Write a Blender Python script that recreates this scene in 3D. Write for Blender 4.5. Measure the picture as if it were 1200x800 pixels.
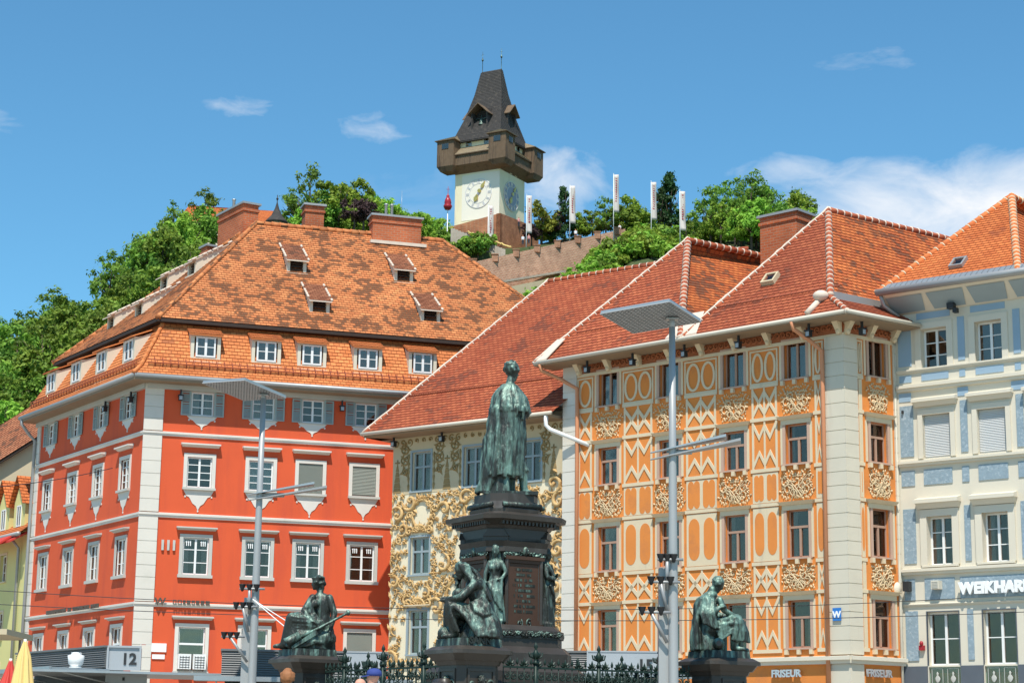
import bpy, math, random
from mathutils import Vector, Matrix, noise
R = math.radians
scene = bpy.context.scene
for _o in list(bpy.data.objects): bpy.data.objects.remove(_o)
# ------------------------------------------------------------------ camera
cam_d = bpy.data.cameras.new('camera'); cam = bpy.data.objects.new('camera', cam_d)
scene.collection.objects.link(cam); scene.camera = cam
PITCH, ROLL = R(12.0), R(0.779)
cam_d.sensor_width = 36.0; cam_d.lens = 2273.0 * 36 / 1200
cam_d.clip_start = 0.1; cam_d.clip_end = 6000
cam.location = (0, 0, 0.45)
_fw = Vector((0, math.cos(PITCH), math.sin(PITCH))); _up0 = Vector((0, -math.sin(PITCH), math.cos(PITCH)))
_rt = math.cos(ROLL) * Vector((1, 0, 0)) + math.sin(ROLL) * _up0
_up = -math.sin(ROLL) * Vector((1, 0, 0)) + math.cos(ROLL) * _up0
cam.rotation_euler = Matrix((_rt, _up, -_fw)).transposed().to_euler()
# ------------------------------------------------------------------ sky, sun, exposure
SUN_EL, SUN_AZ = R(60), R(184)            # azimuth clockwise from +Y
w = bpy.data.worlds.new('World'); scene.world = w; w.use_nodes = True
nt = w.node_tree; N = nt.nodes; L = nt.links; N.clear()
wo = N.new('ShaderNodeOutputWorld'); bg = N.new('ShaderNodeBackground'); L.new(bg.outputs[0], wo.inputs[0])
sky = N.new('ShaderNodeTexSky'); sky.sky_type = 'NISHITA'; sky.sun_disc = False
sky.sun_elevation = SUN_EL; sky.sun_rotation = SUN_AZ; sky.altitude = 350; sky.air_density = 1.0; sky.dust_density = 0.2; sky.ozone_density = 1.0
bg.inputs['Strength'].default_value = 0.092
tc = N.new('ShaderNodeTexCoord')
def vmath(op, a, b=None):
    n = N.new('ShaderNodeVectorMath'); n.operation = op
    for i, v in enumerate((a, b)):
        if v is None: continue
        if hasattr(v, 'links'): L.new(v, n.inputs[i])
        else: n.inputs[i].default_value = v
    return n
def wmath(op, a, b=None, clamp=False):
    n = N.new('ShaderNodeMath'); n.operation = op; n.use_clamp = clamp
    for i, v in enumerate((a, b)):
        if v is None: continue
        if hasattr(v, 'links'): L.new(v, n.inputs[i])
        else: n.inputs[i].default_value = v
    return n.outputs[0]
DIR = vmath('NORMALIZE', tc.outputs['Generated']).outputs[0]
def cloud_bank(cx, cz, rx, rz, amt, cut, sc, detail=9):
    # soft cloud bank round a compass direction: elliptical coverage times turbulent density
    sp = N.new('ShaderNodeSeparateXYZ'); L.new(DIR, sp.inputs[0])
    dx = wmath('DIVIDE', wmath('SUBTRACT', sp.outputs[0], cx), rx)
    dz = wmath('DIVIDE', wmath('SUBTRACT', sp.outputs[2], cz), rz)
    d2 = wmath('ADD', wmath('MULTIPLY', dx, dx), wmath('MULTIPLY', dz, dz))
    cov = wmath('SUBTRACT', 1.0, d2, True)
    mp = N.new('ShaderNodeMapping'); L.new(DIR, mp.inputs[0]); mp.inputs['Scale'].default_value = sc
    mp.inputs['Location'].default_value = (cx * 31, cz * 17, 1.3)
    nz = N.new('ShaderNodeTexNoise'); L.new(mp.outputs[0], nz.inputs['Vector']); nz.inputs['Scale'].default_value = 1.0
    nz.inputs['Detail'].default_value = detail; nz.inputs['Roughness'].default_value = 0.58; nz.inputs['Distortion'].default_value = 0.35
    d = wmath('SUBTRACT', wmath('ADD', wmath('MULTIPLY', cov, 0.55), nz.outputs['Fac']), cut)
    d = wmath('MULTIPLY', wmath('MULTIPLY', d, amt, True), wmath('MULTIPLY', cov, 3.0, True), True)
    return d
banks = [cloud_bank(0.245, 0.268, 0.135, 0.036, 1.7, 0.66, (20, 20, 46)),
         cloud_bank(0.15, 0.290, 0.055, 0.014, 1.4, 0.78, (26, 26, 70)),
         cloud_bank(0.022, 0.289, 0.05, 0.024, 1.5, 0.80, (34, 34, 50)),
         cloud_bank(-0.073, 0.312, 0.028, 0.012, 0.9, 0.86, (60, 60, 130)),
         cloud_bank(-0.141, 0.319, 0.030, 0.008, 0.9, 0.86, (60, 60, 150)),
         cloud_bank(-0.262, 0.304, 0.030, 0.010, 1.0, 0.84, (44, 44, 100)),
         cloud_bank(0.178, 0.342, 0.040, 0.012, 1.0, 0.92, (24, 24, 80)),
         cloud_bank(-0.06, 0.275, 0.10, 0.03, 0.6, 0.90, (18, 18, 40))]
acc = banks[0]
for b in banks[1:]: acc = wmath('MAXIMUM', acc, b)
mx = N.new('ShaderNodeMixRGB'); L.new(acc, mx.inputs[0])
tint = N.new('ShaderNodeMixRGB'); tint.blend_type = 'MULTIPLY'; tint.inputs[0].default_value = 1.0
L.new(sky.outputs[0], tint.inputs[1]); tint.inputs[2].default_value = (0.74, 1.34, 1.50, 1)
L.new(tint.outputs[0], mx.inputs[1]); mx.inputs[2].default_value = (9.4, 9.5, 9.7, 1)
L.new(mx.outputs[0], bg.inputs['Color'])
sd = bpy.data.lights.new('sun', 'SUN'); sun = bpy.data.objects.new('sun', sd); scene.collection.objects.link(sun)
sd.energy = 4.8; sd.angle = R(0.53); sd.color = (1.0, 0.95, 0.87)
SUNV = Vector((math.sin(SUN_AZ) * math.cos(SUN_EL), math.cos(SUN_AZ) * math.cos(SUN_EL), math.sin(SUN_EL)))
sun.rotation_euler = SUNV.to_track_quat('Z', 'Y').to_euler(); sun.location = SUNV * 500
vs = scene.view_settings; vs.view_transform = 'Standard'; vs.look = 'None'; vs.exposure = 0.22; vs.gamma = 1.0; vs.use_curve_mapping = False
scene.cycles.max_bounces = 6; scene.cycles.transparent_max_bounces = 8
scene.cycles.use_denoising = True

# ------------------------------------------------------------------ object helpers
COL = scene.collection
WM = {}
def tag(o, label=None, cat=None, group=None, kind=None):
    if label: o['label'] = label
    if cat: o['category'] = cat
    if group: o['group'] = group
    if kind: o['kind'] = kind
    return o
def thing(name, label, cat, M=None, group=None):
    o = bpy.data.objects.new(name, None); COL.objects.link(o); o.empty_display_size = 0.3
    if M is None: M = Matrix()
    if not isinstance(M, Matrix): M = Matrix.Translation(M)
    o.matrix_basis = M; WM[o.name] = M.copy()
    return tag(o, label, cat, group)
def put(o, parent, M=None):
    """link o; M = wanted world matrix (default: parent's)."""
    COL.objects.link(o)
    if parent is not None:
        P = WM[parent.name]; o.parent = parent
        if M is None: M = P
        o.matrix_basis = P.inverted() @ M
    else:
        if M is None: M = Matrix()
        o.matrix_basis = M
    WM[o.name] = M.copy()
    return o
def copy_tree(o, parent, M):
    c = o.copy(); put(c, parent, M)
    W0 = WM[o.name].inverted()
    for ch in list(o.children): copy_tree(ch, c, M @ (W0 @ WM[ch.name]))
    return c
class MB:
    """collects shapes; build() links them as ONE mesh object"""
    def __init__(s): s.v = []; s.f = []; s.m = []; s.s = []; s.uv = {}; s.tint = None
    def add(s, vs, fs, m=0, smooth=False):
        b = len(s.v); s.v.extend([tuple(p) for p in vs])
        for f in fs: s.f.append(tuple(b + i for i in f)); s.m.append(m); s.s.append(smooth)
    def box(s, x0, x1, y0, y1, z0, z1, m=0):
        s.add([(x0,y0,z0),(x1,y0,z0),(x1,y1,z0),(x0,y1,z0),(x0,y0,z1),(x1,y0,z1),(x1,y1,z1),(x0,y1,z1)],
              [(0,3,2,1),(4,5,6,7),(0,1,5,4),(1,2,6,5),(2,3,7,6),(3,0,4,7)], m)
    def prism(s, pts, y0, y1, m=0):
        """convex polygon in (x,z), counter-clockwise seen from -y; y0 = front"""
        n = len(pts)
        s.add([(x, y0, z) for x, z in pts] + [(x, y1, z) for x, z in pts],
              [tuple(range(n)), tuple(range(2*n-1, n-1, -1))] + [(i, i+n, (i+1) % n + n, (i+1) % n) for i in range(n)], m)
    def strip(s, A, B, y0, y1, m=0):
        """band between two polylines in (x,z)"""
        for i in range(len(A)-1): s.prism([A[i], A[i+1], B[i+1], B[i]], y0, y1, m)
    def ring(s, cx, cz, rx, rz, t, y0, y1, m=0, n=28):
        for i in range(n):
            a, b = 2*math.pi*i/n, 2*math.pi*(i+1)/n
            s.prism([(cx+(rx)*math.cos(a), cz+(rz)*math.sin(a)), (cx+rx*math.cos(b), cz+rz*math.sin(b)),
                     (cx+(rx-t)*math.cos(b), cz+(rz-t)*math.sin(b)), (cx+(rx-t)*math.cos(a), cz+(rz-t)*math.sin(a))][::-1], y0, y1, m)
    def disc(s, cx, cz, rx, rz, y0, y1, m=0, n=28):
        s.prism([(cx+rx*math.cos(2*math.pi*i/n), cz+rz*math.sin(2*math.pi*i/n)) for i in range(n)], y0, y1, m)
    def hexa(s, p, m=0):
        """8 points: bottom 4 ccw, top 4"""
        s.add(p, [(0,3,2,1),(4,5,6,7),(0,1,5,4),(1,2,6,5),(2,3,7,6),(3,0,4,7)], m)
    def poly(s, pts, m=0): s.add(pts, [tuple(range(len(pts)))], m)
    def slab(s, pts, t, m=0):
        """planar polygon thickened downward by t (world z)"""
        n = len(pts); P = [Vector(p) for p in pts]; Q = [p - Vector((0,0,t)) for p in P]
        s.add(P + Q, [tuple(range(n)), tuple(range(2*n-1, n-1, -1))] + [(i, i+n, (i+1) % n + n, (i+1) % n) for i in range(n)], m)
    def tube(s, pts, r, seg=8, m=0, smooth=True, caps=True):
        P = [Vector(p) for p in pts]; n = len(P)
        rr = list(r) if hasattr(r, '__len__') else [r]*n
        vs = []; up = None
        for i in range(n):
            t = (P[min(i+1, n-1)] - P[max(i-1, 0)])
            if t.length < 1e-9: t = Vector((0,0,1))
            t.normalize()
            if up is None: up = t.orthogonal().normalized()
            up = (up - t*up.dot(t))
            if up.length < 1e-6: up = t.orthogonal()
            up.normalize(); bn = t.cross(up)
            for k in range(seg):
                a = 2*math.pi*k/seg; vs.append(P[i] + (up*math.cos(a) + bn*math.sin(a))*rr[i])
        fs = [(i*seg+k, i*seg+(k+1) % seg, (i+1)*seg+(k+1) % seg, (i+1)*seg+k) for i in range(n-1) for k in range(seg)]
        if caps: fs += [tuple(range(seg-1, -1, -1)), tuple((n-1)*seg+k for k in range(seg))]
        s.add(vs, fs, m, smooth)
    def lathe(s, prof, c=(0,0,0), seg=16, m=0, smooth=True, sx=1, sy=1):
        vs = []; n = len(prof)
        for r, z in prof:
            for k in range(seg):
                a = 2*math.pi*k/seg; vs.append((c[0]+r*sx*math.cos(a), c[1]+r*sy*math.sin(a), c[2]+z))
        fs = [(i*seg+k, i*seg+(k+1) % seg, (i+1)*seg+(k+1) % seg, (i+1)*seg+k) for i in range(n-1) for k in range(seg)]
        fs += [tuple(range(seg-1, -1, -1)), tuple((n-1)*seg+k for k in range(seg))]
        s.add(vs, fs, m, smooth)
    def ball(s, c, r, m=0, seg=12, rot=None):
        if not hasattr(r, '__len__'): r = (r, r, r)
        vs = []; rows = max(6, seg//2+2); c = Vector(c)
        for i in range(1, rows):
            ph = math.pi*i/rows
            for k in range(seg):
                a = 2*math.pi*k/seg; p = Vector((r[0]*math.sin(ph)*math.cos(a), r[1]*math.sin(ph)*math.sin(a), r[2]*math.cos(ph)))
                if rot: p = rot @ p
                vs.append(c + p)
        T = Vector((0,0,r[2])); B = Vector((0,0,-r[2]))
        if rot: T = rot @ T; B = rot @ B
        nr = rows-1; vs += [c+T, c+B]
        fs = [(i*seg+k, (i+1)*seg+k, (i+1)*seg+(k+1) % seg, i*seg+(k+1) % seg) for i in range(nr-1) for k in range(seg)]
        fs += [(nr*seg, k, (k+1) % seg) for k in range(seg)] + [(nr*seg+1, (nr-1)*seg+(k+1) % seg, (nr-1)*seg+k) for k in range(seg)]
        s.add(vs, fs, m, True)
    def mesh(s, name, mats):
        me = bpy.data.meshes.new(name); me.from_pydata(s.v, [], s.f)
        for mt in mats: me.materials.append(mt)
        me.polygons.foreach_set('material_index', s.m); me.polygons.foreach_set('use_smooth', s.s)
        if s.uv or any(mt and mt.name.startswith('tile') for mt in mats):
            ul = me.uv_layers.new(name='uv'); ru = random.Random(len(s.f))
            for fi in range(len(s.f)):
                if fi not in s.uv:
                    c_ = (.06+.24*ru.randint(0,40), .095+.38*ru.randint(0,40))
                    for li in me.polygons[fi].loop_indices: ul.data[li].uv = c_
            for fi, uvs in s.uv.items():
                p = me.polygons[fi]
                for k, li in enumerate(p.loop_indices): ul.data[li].uv = uvs[k]
        if s.tint is not None:
            at = me.attributes.new('tint', 'FLOAT', 'FACE'); at.data.foreach_set('value', s.tint)
        me.update(); return me
    def build(s, name, mats, parent=None, M=None):
        if not isinstance(mats, (list, tuple)): mats = [mats]
        o = bpy.data.objects.new(name, s.mesh(name, mats)); return put(o, parent, M)
def frame(O, az):
    """facade frame: X to the right as seen from outside, Y into the wall, Z up; az = compass bearing of X"""
    x = Vector((math.sin(az), math.cos(az), 0)); z = Vector((0,0,1)); y = z.cross(x)
    M = Matrix.Identity(4)
    for i, c in enumerate((x, y, z)):
        for k in range(3): M[k][i] = c[k]
    M[0][3], M[1][3], M[2][3] = O[0], O[1], (O[2] if len(O) > 2 else 0)
    return M
T = Matrix.Translation
def text(s, size, depth, name, mat, parent, M, align='LEFT', bold=0.0, label=None):
    """raised lettering standing on the X axis of M, facing -Y"""
    cu = bpy.data.curves.new(name, 'FONT'); cu.body = s; cu.size = size; cu.extrude = depth/2; cu.offset = bold; cu.align_x = align; cu.resolution_u = 3
    tmp = bpy.data.objects.new('tmp', cu); COL.objects.link(tmp)
    dg = bpy.context.evaluated_depsgraph_get(); me = bpy.data.meshes.new_from_object(tmp.evaluated_get(dg)); me.name = name
    bpy.data.objects.remove(tmp)
    me.transform(Matrix.Rotation(math.pi/2, 4, 'X')); me.materials.clear(); me.materials.append(mat)
    o = bpy.data.objects.new(name, me); return put(o, parent, M)

# ------------------------------------------------------------------ materials
MT = {}
def nodes(name):
    m = bpy.data.materials.new(name); m.use_nodes = True; n = m.node_tree.nodes; l = m.node_tree.links
    return m, n, l, n['Principled BSDF']
def mat(name, col, rough=0.7, var=0.12, scale=1.5, col2=None, amt2=0.0, scale2=0.6, bump=0.0, bscale=30, metal=0.0, streak=False, spec=0.4):
    """base colour with mottling, optional second colour in blotches or vertical streaks, optional fine relief"""
    m, n, l, b = nodes(name)
    tcn = n.new('ShaderNodeTexCoord')
    nz = n.new('ShaderNodeTexNoise'); nz.inputs['Scale'].default_value = scale; nz.inputs['Detail'].default_value = 6
    l.new(tcn.outputs['Object'], nz.inputs['Vector'])
    hs = n.new('ShaderNodeMixRGB'); l.new(nz.outputs['Fac'], hs.inputs[0])
    hs.inputs[1].default_value = tuple(c*(1-var) for c in col) + (1,); hs.inputs[2].default_value = tuple(min(1, c*(1+var)) for c in col) + (1,)
    out = hs.outputs[0]
    if col2:
        mp = n.new('ShaderNodeMapping'); l.new(tcn.outputs['Object'], mp.inputs[0]); mp.inputs['Scale'].default_value = (1,1,0.12) if streak else (1,1,1)
        n2 = n.new('ShaderNodeTexNoise'); n2.inputs['Scale'].default_value = scale2; n2.inputs['Detail'].default_value = 8; n2.inputs['Roughness'].default_value = 0.65
        l.new(mp.outputs[0], n2.inputs['Vector'])
        rp = n.new('ShaderNodeMapRange'); rp.inputs[1].default_value = 0.62-amt2*0.3; rp.inputs[2].default_value = 0.78-amt2*0.3
        l.new(n2.outputs['Fac'], rp.inputs[0])
        mm = n.new('ShaderNodeMixRGB'); l.new(rp.outputs[0], mm.inputs[0]); l.new(out, mm.inputs[1]); mm.inputs[2].default_value = tuple(col2) + (1,)
        out = mm.outputs[0]
    l.new(out, b.inputs['Base Color']); b.inputs['Roughness'].default_value = rough; b.inputs['Metallic'].default_value = metal
    b.inputs['Specular IOR Level'].default_value = spec
    if bump:
        nb = n.new('ShaderNodeTexNoise'); nb.inputs['Scale'].default_value = bscale; nb.inputs['Detail'].default_value = 5
        l.new(tcn.outputs['Object'], nb.inputs['Vector'])
        bp = n.new('ShaderNodeBump'); bp.inputs['Strength'].default_value = 0.6; bp.inputs['Distance'].default_value = bump
        l.new(nb.outputs['Fac'], bp.inputs['Height']); l.new(bp.outputs[0], b.inputs['Normal'])
    MT[name] = m; return m
def tile_mat(name, c1, c2, patch, patch_amt, patch_scale=0.35, light=None):
    """plain tiles: every tile its own tone (brick texture on metric UVs) with mossy dark patches made of whole tiles"""
    m, n, l, b = nodes(name)
    uv = n.new('ShaderNodeUVMap'); uv.uv_map = 'uv'
    br = n.new('ShaderNodeTexBrick'); l.new(uv.outputs[0], br.inputs['Vector'])
    br.inputs['Scale'].default_value = 1.0; br.inputs['Brick Width'].default_value = 0.24; br.inputs['Row Height'].default_value = 0.19
    br.inputs['Mortar Size'].default_value = 0.015; br.inputs['Mortar Smooth'].default_value = 0.4; br.inputs['Bias'].default_value = 0.0
    br.inputs['Color1'].default_value = (0,0,0,1); br.inputs['Color2'].default_value = (1,1,1,1); br.inputs['Mortar'].default_value = (0.3,0.3,0.3,1)
    # same grid, random value per tile
    mixc = n.new('ShaderNodeMixRGB'); l.new(br.outputs['Color'], mixc.inputs[0]); mixc.inputs[1].default_value = c1 + (1,); mixc.inputs[2].default_value = c2 + (1,)
    nz = n.new('ShaderNodeTexNoise'); nz.inputs['Scale'].default_value = patch_scale; nz.inputs['Detail'].default_value = 5; nz.inputs['Roughness'].default_value = 0.7
    l.new(uv.outputs[0], nz.inputs['Vector'])
    ad = n.new('ShaderNodeMath'); ad.operation = 'MULTIPLY_ADD'; l.new(br.outputs['Color'], ad.inputs[0]); ad.inputs[1].default_value = 0.20; l.new(nz.outputs['Fac'], ad.inputs[2])
    rp = n.new('ShaderNodeMapRange'); rp.inputs[1].default_value = 0.74-patch_amt; rp.inputs[2].default_value = 0.80-patch_amt; rp.inputs[4].default_value = 0.85
    l.new(ad.outputs[0], rp.inputs[0])
    m2 = n.new('ShaderNodeMixRGB'); l.new(rp.outputs[0], m2.inputs[0]); l.new(mixc.outputs[0], m2.inputs[1]); m2.inputs[2].default_value = patch + (1,)
    # gentle large-scale weathering
    n3 = n.new('ShaderNodeTexNoise'); n3.inputs['Scale'].default_value = 0.16; n3.inputs['Detail'].default_value = 4; l.new(uv.outputs[0], n3.inputs['Vector'])
    m3 = n.new('ShaderNodeMixRGB'); m3.blend_type = 'MULTIPLY'; m3.inputs[0].default_value = 0.5
    r3 = n.new('ShaderNodeMapRange'); r3.inputs[1].default_value = 0.3; r3.inputs[2].default_value = 0.7; r3.inputs[3].default_value = 0.6; r3.inputs[4].default_value = 1.2
    l.new(n3.outputs['Fac'], r3.inputs[0]); l.new(m2.outputs[0], m3.inputs[1]); l.new(r3.outputs[0], m3.inputs[2])
    jo = n.new('ShaderNodeMixRGB'); l.new(br.outputs['Fac'], jo.inputs[0]); l.new(m3.outputs[0], jo.inputs[1]); jo.inputs[2].default_value = (c1[0]*.62, c1[1]*.58, c1[2]*.6, 1)
    l.new(jo.outputs[0], b.inputs['Base Color']); b.inputs['Roughness'].default_value = 0.75; b.inputs['Specular IOR Level'].default_value = 0.25
    bp = n.new('ShaderNodeBump'); bp.inputs['Strength'].default_value = 0.9; bp.inputs['Distance'].default_value = 0.02; bp.invert = True
    ad2 = n.new('ShaderNodeMath'); ad2.operation = 'MULTIPLY_ADD'; l.new(br.outputs['Color'], ad2.inputs[0]); ad2.inputs[1].default_value = 0.5; l.new(br.outputs['Fac'], ad2.inputs[2])
    l.new(ad2.outputs[0], bp.inputs['Height']); l.new(bp.outputs[0], b.inputs['Normal'])
    MT[name] = m; return m
def brick_mat(name, c1, c2, mortar, w=0.3, h=0.11, ms=0.012):
    m, n, l, b = nodes(name)
    tcn = n.new('ShaderNodeTexCoord'); sp = n.new('ShaderNodeSeparateXYZ'); l.new(tcn.outputs['Object'], sp.inputs[0])
    ad = n.new('ShaderNodeMath'); l.new(sp.outputs[0], ad.inputs[0]); l.new(sp.outputs[1], ad.inputs[1])
    cb = n.new('ShaderNodeCombineXYZ'); l.new(ad.outputs[0], cb.inputs[0]); l.new(sp.outputs[2], cb.inputs[1])
    br = n.new('ShaderNodeTexBrick'); l.new(cb.outputs[0], br.inputs['Vector']); br.inputs['Scale'].default_value = 1
    br.inputs['Brick Width'].default_value = w; br.inputs['Row Height'].default_value = h; br.inputs['Mortar Size'].default_value = ms
    br.inputs['Color1'].default_value = c1 + (1,); br.inputs['Color2'].default_value = c2 + (1,); br.inputs['Mortar'].default_value = mortar + (1,)
    nz = n.new('ShaderNodeTexNoise'); nz.inputs['Scale'].default_value = 0.8; nz.inputs['Detail'].default_value = 6; l.new(tcn.outputs['Object'], nz.inputs['Vector'])
    mm = n.new('ShaderNodeMixRGB'); mm.blend_type = 'MULTIPLY'; mm.inputs[0].default_value = 0.6; l.new(br.outputs['Color'], mm.inputs[1])
    rp = n.new('ShaderNodeMapRange'); rp.inputs[1].default_value = 0.3; rp.inputs[2].default_value = 0.7; rp.inputs[3].default_value = 0.55; rp.inputs[4].default_value = 1.25
    l.new(nz.outputs['Fac'], rp.inputs[0]); l.new(rp.outputs[0], mm.inputs[2]); l.new(mm.outputs[0], b.inputs['Base Color'])
    b.inputs['Roughness'].default_value = 0.85; b.inputs['Specular IOR Level'].default_value = 0.2
    bp = n.new('ShaderNodeBump'); bp.inputs['Distance'].default_value = 0.015; bp.invert = True; l.new(br.outputs['Fac'], bp.inputs['Height']); l.new(bp.outputs[0], b.inputs['Normal'])
    MT[name] = m; return m
def glass_mat(name, tintc=(0.74,0.75,0.72), refl=0.05):
    m = bpy.data.materials.new(name); m.use_nodes = True; n = m.node_tree.nodes; l = m.node_tree.links; n.clear()
    o = n.new('ShaderNodeOutputMaterial'); mix = n.new('ShaderNodeMixShader'); tr = n.new('ShaderNodeBsdfTransparent'); gl = n.new('ShaderNodeBsdfGlossy')
    tr.inputs[0].default_value = tintc + (1,); gl.inputs['Roughness'].default_value = 0.03; gl.inputs[0].default_value = (1.0,0.73,0.60,1)
    fr = n.new('ShaderNodeFresnel'); fr.inputs[0].default_value = 1.5; ad = n.new('ShaderNodeMath'); ad.inputs[1].default_value = refl; l.new(fr.outputs[0], ad.inputs[0])
    tcn = n.new('ShaderNodeTexCoord'); nz = n.new('ShaderNodeTexNoise'); nz.inputs['Scale'].default_value = 1.1; l.new(tcn.outputs['Object'], nz.inputs['Vector'])
    bp = n.new('ShaderNodeBump'); bp.inputs['Distance'].default_value = 0.02; bp.inputs['Strength'].default_value = 0.4; l.new(nz.outputs['Fac'], bp.inputs['Height']); l.new(bp.outputs[0], gl.inputs['Normal'])
    l.new(ad.outputs[0], mix.inputs[0]); l.new(tr.outputs[0], mix.inputs[1]); l.new(gl.outputs[0], mix.inputs[2]); l.new(mix.outputs[0], o.inputs[0])
    MT[name] = m; return m
def leaf_mat(name, dark, light):
    m, n, l, b = nodes(name)
    at = n.new('ShaderNodeAttribute'); at.attribute_name = 'tint'; oi = n.new('ShaderNodeObjectInfo')
    mm = n.new('ShaderNodeMixRGB'); l.new(at.outputs['Fac'], mm.inputs[0]); mm.inputs[1].default_value = dark + (1,); mm.inputs[2].default_value = light + (1,)
    hs = n.new('ShaderNodeHueSaturation'); l.new(mm.outputs[0], hs.inputs['Color'])
    rp = n.new('ShaderNodeMapRange'); rp.inputs[3].default_value = 0.47; rp.inputs[4].default_value = 0.52; l.new(oi.outputs['Random'], rp.inputs[0]); l.new(rp.outputs[0], hs.inputs['Hue'])
    rv = n.new('ShaderNodeMapRange'); rv.inputs[3].default_value = 0.75; rv.inputs[4].default_value = 1.3; l.new(oi.outputs['Random'], rv.inputs[0]); l.new(rv.outputs[0], hs.inputs['Value'])
    tr = n.new('ShaderNodeBsdfTranslucent'); l.new(hs.outputs[0], tr.inputs[0]); l.new(hs.outputs[0], b.inputs['Base Color']); b.inputs['Roughness'].default_value = 0.6
    b.inputs['Specular IOR Level'].default_value = 0.25
    mix = n.new('ShaderNodeMixShader'); mix.inputs[0].default_value = 0.3; l.new(b.outputs[0], mix.inputs[1]); l.new(tr.outputs[0], mix.inputs[2])
    l.new(mix.outputs[0], n['Material Output'].inputs[0]); MT[name] = m; return m
def bronze_mat(name, green_amt, dark=(0.030,0.034,0.028), green=(0.22,0.36,0.29)):
    m, n, l, b = nodes(name)
    tcn = n.new('ShaderNodeTexCoord'); mp = n.new('ShaderNodeMapping'); l.new(tcn.outputs['Object'], mp.inputs[0]); mp.inputs['Scale'].default_value = (1,1,0.22)
    nz = n.new('ShaderNodeTexNoise'); nz.inputs['Scale'].default_value = 7; nz.inputs['Detail'].default_value = 8; nz.inputs['Roughness'].default_value = 0.65; l.new(mp.outputs[0], nz.inputs['Vector'])
    ge = n.new('ShaderNodeNewGeometry'); sp = n.new('ShaderNodeSeparateXYZ'); l.new(ge.outputs['Normal'], sp.inputs[0])
    ma = n.new('ShaderNodeMath'); ma.operation = 'MULTIPLY_ADD'; l.new(sp.outputs[2], ma.inputs[0]); ma.inputs[1].default_value = 0.12; l.new(nz.outputs['Fac'], ma.inputs[2])
    rp = n.new('ShaderNodeMapRange'); rp.inputs[1].default_value = 0.66-green_amt*0.34; rp.inputs[2].default_value = 0.92-green_amt*0.34; l.new(ma.outputs[0], rp.inputs[0])
    mm = n.new('ShaderNodeMixRGB'); l.new(rp.outputs[0], mm.inputs[0]); mm.inputs[1].default_value = dark + (1,); mm.inputs[2].default_value = green + (1,)
    nb = n.new('ShaderNodeTexNoise'); nb.inputs['Scale'].default_value = 9; nb.inputs['Detail'].default_value = 6; nb.inputs['Distortion'].default_value = 0.8; mp2 = n.new('ShaderNodeMapping'); mp2.inputs['Scale'].default_value = (1,1,0.45); l.new(tcn.outputs['Object'], mp2.inputs[0]); l.new(mp2.outputs[0], nb.inputs['Vector'])
    bp = n.new('ShaderNodeBump'); bp.inputs['Distance'].default_value = 0.045; bp.inputs['Strength'].default_value = 0.8; l.new(nb.outputs['Fac'], bp.inputs['Height']); l.new(bp.outputs[0], b.inputs['Normal'])
    l.new(mm.outputs[0], b.inputs['Base Color']); b.inputs['Metallic'].default_value = 0.3; b.inputs['Roughness'].default_value = 0.46; b.inputs['Specular IOR Level'].default_value = 0.5
    MT[name] = m; return m
mat('red_plaster', (0.66,0.098,0.032), 0.85, 0.10, 0.6, (0.58,0.085,0.034), 0.45, 1.1, bump=0.006, bscale=14, streak=True)
mat('white_trim', (0.66,0.62,0.55), 0.75, 0.07, 1.2, (0.55,0.52,0.46), 0.12, 1.4, streak=True)
mat('grey_trim', (0.50,0.49,0.44), 0.75, 0.08, 2.0)
mat('quoin_white', (0.66,0.62,0.54), 0.8, 0.07, 1.0, (0.60,0.57,0.49), 0.15, 1.2, bump=0.004)
mat('white_frame', (0.78,0.78,0.75), 0.45, 0.03)
mat('sage_shutter', (0.30,0.36,0.34), 0.6, 0.08, 3)
mat('blind_grey', (0.27,0.29,0.25), 0.7, 0.05)
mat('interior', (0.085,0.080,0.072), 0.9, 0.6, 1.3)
mat('curtain', (0.66,0.66,0.66), 0.9, 0.12, 6)
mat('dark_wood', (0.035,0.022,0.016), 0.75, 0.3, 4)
mat('cream_cheek', (0.66,0.60,0.47), 0.85, 0.08, 1.5)
mat('mortar_white', (0.66,0.55,0.44), 0.9, 0.15, 3)
mat('zinc', (0.36,0.36,0.35), 0.5, 0.1, 2, metal=0.4)
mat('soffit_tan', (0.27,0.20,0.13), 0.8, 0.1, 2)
mat('pale_gutter', (0.58,0.53,0.43), 0.6, 0.06)
mat('copper_pipe', (0.60,0.25,0.12), 0.55, 0.12, 2)
mat('dark_metal', (0.035,0.035,0.036), 0.5, 0.2, 5, metal=0.3)
mat('grey_metal', (0.40,0.40,0.385), 0.45, 0.06, 1.5, metal=0.25)
mat('galv_steel', (0.42,0.44,0.44), 0.4, 0.12, 4, metal=0.6)
mat('orange_plaster', (0.70,0.235,0.050), 0.85, 0.12, 1.1, (0.56,0.20,0.06), 0.3, 1.0, bump=0.004, bscale=22)
mat('relief_cream', (0.66,0.50,0.30), 0.85, 0.12, 4)
mat('cream_trim', (0.67,0.55,0.37), 0.8, 0.07, 2.5, (0.52,0.44,0.31), 0.12, 1.6, streak=True)
mat('stone_quoin', (0.62,0.56,0.44), 0.85, 0.08, 1.2, (0.48,0.43,0.33), 0.2, 1.2, streak=True)
mat('brown_frame', (0.40,0.25,0.175), 0.6, 0.1, 3)
mat('rose_frame', (0.50,0.33,0.24), 0.65, 0.1, 3)
mat('frieze_red', (0.36,0.115,0.045), 0.85, 0.15, 3)
mat('stucco_cream', (0.75,0.66,0.47), 0.85, 0.06, 1.0, (0.66,0.53,0.31), 0.12, 0.9, bump=0.004)
mat('stucco_ochre', (0.60,0.40,0.175), 0.8, 0.2, 3, (0.36,0.205,0.07), 0.45, 3.0)
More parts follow.
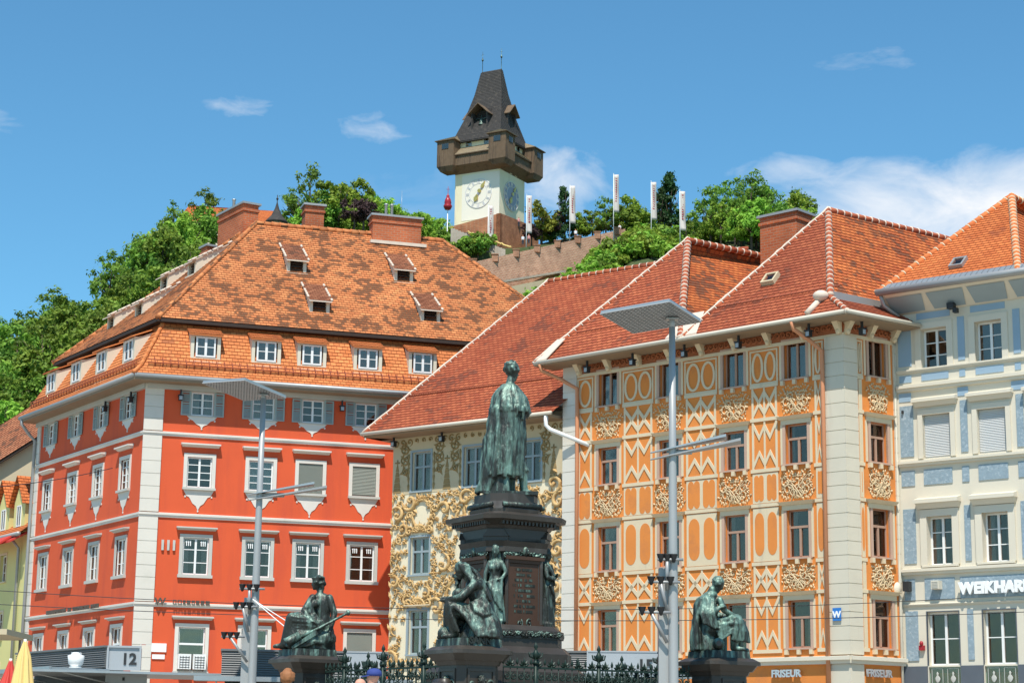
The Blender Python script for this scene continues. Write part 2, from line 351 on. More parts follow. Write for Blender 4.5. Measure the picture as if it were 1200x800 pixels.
mat('painted_ochre', (0.29,0.20,0.085), 0.85, 0.2, 3)
mat('painted_beige', (0.54,0.45,0.29), 0.85, 0.08, 1.5, (0.42,0.34,0.20), 0.2, 1.2)
mat('bluegrey_frame', (0.28,0.34,0.36), 0.55, 0.06)
mat('blue_render', (0.25,0.325,0.37), 0.9, 0.16, 6, (0.40,0.47,0.50), 0.35, 9, bump=0.02, bscale=14)
mat('blue_smooth', (0.29,0.40,0.49), 0.85, 0.08, 1.5)
mat('ivory', (0.66,0.60,0.48), 0.75, 0.05, 1.2, (0.66,0.62,0.52), 0.10, 1.3, streak=True)
mat('slate_dado', (0.10,0.115,0.135), 0.6, 0.15, 2)
mat('sign_white', (0.85,0.85,0.83), 0.4, 0.02)
mat('sign_dark', (0.03,0.03,0.03), 0.5, 0.1)
mat('louvre_grey', (0.15,0.15,0.145), 0.5, 0.1, 2)
mat('sign_grey', (0.36,0.38,0.39), 0.35, 0.05, 1.0)
mat('bronze_letters', (0.10,0.075,0.055), 0.5, 0.2, 4)
mat('sign_blue', (0.03,0.18,0.52), 0.4, 0.03)
mat('steel_letters', (0.62,0.63,0.65), 0.3, 0.05, metal=0.6)
mat('dark_stone', (0.046,0.037,0.029), 0.42, 0.35, 2.5, (0.085,0.080,0.070), 0.2, 1.8, spec=0.5)
mat('grey_stone', (0.30,0.28,0.25), 0.8, 0.15, 2.0)
mat('iron_green', (0.012,0.030,0.022), 0.5, 0.3, 5, metal=0.2)
mat('tablet_brown', (0.085,0.042,0.025), 0.5, 0.2, 3, metal=0.3)
mat('yellow_plaster', (0.66,0.60,0.25), 0.85, 0.08, 1)
mat('tan_plaster', (0.56,0.46,0.30), 0.85, 0.12, 1)
mat('awning_red', (0.55,0.05,0.035), 0.6, 0.08)
mat('awning_yellow', (0.78,0.55,0.20), 0.7, 0.08)
mat('paving', (0.33,0.30,0.25), 0.85, 0.15, 0.8)
mat('hill_soil', (0.055,0.075,0.022), 0.95, 0.4, 0.12, (0.10,0.10,0.04), 0.2, 0.1)
mat('tower_white', (0.78,0.70,0.48), 0.85, 0.07, 0.4, (0.66,0.58,0.40), 0.15, 0.5, streak=True)
mat('tower_paint', (0.78,0.74,0.62), 0.85, 0.04, 0.4)
mat('tower_wood', (0.150,0.100,0.060), 0.8, 0.3, 1.5, (0.06,0.042,0.030), 0.3, 1.5, streak=True)
mat('shingle', (0.045,0.041,0.038), 0.85, 0.35, 2.2, (0.095,0.08,0.065), 0.3, 1.5)
mat('shingle_light', (0.30,0.235,0.15), 0.85, 0.25, 2.0)
mat('dial_grey', (0.60,0.60,0.62), 0.7, 0.08, 1)
mat('dial_dark', (0.33,0.35,0.40), 0.7, 0.1, 1)
mat('gold', (0.72,0.50,0.14), 0.35, 0.1, metal=0.7)
brick_mat('old_rubble', (0.50,0.27,0.165), (0.38,0.17,0.10), (0.50,0.34,0.24), 0.75, 0.30, 0.06)
mat('rock', (0.42,0.36,0.29), 0.95, 0.2, 0.5, bump=0.1, bscale=2)
mat('guard_red', (0.30,0.075,0.035), 0.7, 0.1)
mat('banner', (0.60,0.54,0.49), 0.8, 0.08, 1, (0.50,0.22,0.20), 0.12, 1.6)
mat('lantern_red', (0.35,0.02,0.03), 0.35, 0.1)
mat('bark', (0.09,0.065,0.045), 0.9, 0.3, 4)
mat('skin', (0.62,0.32,0.22), 0.6, 0.06)
mat('white_shirt', (0.75,0.76,0.78), 0.8, 0.05)
mat('blue_cap', (0.035,0.06,0.24), 0.8, 0.1)
mat('ginger_hair', (0.30,0.12,0.045), 0.7, 0.3, 12)
mat('dark_trousers', (0.04,0.045,0.06), 0.85, 0.1)
mat('pink_shirt', (0.60,0.28,0.26), 0.8, 0.06)
mat('teal_shirt', (0.12,0.22,0.20), 0.8, 0.06)
tile_mat('tile_old', (0.50,0.165,0.058), (0.68,0.270,0.098), (0.085,0.045,0.026), 0.135, 0.8)
tile_mat('tile_fresh', (0.55,0.165,0.050), (0.70,0.245,0.080), (0.32,0.10,0.04), -0.02)
tile_mat('tile_red', (0.33,0.075,0.034), (0.47,0.130,0.055), (0.17,0.055,0.034), 0.06, 0.5)
tile_mat('tile_mix', (0.42,0.10,0.032), (0.66,0.20,0.055), (0.11,0.055,0.035), 0.11, 0.6)
tile_mat('tile_orange', (0.54,0.140,0.040), (0.68,0.205,0.060), (0.32,0.085,0.035), 0.0)
tile_mat('tile_brown', (0.28,0.10,0.05), (0.42,0.17,0.085), (0.10,0.055,0.035), 0.05)
brick_mat('chimney_brick', (0.50,0.135,0.052), (0.40,0.10,0.04), (0.45,0.24,0.15))
brick_mat('old_brick', (0.42,0.17,0.085), (0.30,0.10,0.055), (0.50,0.36,0.24), 0.34, 0.13, 0.02)
brick_mat('bastion_brick', (0.50,0.20,0.095), (0.40,0.14,0.07), (0.45,0.26,0.16), 0.6, 0.22, 0.03)
glass_mat('glass'); glass_mat('glass_sky', (0.70,0.73,0.71), 0.11)
leaf_mat('leaf', (0.090,0.180,0.024), (0.250,0.400,0.050))
leaf_mat('leaf_light', (0.160,0.290,0.028), (0.340,0.510,0.060))
leaf_mat('leaf_dark', (0.020,0.050,0.016), (0.060,0.115,0.030))
leaf_mat('leaf_plum', (0.060,0.040,0.036), (0.130,0.080,0.070))
leaf_mat('leaf_gold', (0.16,0.17,0.018), (0.30,0.29,0.045))
bronze_mat('bronze_green', 0.66); bronze_mat('bronze_dark', 0.42); bronze_mat('bronze_black', 0.12)
# ------------------------------------------------------------------ architecture helpers
def build_w(mb, name, mats, parent):
    """build a part whose vertices were given in world coordinates"""
    Mi = WM[parent.name].inverted()
    mb.v = [tuple(Mi @ Vector(p)) for p in mb.v]
    return mb.build(name, mats, parent)
def clip_v(poly, v, keep_above):
    out = []
    for i in range(len(poly)):
        a, b = poly[i], poly[(i+1) % len(poly)]
        ia = (a[1] >= v-1e-9) if keep_above else (a[1] <= v+1e-9)
        ib = (b[1] >= v-1e-9) if keep_above else (b[1] <= v+1e-9)
        if ia: out.append(a)
        if ia != ib:
            t = (v-a[1])/(b[1]-a[1]); out.append((a[0]+t*(b[0]-a[0]), v))
    return out
_uvoff = [0.0]
def tiled_slope(mb, poly, edir, m=0, row=0.19, lift=0.018):
    """convex roof plane laid in overlapping courses"""
    P = [Vector(p) for p in poly]; e = Vector(edir).normalized()
    n = Vector((0,0,0))
    for i in range(len(P)): n += P[i].cross(P[(i+1) % len(P)])
    n.normalize()
    if n.z < 0: n = -n
    e = (e - n*e.dot(n)).normalized(); vd = n.cross(e)
    if vd.z < 0: vd = -vd
    O = P[0]; q = [((p-O).dot(e), (p-O).dot(vd)) for p in P]
    v0 = min(a[1] for a in q); v1 = max(a[1] for a in q); _uvoff[0] += 37.7; uo = _uvoff[0]
    k = 0; v = v0
    while v < v1-1e-4:
        c = clip_v(clip_v(q, v, True), v+row, False)
        if len(c) >= 3:
            pts = [O + e*a + vd*b + n*(lift*(1-(b-v)/row)) for a, b in c]
            b0 = len(mb.f); mb.add(pts, [tuple(range(len(pts)))], m)
            mb.uv[b0] = [(a+uo, (b-v0)) for a, b in c]
            low = [(a, b) for a, b in c if abs(b-v) < 1e-6]
            if len(low) >= 2:
                a0 = min(low)[0]; a1 = max(low)[0]
                if a1-a0 > 0.02:
                    b0 = len(mb.f)
                    mb.add([O+e*a0+vd*v-n*0.004, O+e*a1+vd*v-n*0.004, O+e*a1+vd*v+n*lift, O+e*a0+vd*v+n*lift], [(0,1,2,3)], m)
                    mb.uv[b0] = [(a0+uo, v-v0+.001), (a1+uo, v-v0+.001), (a1+uo, v-v0+.02), (a0+uo, v-v0+.02)]
        v += row; k += 1
def ridge_tiles(mb, p0, p1, r=0.15, step=0.38, m=0, mm=1):
    p0, p1 = Vector(p0), Vector(p1); d = p1-p0; n = max(1, int(d.length/step)); rnd = random.Random(int(d.length*1000))
    for i in range(n):
        a = p0 + d*(i/n); b = p0 + d*((i+1.06)/n); k = 1+rnd.uniform(-.06, .06)
        mb.tube([a, b], [r*k*1.03, r*k*0.88], 8, m)
        mb.tube([a - d.normalized()*0.015, a + d.normalized()*0.022], [r*k*1.10, r*k*1.08], 8, mm)
def hip_bead(mb, p0, p1, r=.06, m=1):
    """continuous mortar bead along a hip"""
    p0, p1 = Vector(p0), Vector(p1); n = 40; rr = random.Random(3)
    mb.tube([p0.lerp(p1, i/n)+Vector((0,0,rr.uniform(-.012,.02))) for i in range(n+1)], [r*rr.uniform(.75,1.25) for i in range(n+1)], 7, m)
def wall(mb, x0, x1, z0, z1, holes, depth=0.4, m=0, mr=None):
    """wall face with real openings and their reveals; holes = (xa, xb, za, zb)"""
    xs = sorted({x0, x1} | {v for h in holes for v in h[:2] if x0 < v < x1}); zs = sorted({z0, z1} | {v for h in holes for v in h[2:] if z0 < v < z1})
    for j in range(len(zs)-1):
        run = None
        for i in range(len(xs)-1):
            cx, cz = (xs[i]+xs[i+1])/2, (zs[j]+zs[j+1])/2
            solid = not any(h[0] < cx < h[1] and h[2] < cz < h[3] for h in holes)
            if solid:
                if run is None: run = xs[i]
            if run is not None and (not solid or i == len(xs)-2):
                e = xs[i+1] if solid else xs[i]
                mb.poly([(run,0,zs[j]),(e,0,zs[j]),(e,0,zs[j+1]),(run,0,zs[j+1])], m); run = None
    for a, b, c, d in holes:
        q = m if mr is None else mr
        mb.poly([(a,0,c),(a,depth,c),(a,depth,d),(a,0,d)], q); mb.poly([(b,0,c),(b,0,d),(b,depth,d),(b,depth,c)], q)
        mb.poly([(a,0,d),(a,depth,d),(b,depth,d),(b,0,d)], q); mb.poly([(a,0,c),(b,0,c),(b,depth,c),(a,depth,c)], q)
def frame_bar(mb, x0, x1, z0, z1, t, y0, y1, m=0):
    """rectangular frame of width t, members butted"""
    mb.box(x0, x1, y0, y1, z1-t, z1, m); mb.box(x0, x1, y0, y1, z0, z0+t, m)
    mb.box(x0, x0+t, y0, y1, z0+t, z1-t, m); mb.box(x1-t, x1, y0, y1, z0+t, z1-t, m)
_WIN = {}
def window(kind, parent, M, variant=0, **k):
    """a window as a part of its building, with sub-parts; first of each kind is built, the others are copies"""
    key = (kind, variant)
    if key in _WIN: return copy_tree(_WIN[key], parent, M)
    rnd = random.Random(hash(kind) % 1000 + variant*7 if False else sum(map(ord, kind)) + variant*7)
    w, h = k['w'], k['h']; rc = k.get('recess', 0.14); fm = MT[k.get('frame', 'white_frame')]; t = k.get('t', 0.055)
    b = MB(); x0, x1 = -w/2, w/2
    frame_bar(b, x0+.002, x1-.002, .002, h-.002, t, rc, rc+0.07)
    tr = k.get('transom'); top = h-t; bot = t
    if tr: b.box(x0+t, x1-t, rc-0.02, rc+0.05, h*tr-0.04, h*tr+0.04)
    mc = k.get('mull', 1)
    if mc:
        zt = (h*tr-0.04) if (tr and k.get('mull_low')) else top
        b.box(-0.042, 0.042, rc-0.012, rc+0.055, bot, zt)
    for f in k.get('bars', ()):            # glazing bars at these heights
        b.box(x0+t, -0.042, rc+0.012, rc+0.05, h*f-0.016, h*f+0.016); b.box(0.042, x1-t, rc+0.012, rc+0.05, h*f-0.016, h*f+0.016)
    o = b.build('window', [fm], parent, M)
    g = MB(); g.box(x0+t*.6, x1-t*.6, rc+0.035, rc+0.041, t*.6, h-t*.6)
    if not k.get('blind'): g.build('pane', [MT[k.get('glass', 'glass')]], o)
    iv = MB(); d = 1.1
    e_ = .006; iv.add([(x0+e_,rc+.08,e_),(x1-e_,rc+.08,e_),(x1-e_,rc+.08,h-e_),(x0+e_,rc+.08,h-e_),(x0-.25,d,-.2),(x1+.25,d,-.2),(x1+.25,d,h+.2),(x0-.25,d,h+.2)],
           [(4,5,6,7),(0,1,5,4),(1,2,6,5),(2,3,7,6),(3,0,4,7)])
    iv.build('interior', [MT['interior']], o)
    cu = k.get('curtain', 0)
    if cu and not k.get('blind'):
        c = MB(); hh = h*(tr if (tr and k.get('cur_low')) else 1.0)
        for sgn in (-1, 1):
            xa = x0+0.03 if sgn < 0 else x1-0.03-cu*w; n = 14
            for i in range(n):
                xx = xa + cu*w*i/n; xb = xa + cu*w*(i+1)/n
                yo = rc+0.15+0.03*math.sin(i*1.9+sgn+variant); y2 = rc+0.15+0.03*math.sin((i+1)*1.9+sgn+variant)
                c.poly([(xx,yo,0.03),(xb,y2,0.03),(xb,y2,hh-0.03),(xx,yo,hh-0.03)])
        c.build('curtain', [MT['curtain']], o)
    if k.get('blind'):
        c = MB(); bw = k.get('slat', 0.06); z = h-0.03; bm = MT[k['blind']]
        zl = k.get('blind_low', 0.03)
        c.box(x0+.01, x1-.01, rc-0.03, rc-0.012, zl, h-0.01)
        while z-bw > zl:
            c.hexa([(x0+.012,rc-.062,z-bw),(x1-.012,rc-.062,z-bw),(x1-.012,rc-.031,z-bw),(x0+.012,rc-.031,z-bw),
                    (x0+.012,rc-.040,z-.008),(x1-.012,rc-.040,z-.008),(x1-.012,rc-.031,z-.008),(x0+.012,rc-.031,z-.008)]); z -= bw
        c.build('blind', [bm], o)
        if k.get('blind_low', 0) > 0.1:
            g.build('pane', [MT[k.get('glass', 'glass')]], o)
    if 'surround' in k:
        sw, sp_, sm = k['surround']; s_ = MB()
        lo = k.get('sur_low', -0.0)
        s_.box(x0-sw, x0, -sp_, 0.05, lo, h+sw); s_.box(x1, x1+sw, -sp_, 0.05, lo, h+sw); s_.box(x0, x1, -sp_, 0.05, h, h+sw)
        s_.build('surround', [MT[sm]], o)
    if 'sill' in k:
        pr, ht, ex, sm = k['sill']; s_ = MB(); s_.box(x0-ex, x1+ex, -pr, rc, -ht, -.004); s_.build('sill', [MT[sm]], o)
    if 'hood' in k:
        gap, ht, pr, ex, sm = k['hood']; s_ = MB(); zb = h+gap
        s_.hexa([(x0-ex,-pr*.35,zb),(x1+ex,-pr*.35,zb),(x1+ex,.02,zb),(x0-ex,.02,zb),
                 (x0-ex-.04,-pr*.8,zb+ht*.5),(x1+ex+.04,-pr*.8,zb+ht*.5),(x1+ex+.04,.02,zb+ht*.5),(x0-ex-.04,.02,zb+ht*.5)])
        s_.hexa([(x0-ex-.06,-pr,zb+ht*.5),(x1+ex+.06,-pr,zb+ht*.5),(x1+ex+.06,.02,zb+ht*.5),(x0-ex-.06,.02,zb+ht*.5),
                 (x0-ex-.06,-pr,zb+ht*.85),(x1+ex+.06,-pr,zb+ht*.85),(x1+ex+.06,.02,zb+ht*1.1),(x0-ex-.06,.02,zb+ht*1.1)])
        s_.build('hood', [MT[sm]], o)
    if 'apron' in k:
        dp, aw, zt, sm = k['apron']; s_ = MB(); q = aw/2
        pr = [(-q,zt),(-q*.78,zt-dp*.30),(-q*.60,zt-dp*.36),(-q*.36,zt-dp*.66),(-q*.14,zt-dp*.78),(0,zt-dp)]
        for i in range(5):
            (xa,za),(xb,zb) = pr[i], pr[i+1]
            s_.prism([(xa,za),(xb,zb),(xb,zt),(xa,zt)] if i else [(xa,za),(xb,zb),(xb,zt)], -.025, .01)
            s_.prism([(-xb,zb),(-xa,za),(-xa,zt),(-xb,zt)] if i else [(-xb,zb),(-xa,za),(-xb,zt)], -.025, .01)
        for qx, qz in ((-q*.86,-.33),(q*.86,-.33),(0,-1.03)): s_.disc(qx, zt+dp*qz, .035, .045, -.03, .01, 0, 8)
        s_.build('apron', [MT[sm]], o)
    if 'shutter' in k:
        sw, sm = k['shutter']
        for sg in (-1, 1):
            s_ = MB(); xa = (x0-sw-.03) if sg < 0 else x1+.03
            frame_bar(s_, xa, xa+sw, -.02, h+.0, .06, -.07, -.03)
            s_.box(xa+.06, xa+sw-.06, -.07, -.03, h*.5-.03, h*.5+.03); z = .06
            while z < h-.1:
                if abs(z+.02-h*.5) > .05: s_.hexa([(xa+.06,-.068,z),(xa+sw-.06,-.068,z),(xa+sw-.06,-.045,z),(xa+.06,-.045,z),(xa+.06,-.050,z+.045),(xa+sw-.06,-.050,z+.045),(xa+sw-.06,-.032,z+.045),(xa+.06,-.032,z+.045)])
                z += .055
            s_.build('shutter', [MT[sm]], o)
    if 'extra' in k: k['extra'](o)
    _WIN[key] = o
    return o
def line_x(A, B, oa, ob, z):
    """plan intersection of two facade lines (frames A, B), each set out by oa / ob in front of its wall"""
    pa = A @ Vector((0,-oa,0)); da = (A @ Vector((1,-oa,0)))-pa; pb = B @ Vector((0,-ob,0)); db = (B @ Vector((1,-ob,0)))-pb
    c = da.x*db.y-da.y*db.x; t = ((pb.x-pa.x)*db.y-(pb.y-pa.y)*db.x)/c
    p = pa+da*t; return Vector((p.x, p.y, z))
def gutter(mb, p0, p1, r=0.09, m=0): mb.tube([p0, p1], r, 10, m)
def quoin(mb, x0, x1, z0, z1, hb, pr, m=0, skip=()):
    n = max(1, round((z1-z0)/hb)); hb = (z1-z0)/n
    for i in range(n):
        a, b = z0+i*hb, z0+(i+1)*hb
        mb.box(x0, x1, -pr, 0.02, a+.012, b-.012, m)
    mb.box(x0+.01, x1-.01, -pr+.022, 0.02, z0, z1, m)
def band(mb, x0, x1, z0, z1, pr, m=0):
    mb.hexa([(x0,-pr*.55,z0),(x1,-pr*.55,z0),(x1,.02,z0),(x0,.02,z0),(x0,-pr*.7,z0+(z1-z0)*.45),(x1,-pr*.7,z0+(z1-z0)*.45),(x1,.02,z0+(z1-z0)*.45),(x0,.02,z0+(z1-z0)*.45)], m)
    mb.hexa([(x0,-pr,z0+(z1-z0)*.45),(x1,-pr,z0+(z1-z0)*.45),(x1,.02,z0+(z1-z0)*.45),(x0,.02,z0+(z1-z0)*.45),(x0,-pr,z1-.03),(x1,-pr,z1-.03),(x1,.02,z1),(x0,.02,z1)], m)
def lantern(parent, M, name='flood_light'):
    b = MB(); b.box(-.03,.03,-.04,.04,0,.25); b.box(-.085,.085,-.10,.08,-.20,0,); b.box(-.11,.11,-.13,.11,-.01,.03)
    o = b.build(name, [MT['dark_metal']], parent, M)
    g = MB(); g.box(-.065,.065,-.106,-.1005,-.18,-.03); g.build('lens', [MT['sign_grey']], o); return o

# ------------------------------------------------------------------ ground
g = MB()
xs = [-900,-300,-120,-60,-30,0,30,60,120,300,900]; ys = [(-900,-1.2),(-60,-1.2),(6,-1.2),(26,0),(40,0),(110,0),(130,1.0),(900,1.0)]
vs_ = [(x, y, z-0.002) for y, z in ys for x in xs]; n_ = len(xs)
g.add(vs_, [(j*n_+i, j*n_+i+1, (j+1)*n_+i+1, (j+1)*n_+i) for j in range(len(ys)-1) for i in range(n_-1)])
tag(g.build('ground', [MT['paving']]), kind='structure')

# ------------------------------------------------------------------ frames of the facades
CR = (-14.992, 78.583); CD = (11.177, 64.032)
azA, azB, azD, azE = R(-33.34), R(72.5), R(-46.7), R(54.1)
FA = frame(CR, azA+math.pi); FB = frame(CR, azB)
FD = frame(CD, azD+math.pi); FE = frame(CD, azE)
FC = frame((2.059, 73.036), R(-52.9)+math.pi)
cF = FE @ Vector((2.53, 0, 0)); FF = frame((cF.x, cF.y), R(128.76))
dB = (FB.to_3x3() @ Vector((1,0,0))); dA = (FA.to_3x3() @ Vector((-1,0,0))); dD = FD.to_3x3() @ Vector((1,0,0)); dE = FE.to_3x3() @ Vector((1,0,0))
dC = FC.to_3x3() @ Vector((1,0,0)); dF = FF.to_3x3() @ Vector((1,0,0))
# ------------------------------------------------------------------ red corner building
red = thing('corner_building', 'red corner building with white quoins, grey shutters and a mottled orange mansard roof with dormers', 'building', FB)
LA, LB = 12.64, 20.0
colsB = [2.30, 4.85, 6.95, 9.25, 11.9, 14.4, 17.0]; colsA = [-1.87, -4.85, -7.85, -10.93]
hB, hA = [], []; WINS = []
SUR = 0.10
rows = dict(r1=(13.97,.98), r2=(10.98,1.26), r3=(7.42,1.50), r4=(3.55,1.75))
spec1 = dict(recess=.05, w=.92, h=.98, frame='white_frame', bars=(.36,.68), surround=(.10,.03,'grey_trim'), shutter=(.40,'sage_shutter'), apron=(.50,1.24,-.03,'white_trim'), sill=(.06,.05,.08,'grey_trim'))
spec2 = dict(recess=.05, w=1.02, h=1.26, frame='white_frame', bars=(.27,.50,.75), surround=(.15,.05,'white_trim'), sill=(.14,.10,.17,'grey_trim'), hood=(.40,.17,.26,.24,'white_trim'), apron=(.84,1.26,-.10,'white_trim'))
def stickers(o):
    for dx in (-.38,-.30,-.22,.22,.30,.38):
        b = MB(); b.box(dx-.018, dx+.018, .028, .034, 1.17, 1.38); b.box(dx-.04, dx-.0181, .028, .034, 1.31, 1.345)
        b.build('number_sticker', [MT['sign_white']], o)
spec3 = dict(recess=.05, w=1.06, h=1.50, frame='white_frame', bars=(.33,.68), surround=(.14,.05,'grey_trim'), sill=(.13,.13,.18,'grey_trim'), hood=(.30,.14,.24,.24,'grey_trim'), extra=stickers)
spec4 = dict(recess=.06, w=1.08, h=1.75, frame='white_frame', transom=.62, mull=0, surround=(.15,.05,'white_trim'), sill=(.13,.10,.18,'grey_trim'), hood=(.30,.14,.24,.24,'grey_trim'), glass='glass_sky')
for fr, cols, holes in ((FB, colsB, hB), (FA, colsA, hA)):
    isA = fr is FA
    for i, c in enumerate(cols):
        for rname, sp_ in (('r1',spec1),('r2',spec2),('r3',spec3),('r4',spec4)):
            z, h = rows[rname]; wv = sp_['w']*(0.90 if isA else 1)
            s2 = dict(sp_); s2['w'] = wv; kind = 'red_'+rname+('a' if isA else 'b'); var = 0
            if isA: s2.pop('extra', None)
            if rname == 'r1' and not isA and i in (0,1): s2['curtain'] = .36; var = 1
            if rname == 'r2' and not isA and i == 2: s2['blind'] = 'blind_grey'; s2['slat'] = .035; var = 2
            if rname == 'r2' and not isA and i == 3: s2['blind'] = 'blind_grey'; s2['blind_low'] = .03; var = 3
            if rname == 'r4' and not isA and i in (0,1): s2['mull'] = 0; s2['curtain'] = .10; var = 1
            if rname == 'r4' and not isA and i >= 2: s2.update(blind='blind_grey', blind_low=.75, slat=.04, mull=1); var = 2
            if rname == 'r4' and isA: s2['mull'] = 1
            if rname in ('r2','r3') and not var:
                v3 = (i*2+(1 if isA else 0)+(rname == 'r3')) % 4; s2['curtain'] = (0,.22,.40,.12)[v3]; var = 10+v3
                if v3 == 2: s2['glass'] = 'glass_sky'
            holes.append((c-wv/2, c+wv/2, z, z+h)); WINS.append((kind, var, fr @ T((c,0,z)), s2))
b = MB(); wall(b, .0, LB, 0, 15.55, hB, .42); 
b2 = MB(); wall(b2, -LA, 0, 0, 15.55, hA, .42)
Mi = FB.inverted() @ FA
nb = len(b.v); b.v += [tuple(Mi @ Vector(p)) for p in b2.v]; b.f += [tuple(nb+i for i in f) for f in b2.f]; b.m += b2.m; b.s += b2.s
# far and rear walls close the block
pR2 = Mi @ Vector((-LA,0,0)); pR3 = pR2 + Vector((LB-.5,0,0))
b.poly([(LB,0,0),(pR3.x,pR3.y,0),(pR3.x,pR3.y,15.55),(LB,0,15.55)]); b.poly([(pR2.x,pR2.y,0),(pR3.x,pR3.y,0),(pR3.x,pR3.y,15.55),(pR2.x,pR2.y,15.55)])
b.build('wall', [MT['red_plaster']], red)
for kind, var, M, s2 in WINS: window(kind, red, M, var, **s2)
# bands and quoins, both faces
for z0, z1, nm in ((13.05,13.24,'string_course'),(9.70,9.90,'string_course'),(6.08,6.27,'string_course')):
    b = MB(); band(b, -.09, LB, z0, z1, .10); b.build(nm, [MT['white_trim']], red, FB)
    b = MB(); band(b, -LA, .02, z0, z1, .10); b.build(nm, [MT['white_trim']], red, FA)
for a, c in ((0,6.07),(6.28,9.69),(9.91,13.04),(13.25,15.2)):
    b = MB(); quoin(b, -.075, .70, a, c, .50, .07); b.build('quoin', [MT['quoin_white']], red, FB)
    b = MB(); quoin(b, -LA-.02, -LA+.38, a, c, .50, .06); b.build('quoin', [MT['quoin_white']], red, FA)
# eaves: soffit, gutter
oE, zE_ = .85, 15.36
c0 = line_x(FA, FB, oE, oE, zE_); eB = FB @ Vector((LB+.3,-oE,zE_)); eA = FA @ Vector((-LA-.25,-oE,zE_))
w0 = line_x(FA, FB, -.02, -.02, zE_); wB = FB @ Vector((LB+.3,.02,zE_)); wA = FA @ Vector((-LA-.25,.02,zE_))
up = lambda p, z: Vector((p.x, p.y, p.z+z))
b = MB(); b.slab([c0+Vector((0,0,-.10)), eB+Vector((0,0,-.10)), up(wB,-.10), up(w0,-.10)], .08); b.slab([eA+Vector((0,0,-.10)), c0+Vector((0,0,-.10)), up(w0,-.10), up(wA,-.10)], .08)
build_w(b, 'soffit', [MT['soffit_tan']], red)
b = MB(); 
for F_, x0, x1 in ((FB,.02,LB),(FA,-LA,-.02)):
    q = MB(); q.box(x0, x1, -.16, .0, 14.98, 15.18); q.v = [tuple(F_ @ Vector(p)) for p in q.v]; b.add(q.v, q.f)
build_w(b, 'cornice', [MT['grey_trim']], red)
b = MB(); gutter(b, c0, eB, .10); gutter(b, eA, c0, .10); build_w(b, 'gutter', [MT['zinc']], red)
b = MB(); d0 = FA @ Vector((-LA+.05,-oE,zE_-.08))
b.tube([d0, FA @ Vector((-LA+.05,-oE,zE_-.3)), FA @ Vector((-LA+.02,-.45,zE_-.75)), FA @ Vector((-LA-.05,-.14,zE_-1.0)), FA @ Vector((-LA-.05,-.14,9.7)), FA @ Vector((-LA-.05,-.14,0))], .075, 8)
build_w(b, 'downpipe', [MT['zinc']], red)
# lower mansard
b = MB(); zM, oM = 18.0, -.85
a1 = line_x(FA, FB, oE+.04, oE+.04, zE_+.08); a2 = line_x(FA, FB, .48, .48, 15.82); a3 = line_x(FA, FB, oM, oM, zM)
pB = lambda x, o, z: FB @ Vector((x,-o,z))
pA = lambda x, o, z: FA @ Vector((x,-o,z))
tiled_slope(b, [a1, pB(LB+.3,oE+.04,zE_+.08), pB(LB+.3,.48,15.82), a2], dB, 0, .19); tiled_slope(b, [a2, pB(LB+.3,.48,15.82), pB(LB+.3,oM,zM), a3], dB, 0, .19)
tiled_slope(b, [pA(-LA-.25,oE+.04,zE_+.08), a1, a2, pA(-LA-.25,.48,15.82)], dA, 0, .19); tiled_slope(b, [pA(-LA-.25,.48,15.82), a2, a3, pA(-LA-.25,oM,zM)], dA, 0, .19)
ridge_tiles(b, a1, a2, .10, .34, 0, 0); ridge_tiles(b, a2, a3, .10, .34, 0, 0)
b.poly([pA(-LA-.25,oE,zE_), pA(-LA-.25,.48,15.82), pA(-LA-.25,oM,zM), pA(-LA-.25,-4,zM), pA(-LA-.25,-4,zE_)], 1)
b.poly([pB(LB+.3,oE,zE_), pB(LB+.3,.48,15.82), pB(LB+.3,oM,zM), pB(LB+.3,-8,zM), pB(LB+.3,-8,zE_)], 1)
build_w(b, 'mansard', [MT['tile_fresh'], MT['cream_cheek']], red)
b = MB()   # snow guard: bars and feet
for F_, x0, x1, P_ in ((FB, .0, LB, pB), (FA, -LA, .0, pA)):
    for o_, z_ in ((.52,15.98),(.52,16.10)): b.tube([P_(x0 - (0.1 if P_ is pB else 0), o_, z_), P_(x1, o_, z_)], .022, 6)
    x = x0+.2
    while x < x1:
        b.tube([P_(x,.50,15.80), P_(x,.53,16.12)], .02, 5); b.tube([P_(x,.53,16.10), P_(x,.25,16.25)], .02, 5); x += .32
build_w(b, 'snow_guard', [MT['guard_red']], red)
# upper hipped roof
zU, oU = 18.1, -.45
E0 = line_x(FA, FB, oU, oU, zU); E1 = pB(19.9, oU, zU); E3 = pA(-12.55, oU, zU)
G1 = pB(5.4,-7.0,24.34); G2 = pB(14.4,-7.0,24.34)
E2 = E3 + (E1-E0); E2 = Vector((E2.x, E2.y, zU))
b = MB(); tiled_slope(b, [E0,E1,G2,G1], dB); tiled_slope(b, [E3,E0,G1], dA); tiled_slope(b, [E1,E2,G2], dA); tiled_slope(b, [E2,E3,G1,G2], dB)
for p, q in ((E0,G1),(E1,G2),(E3,G1),(E2,G2)): ridge_tiles(b, p, q, .12, .36, 0, 0)
ridge_tiles(b, G1, G2, .15, .36, 0, 0)
build_w(b, 'roof', [MT['tile_old']], red)
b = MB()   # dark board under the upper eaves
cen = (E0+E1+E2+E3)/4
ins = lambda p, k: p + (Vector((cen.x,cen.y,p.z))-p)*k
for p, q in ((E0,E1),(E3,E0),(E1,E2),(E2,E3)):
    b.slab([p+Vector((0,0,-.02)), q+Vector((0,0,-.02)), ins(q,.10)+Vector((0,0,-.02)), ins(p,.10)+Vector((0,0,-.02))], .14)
build_w(b, 'fascia', [MT['dark_wood']], red)
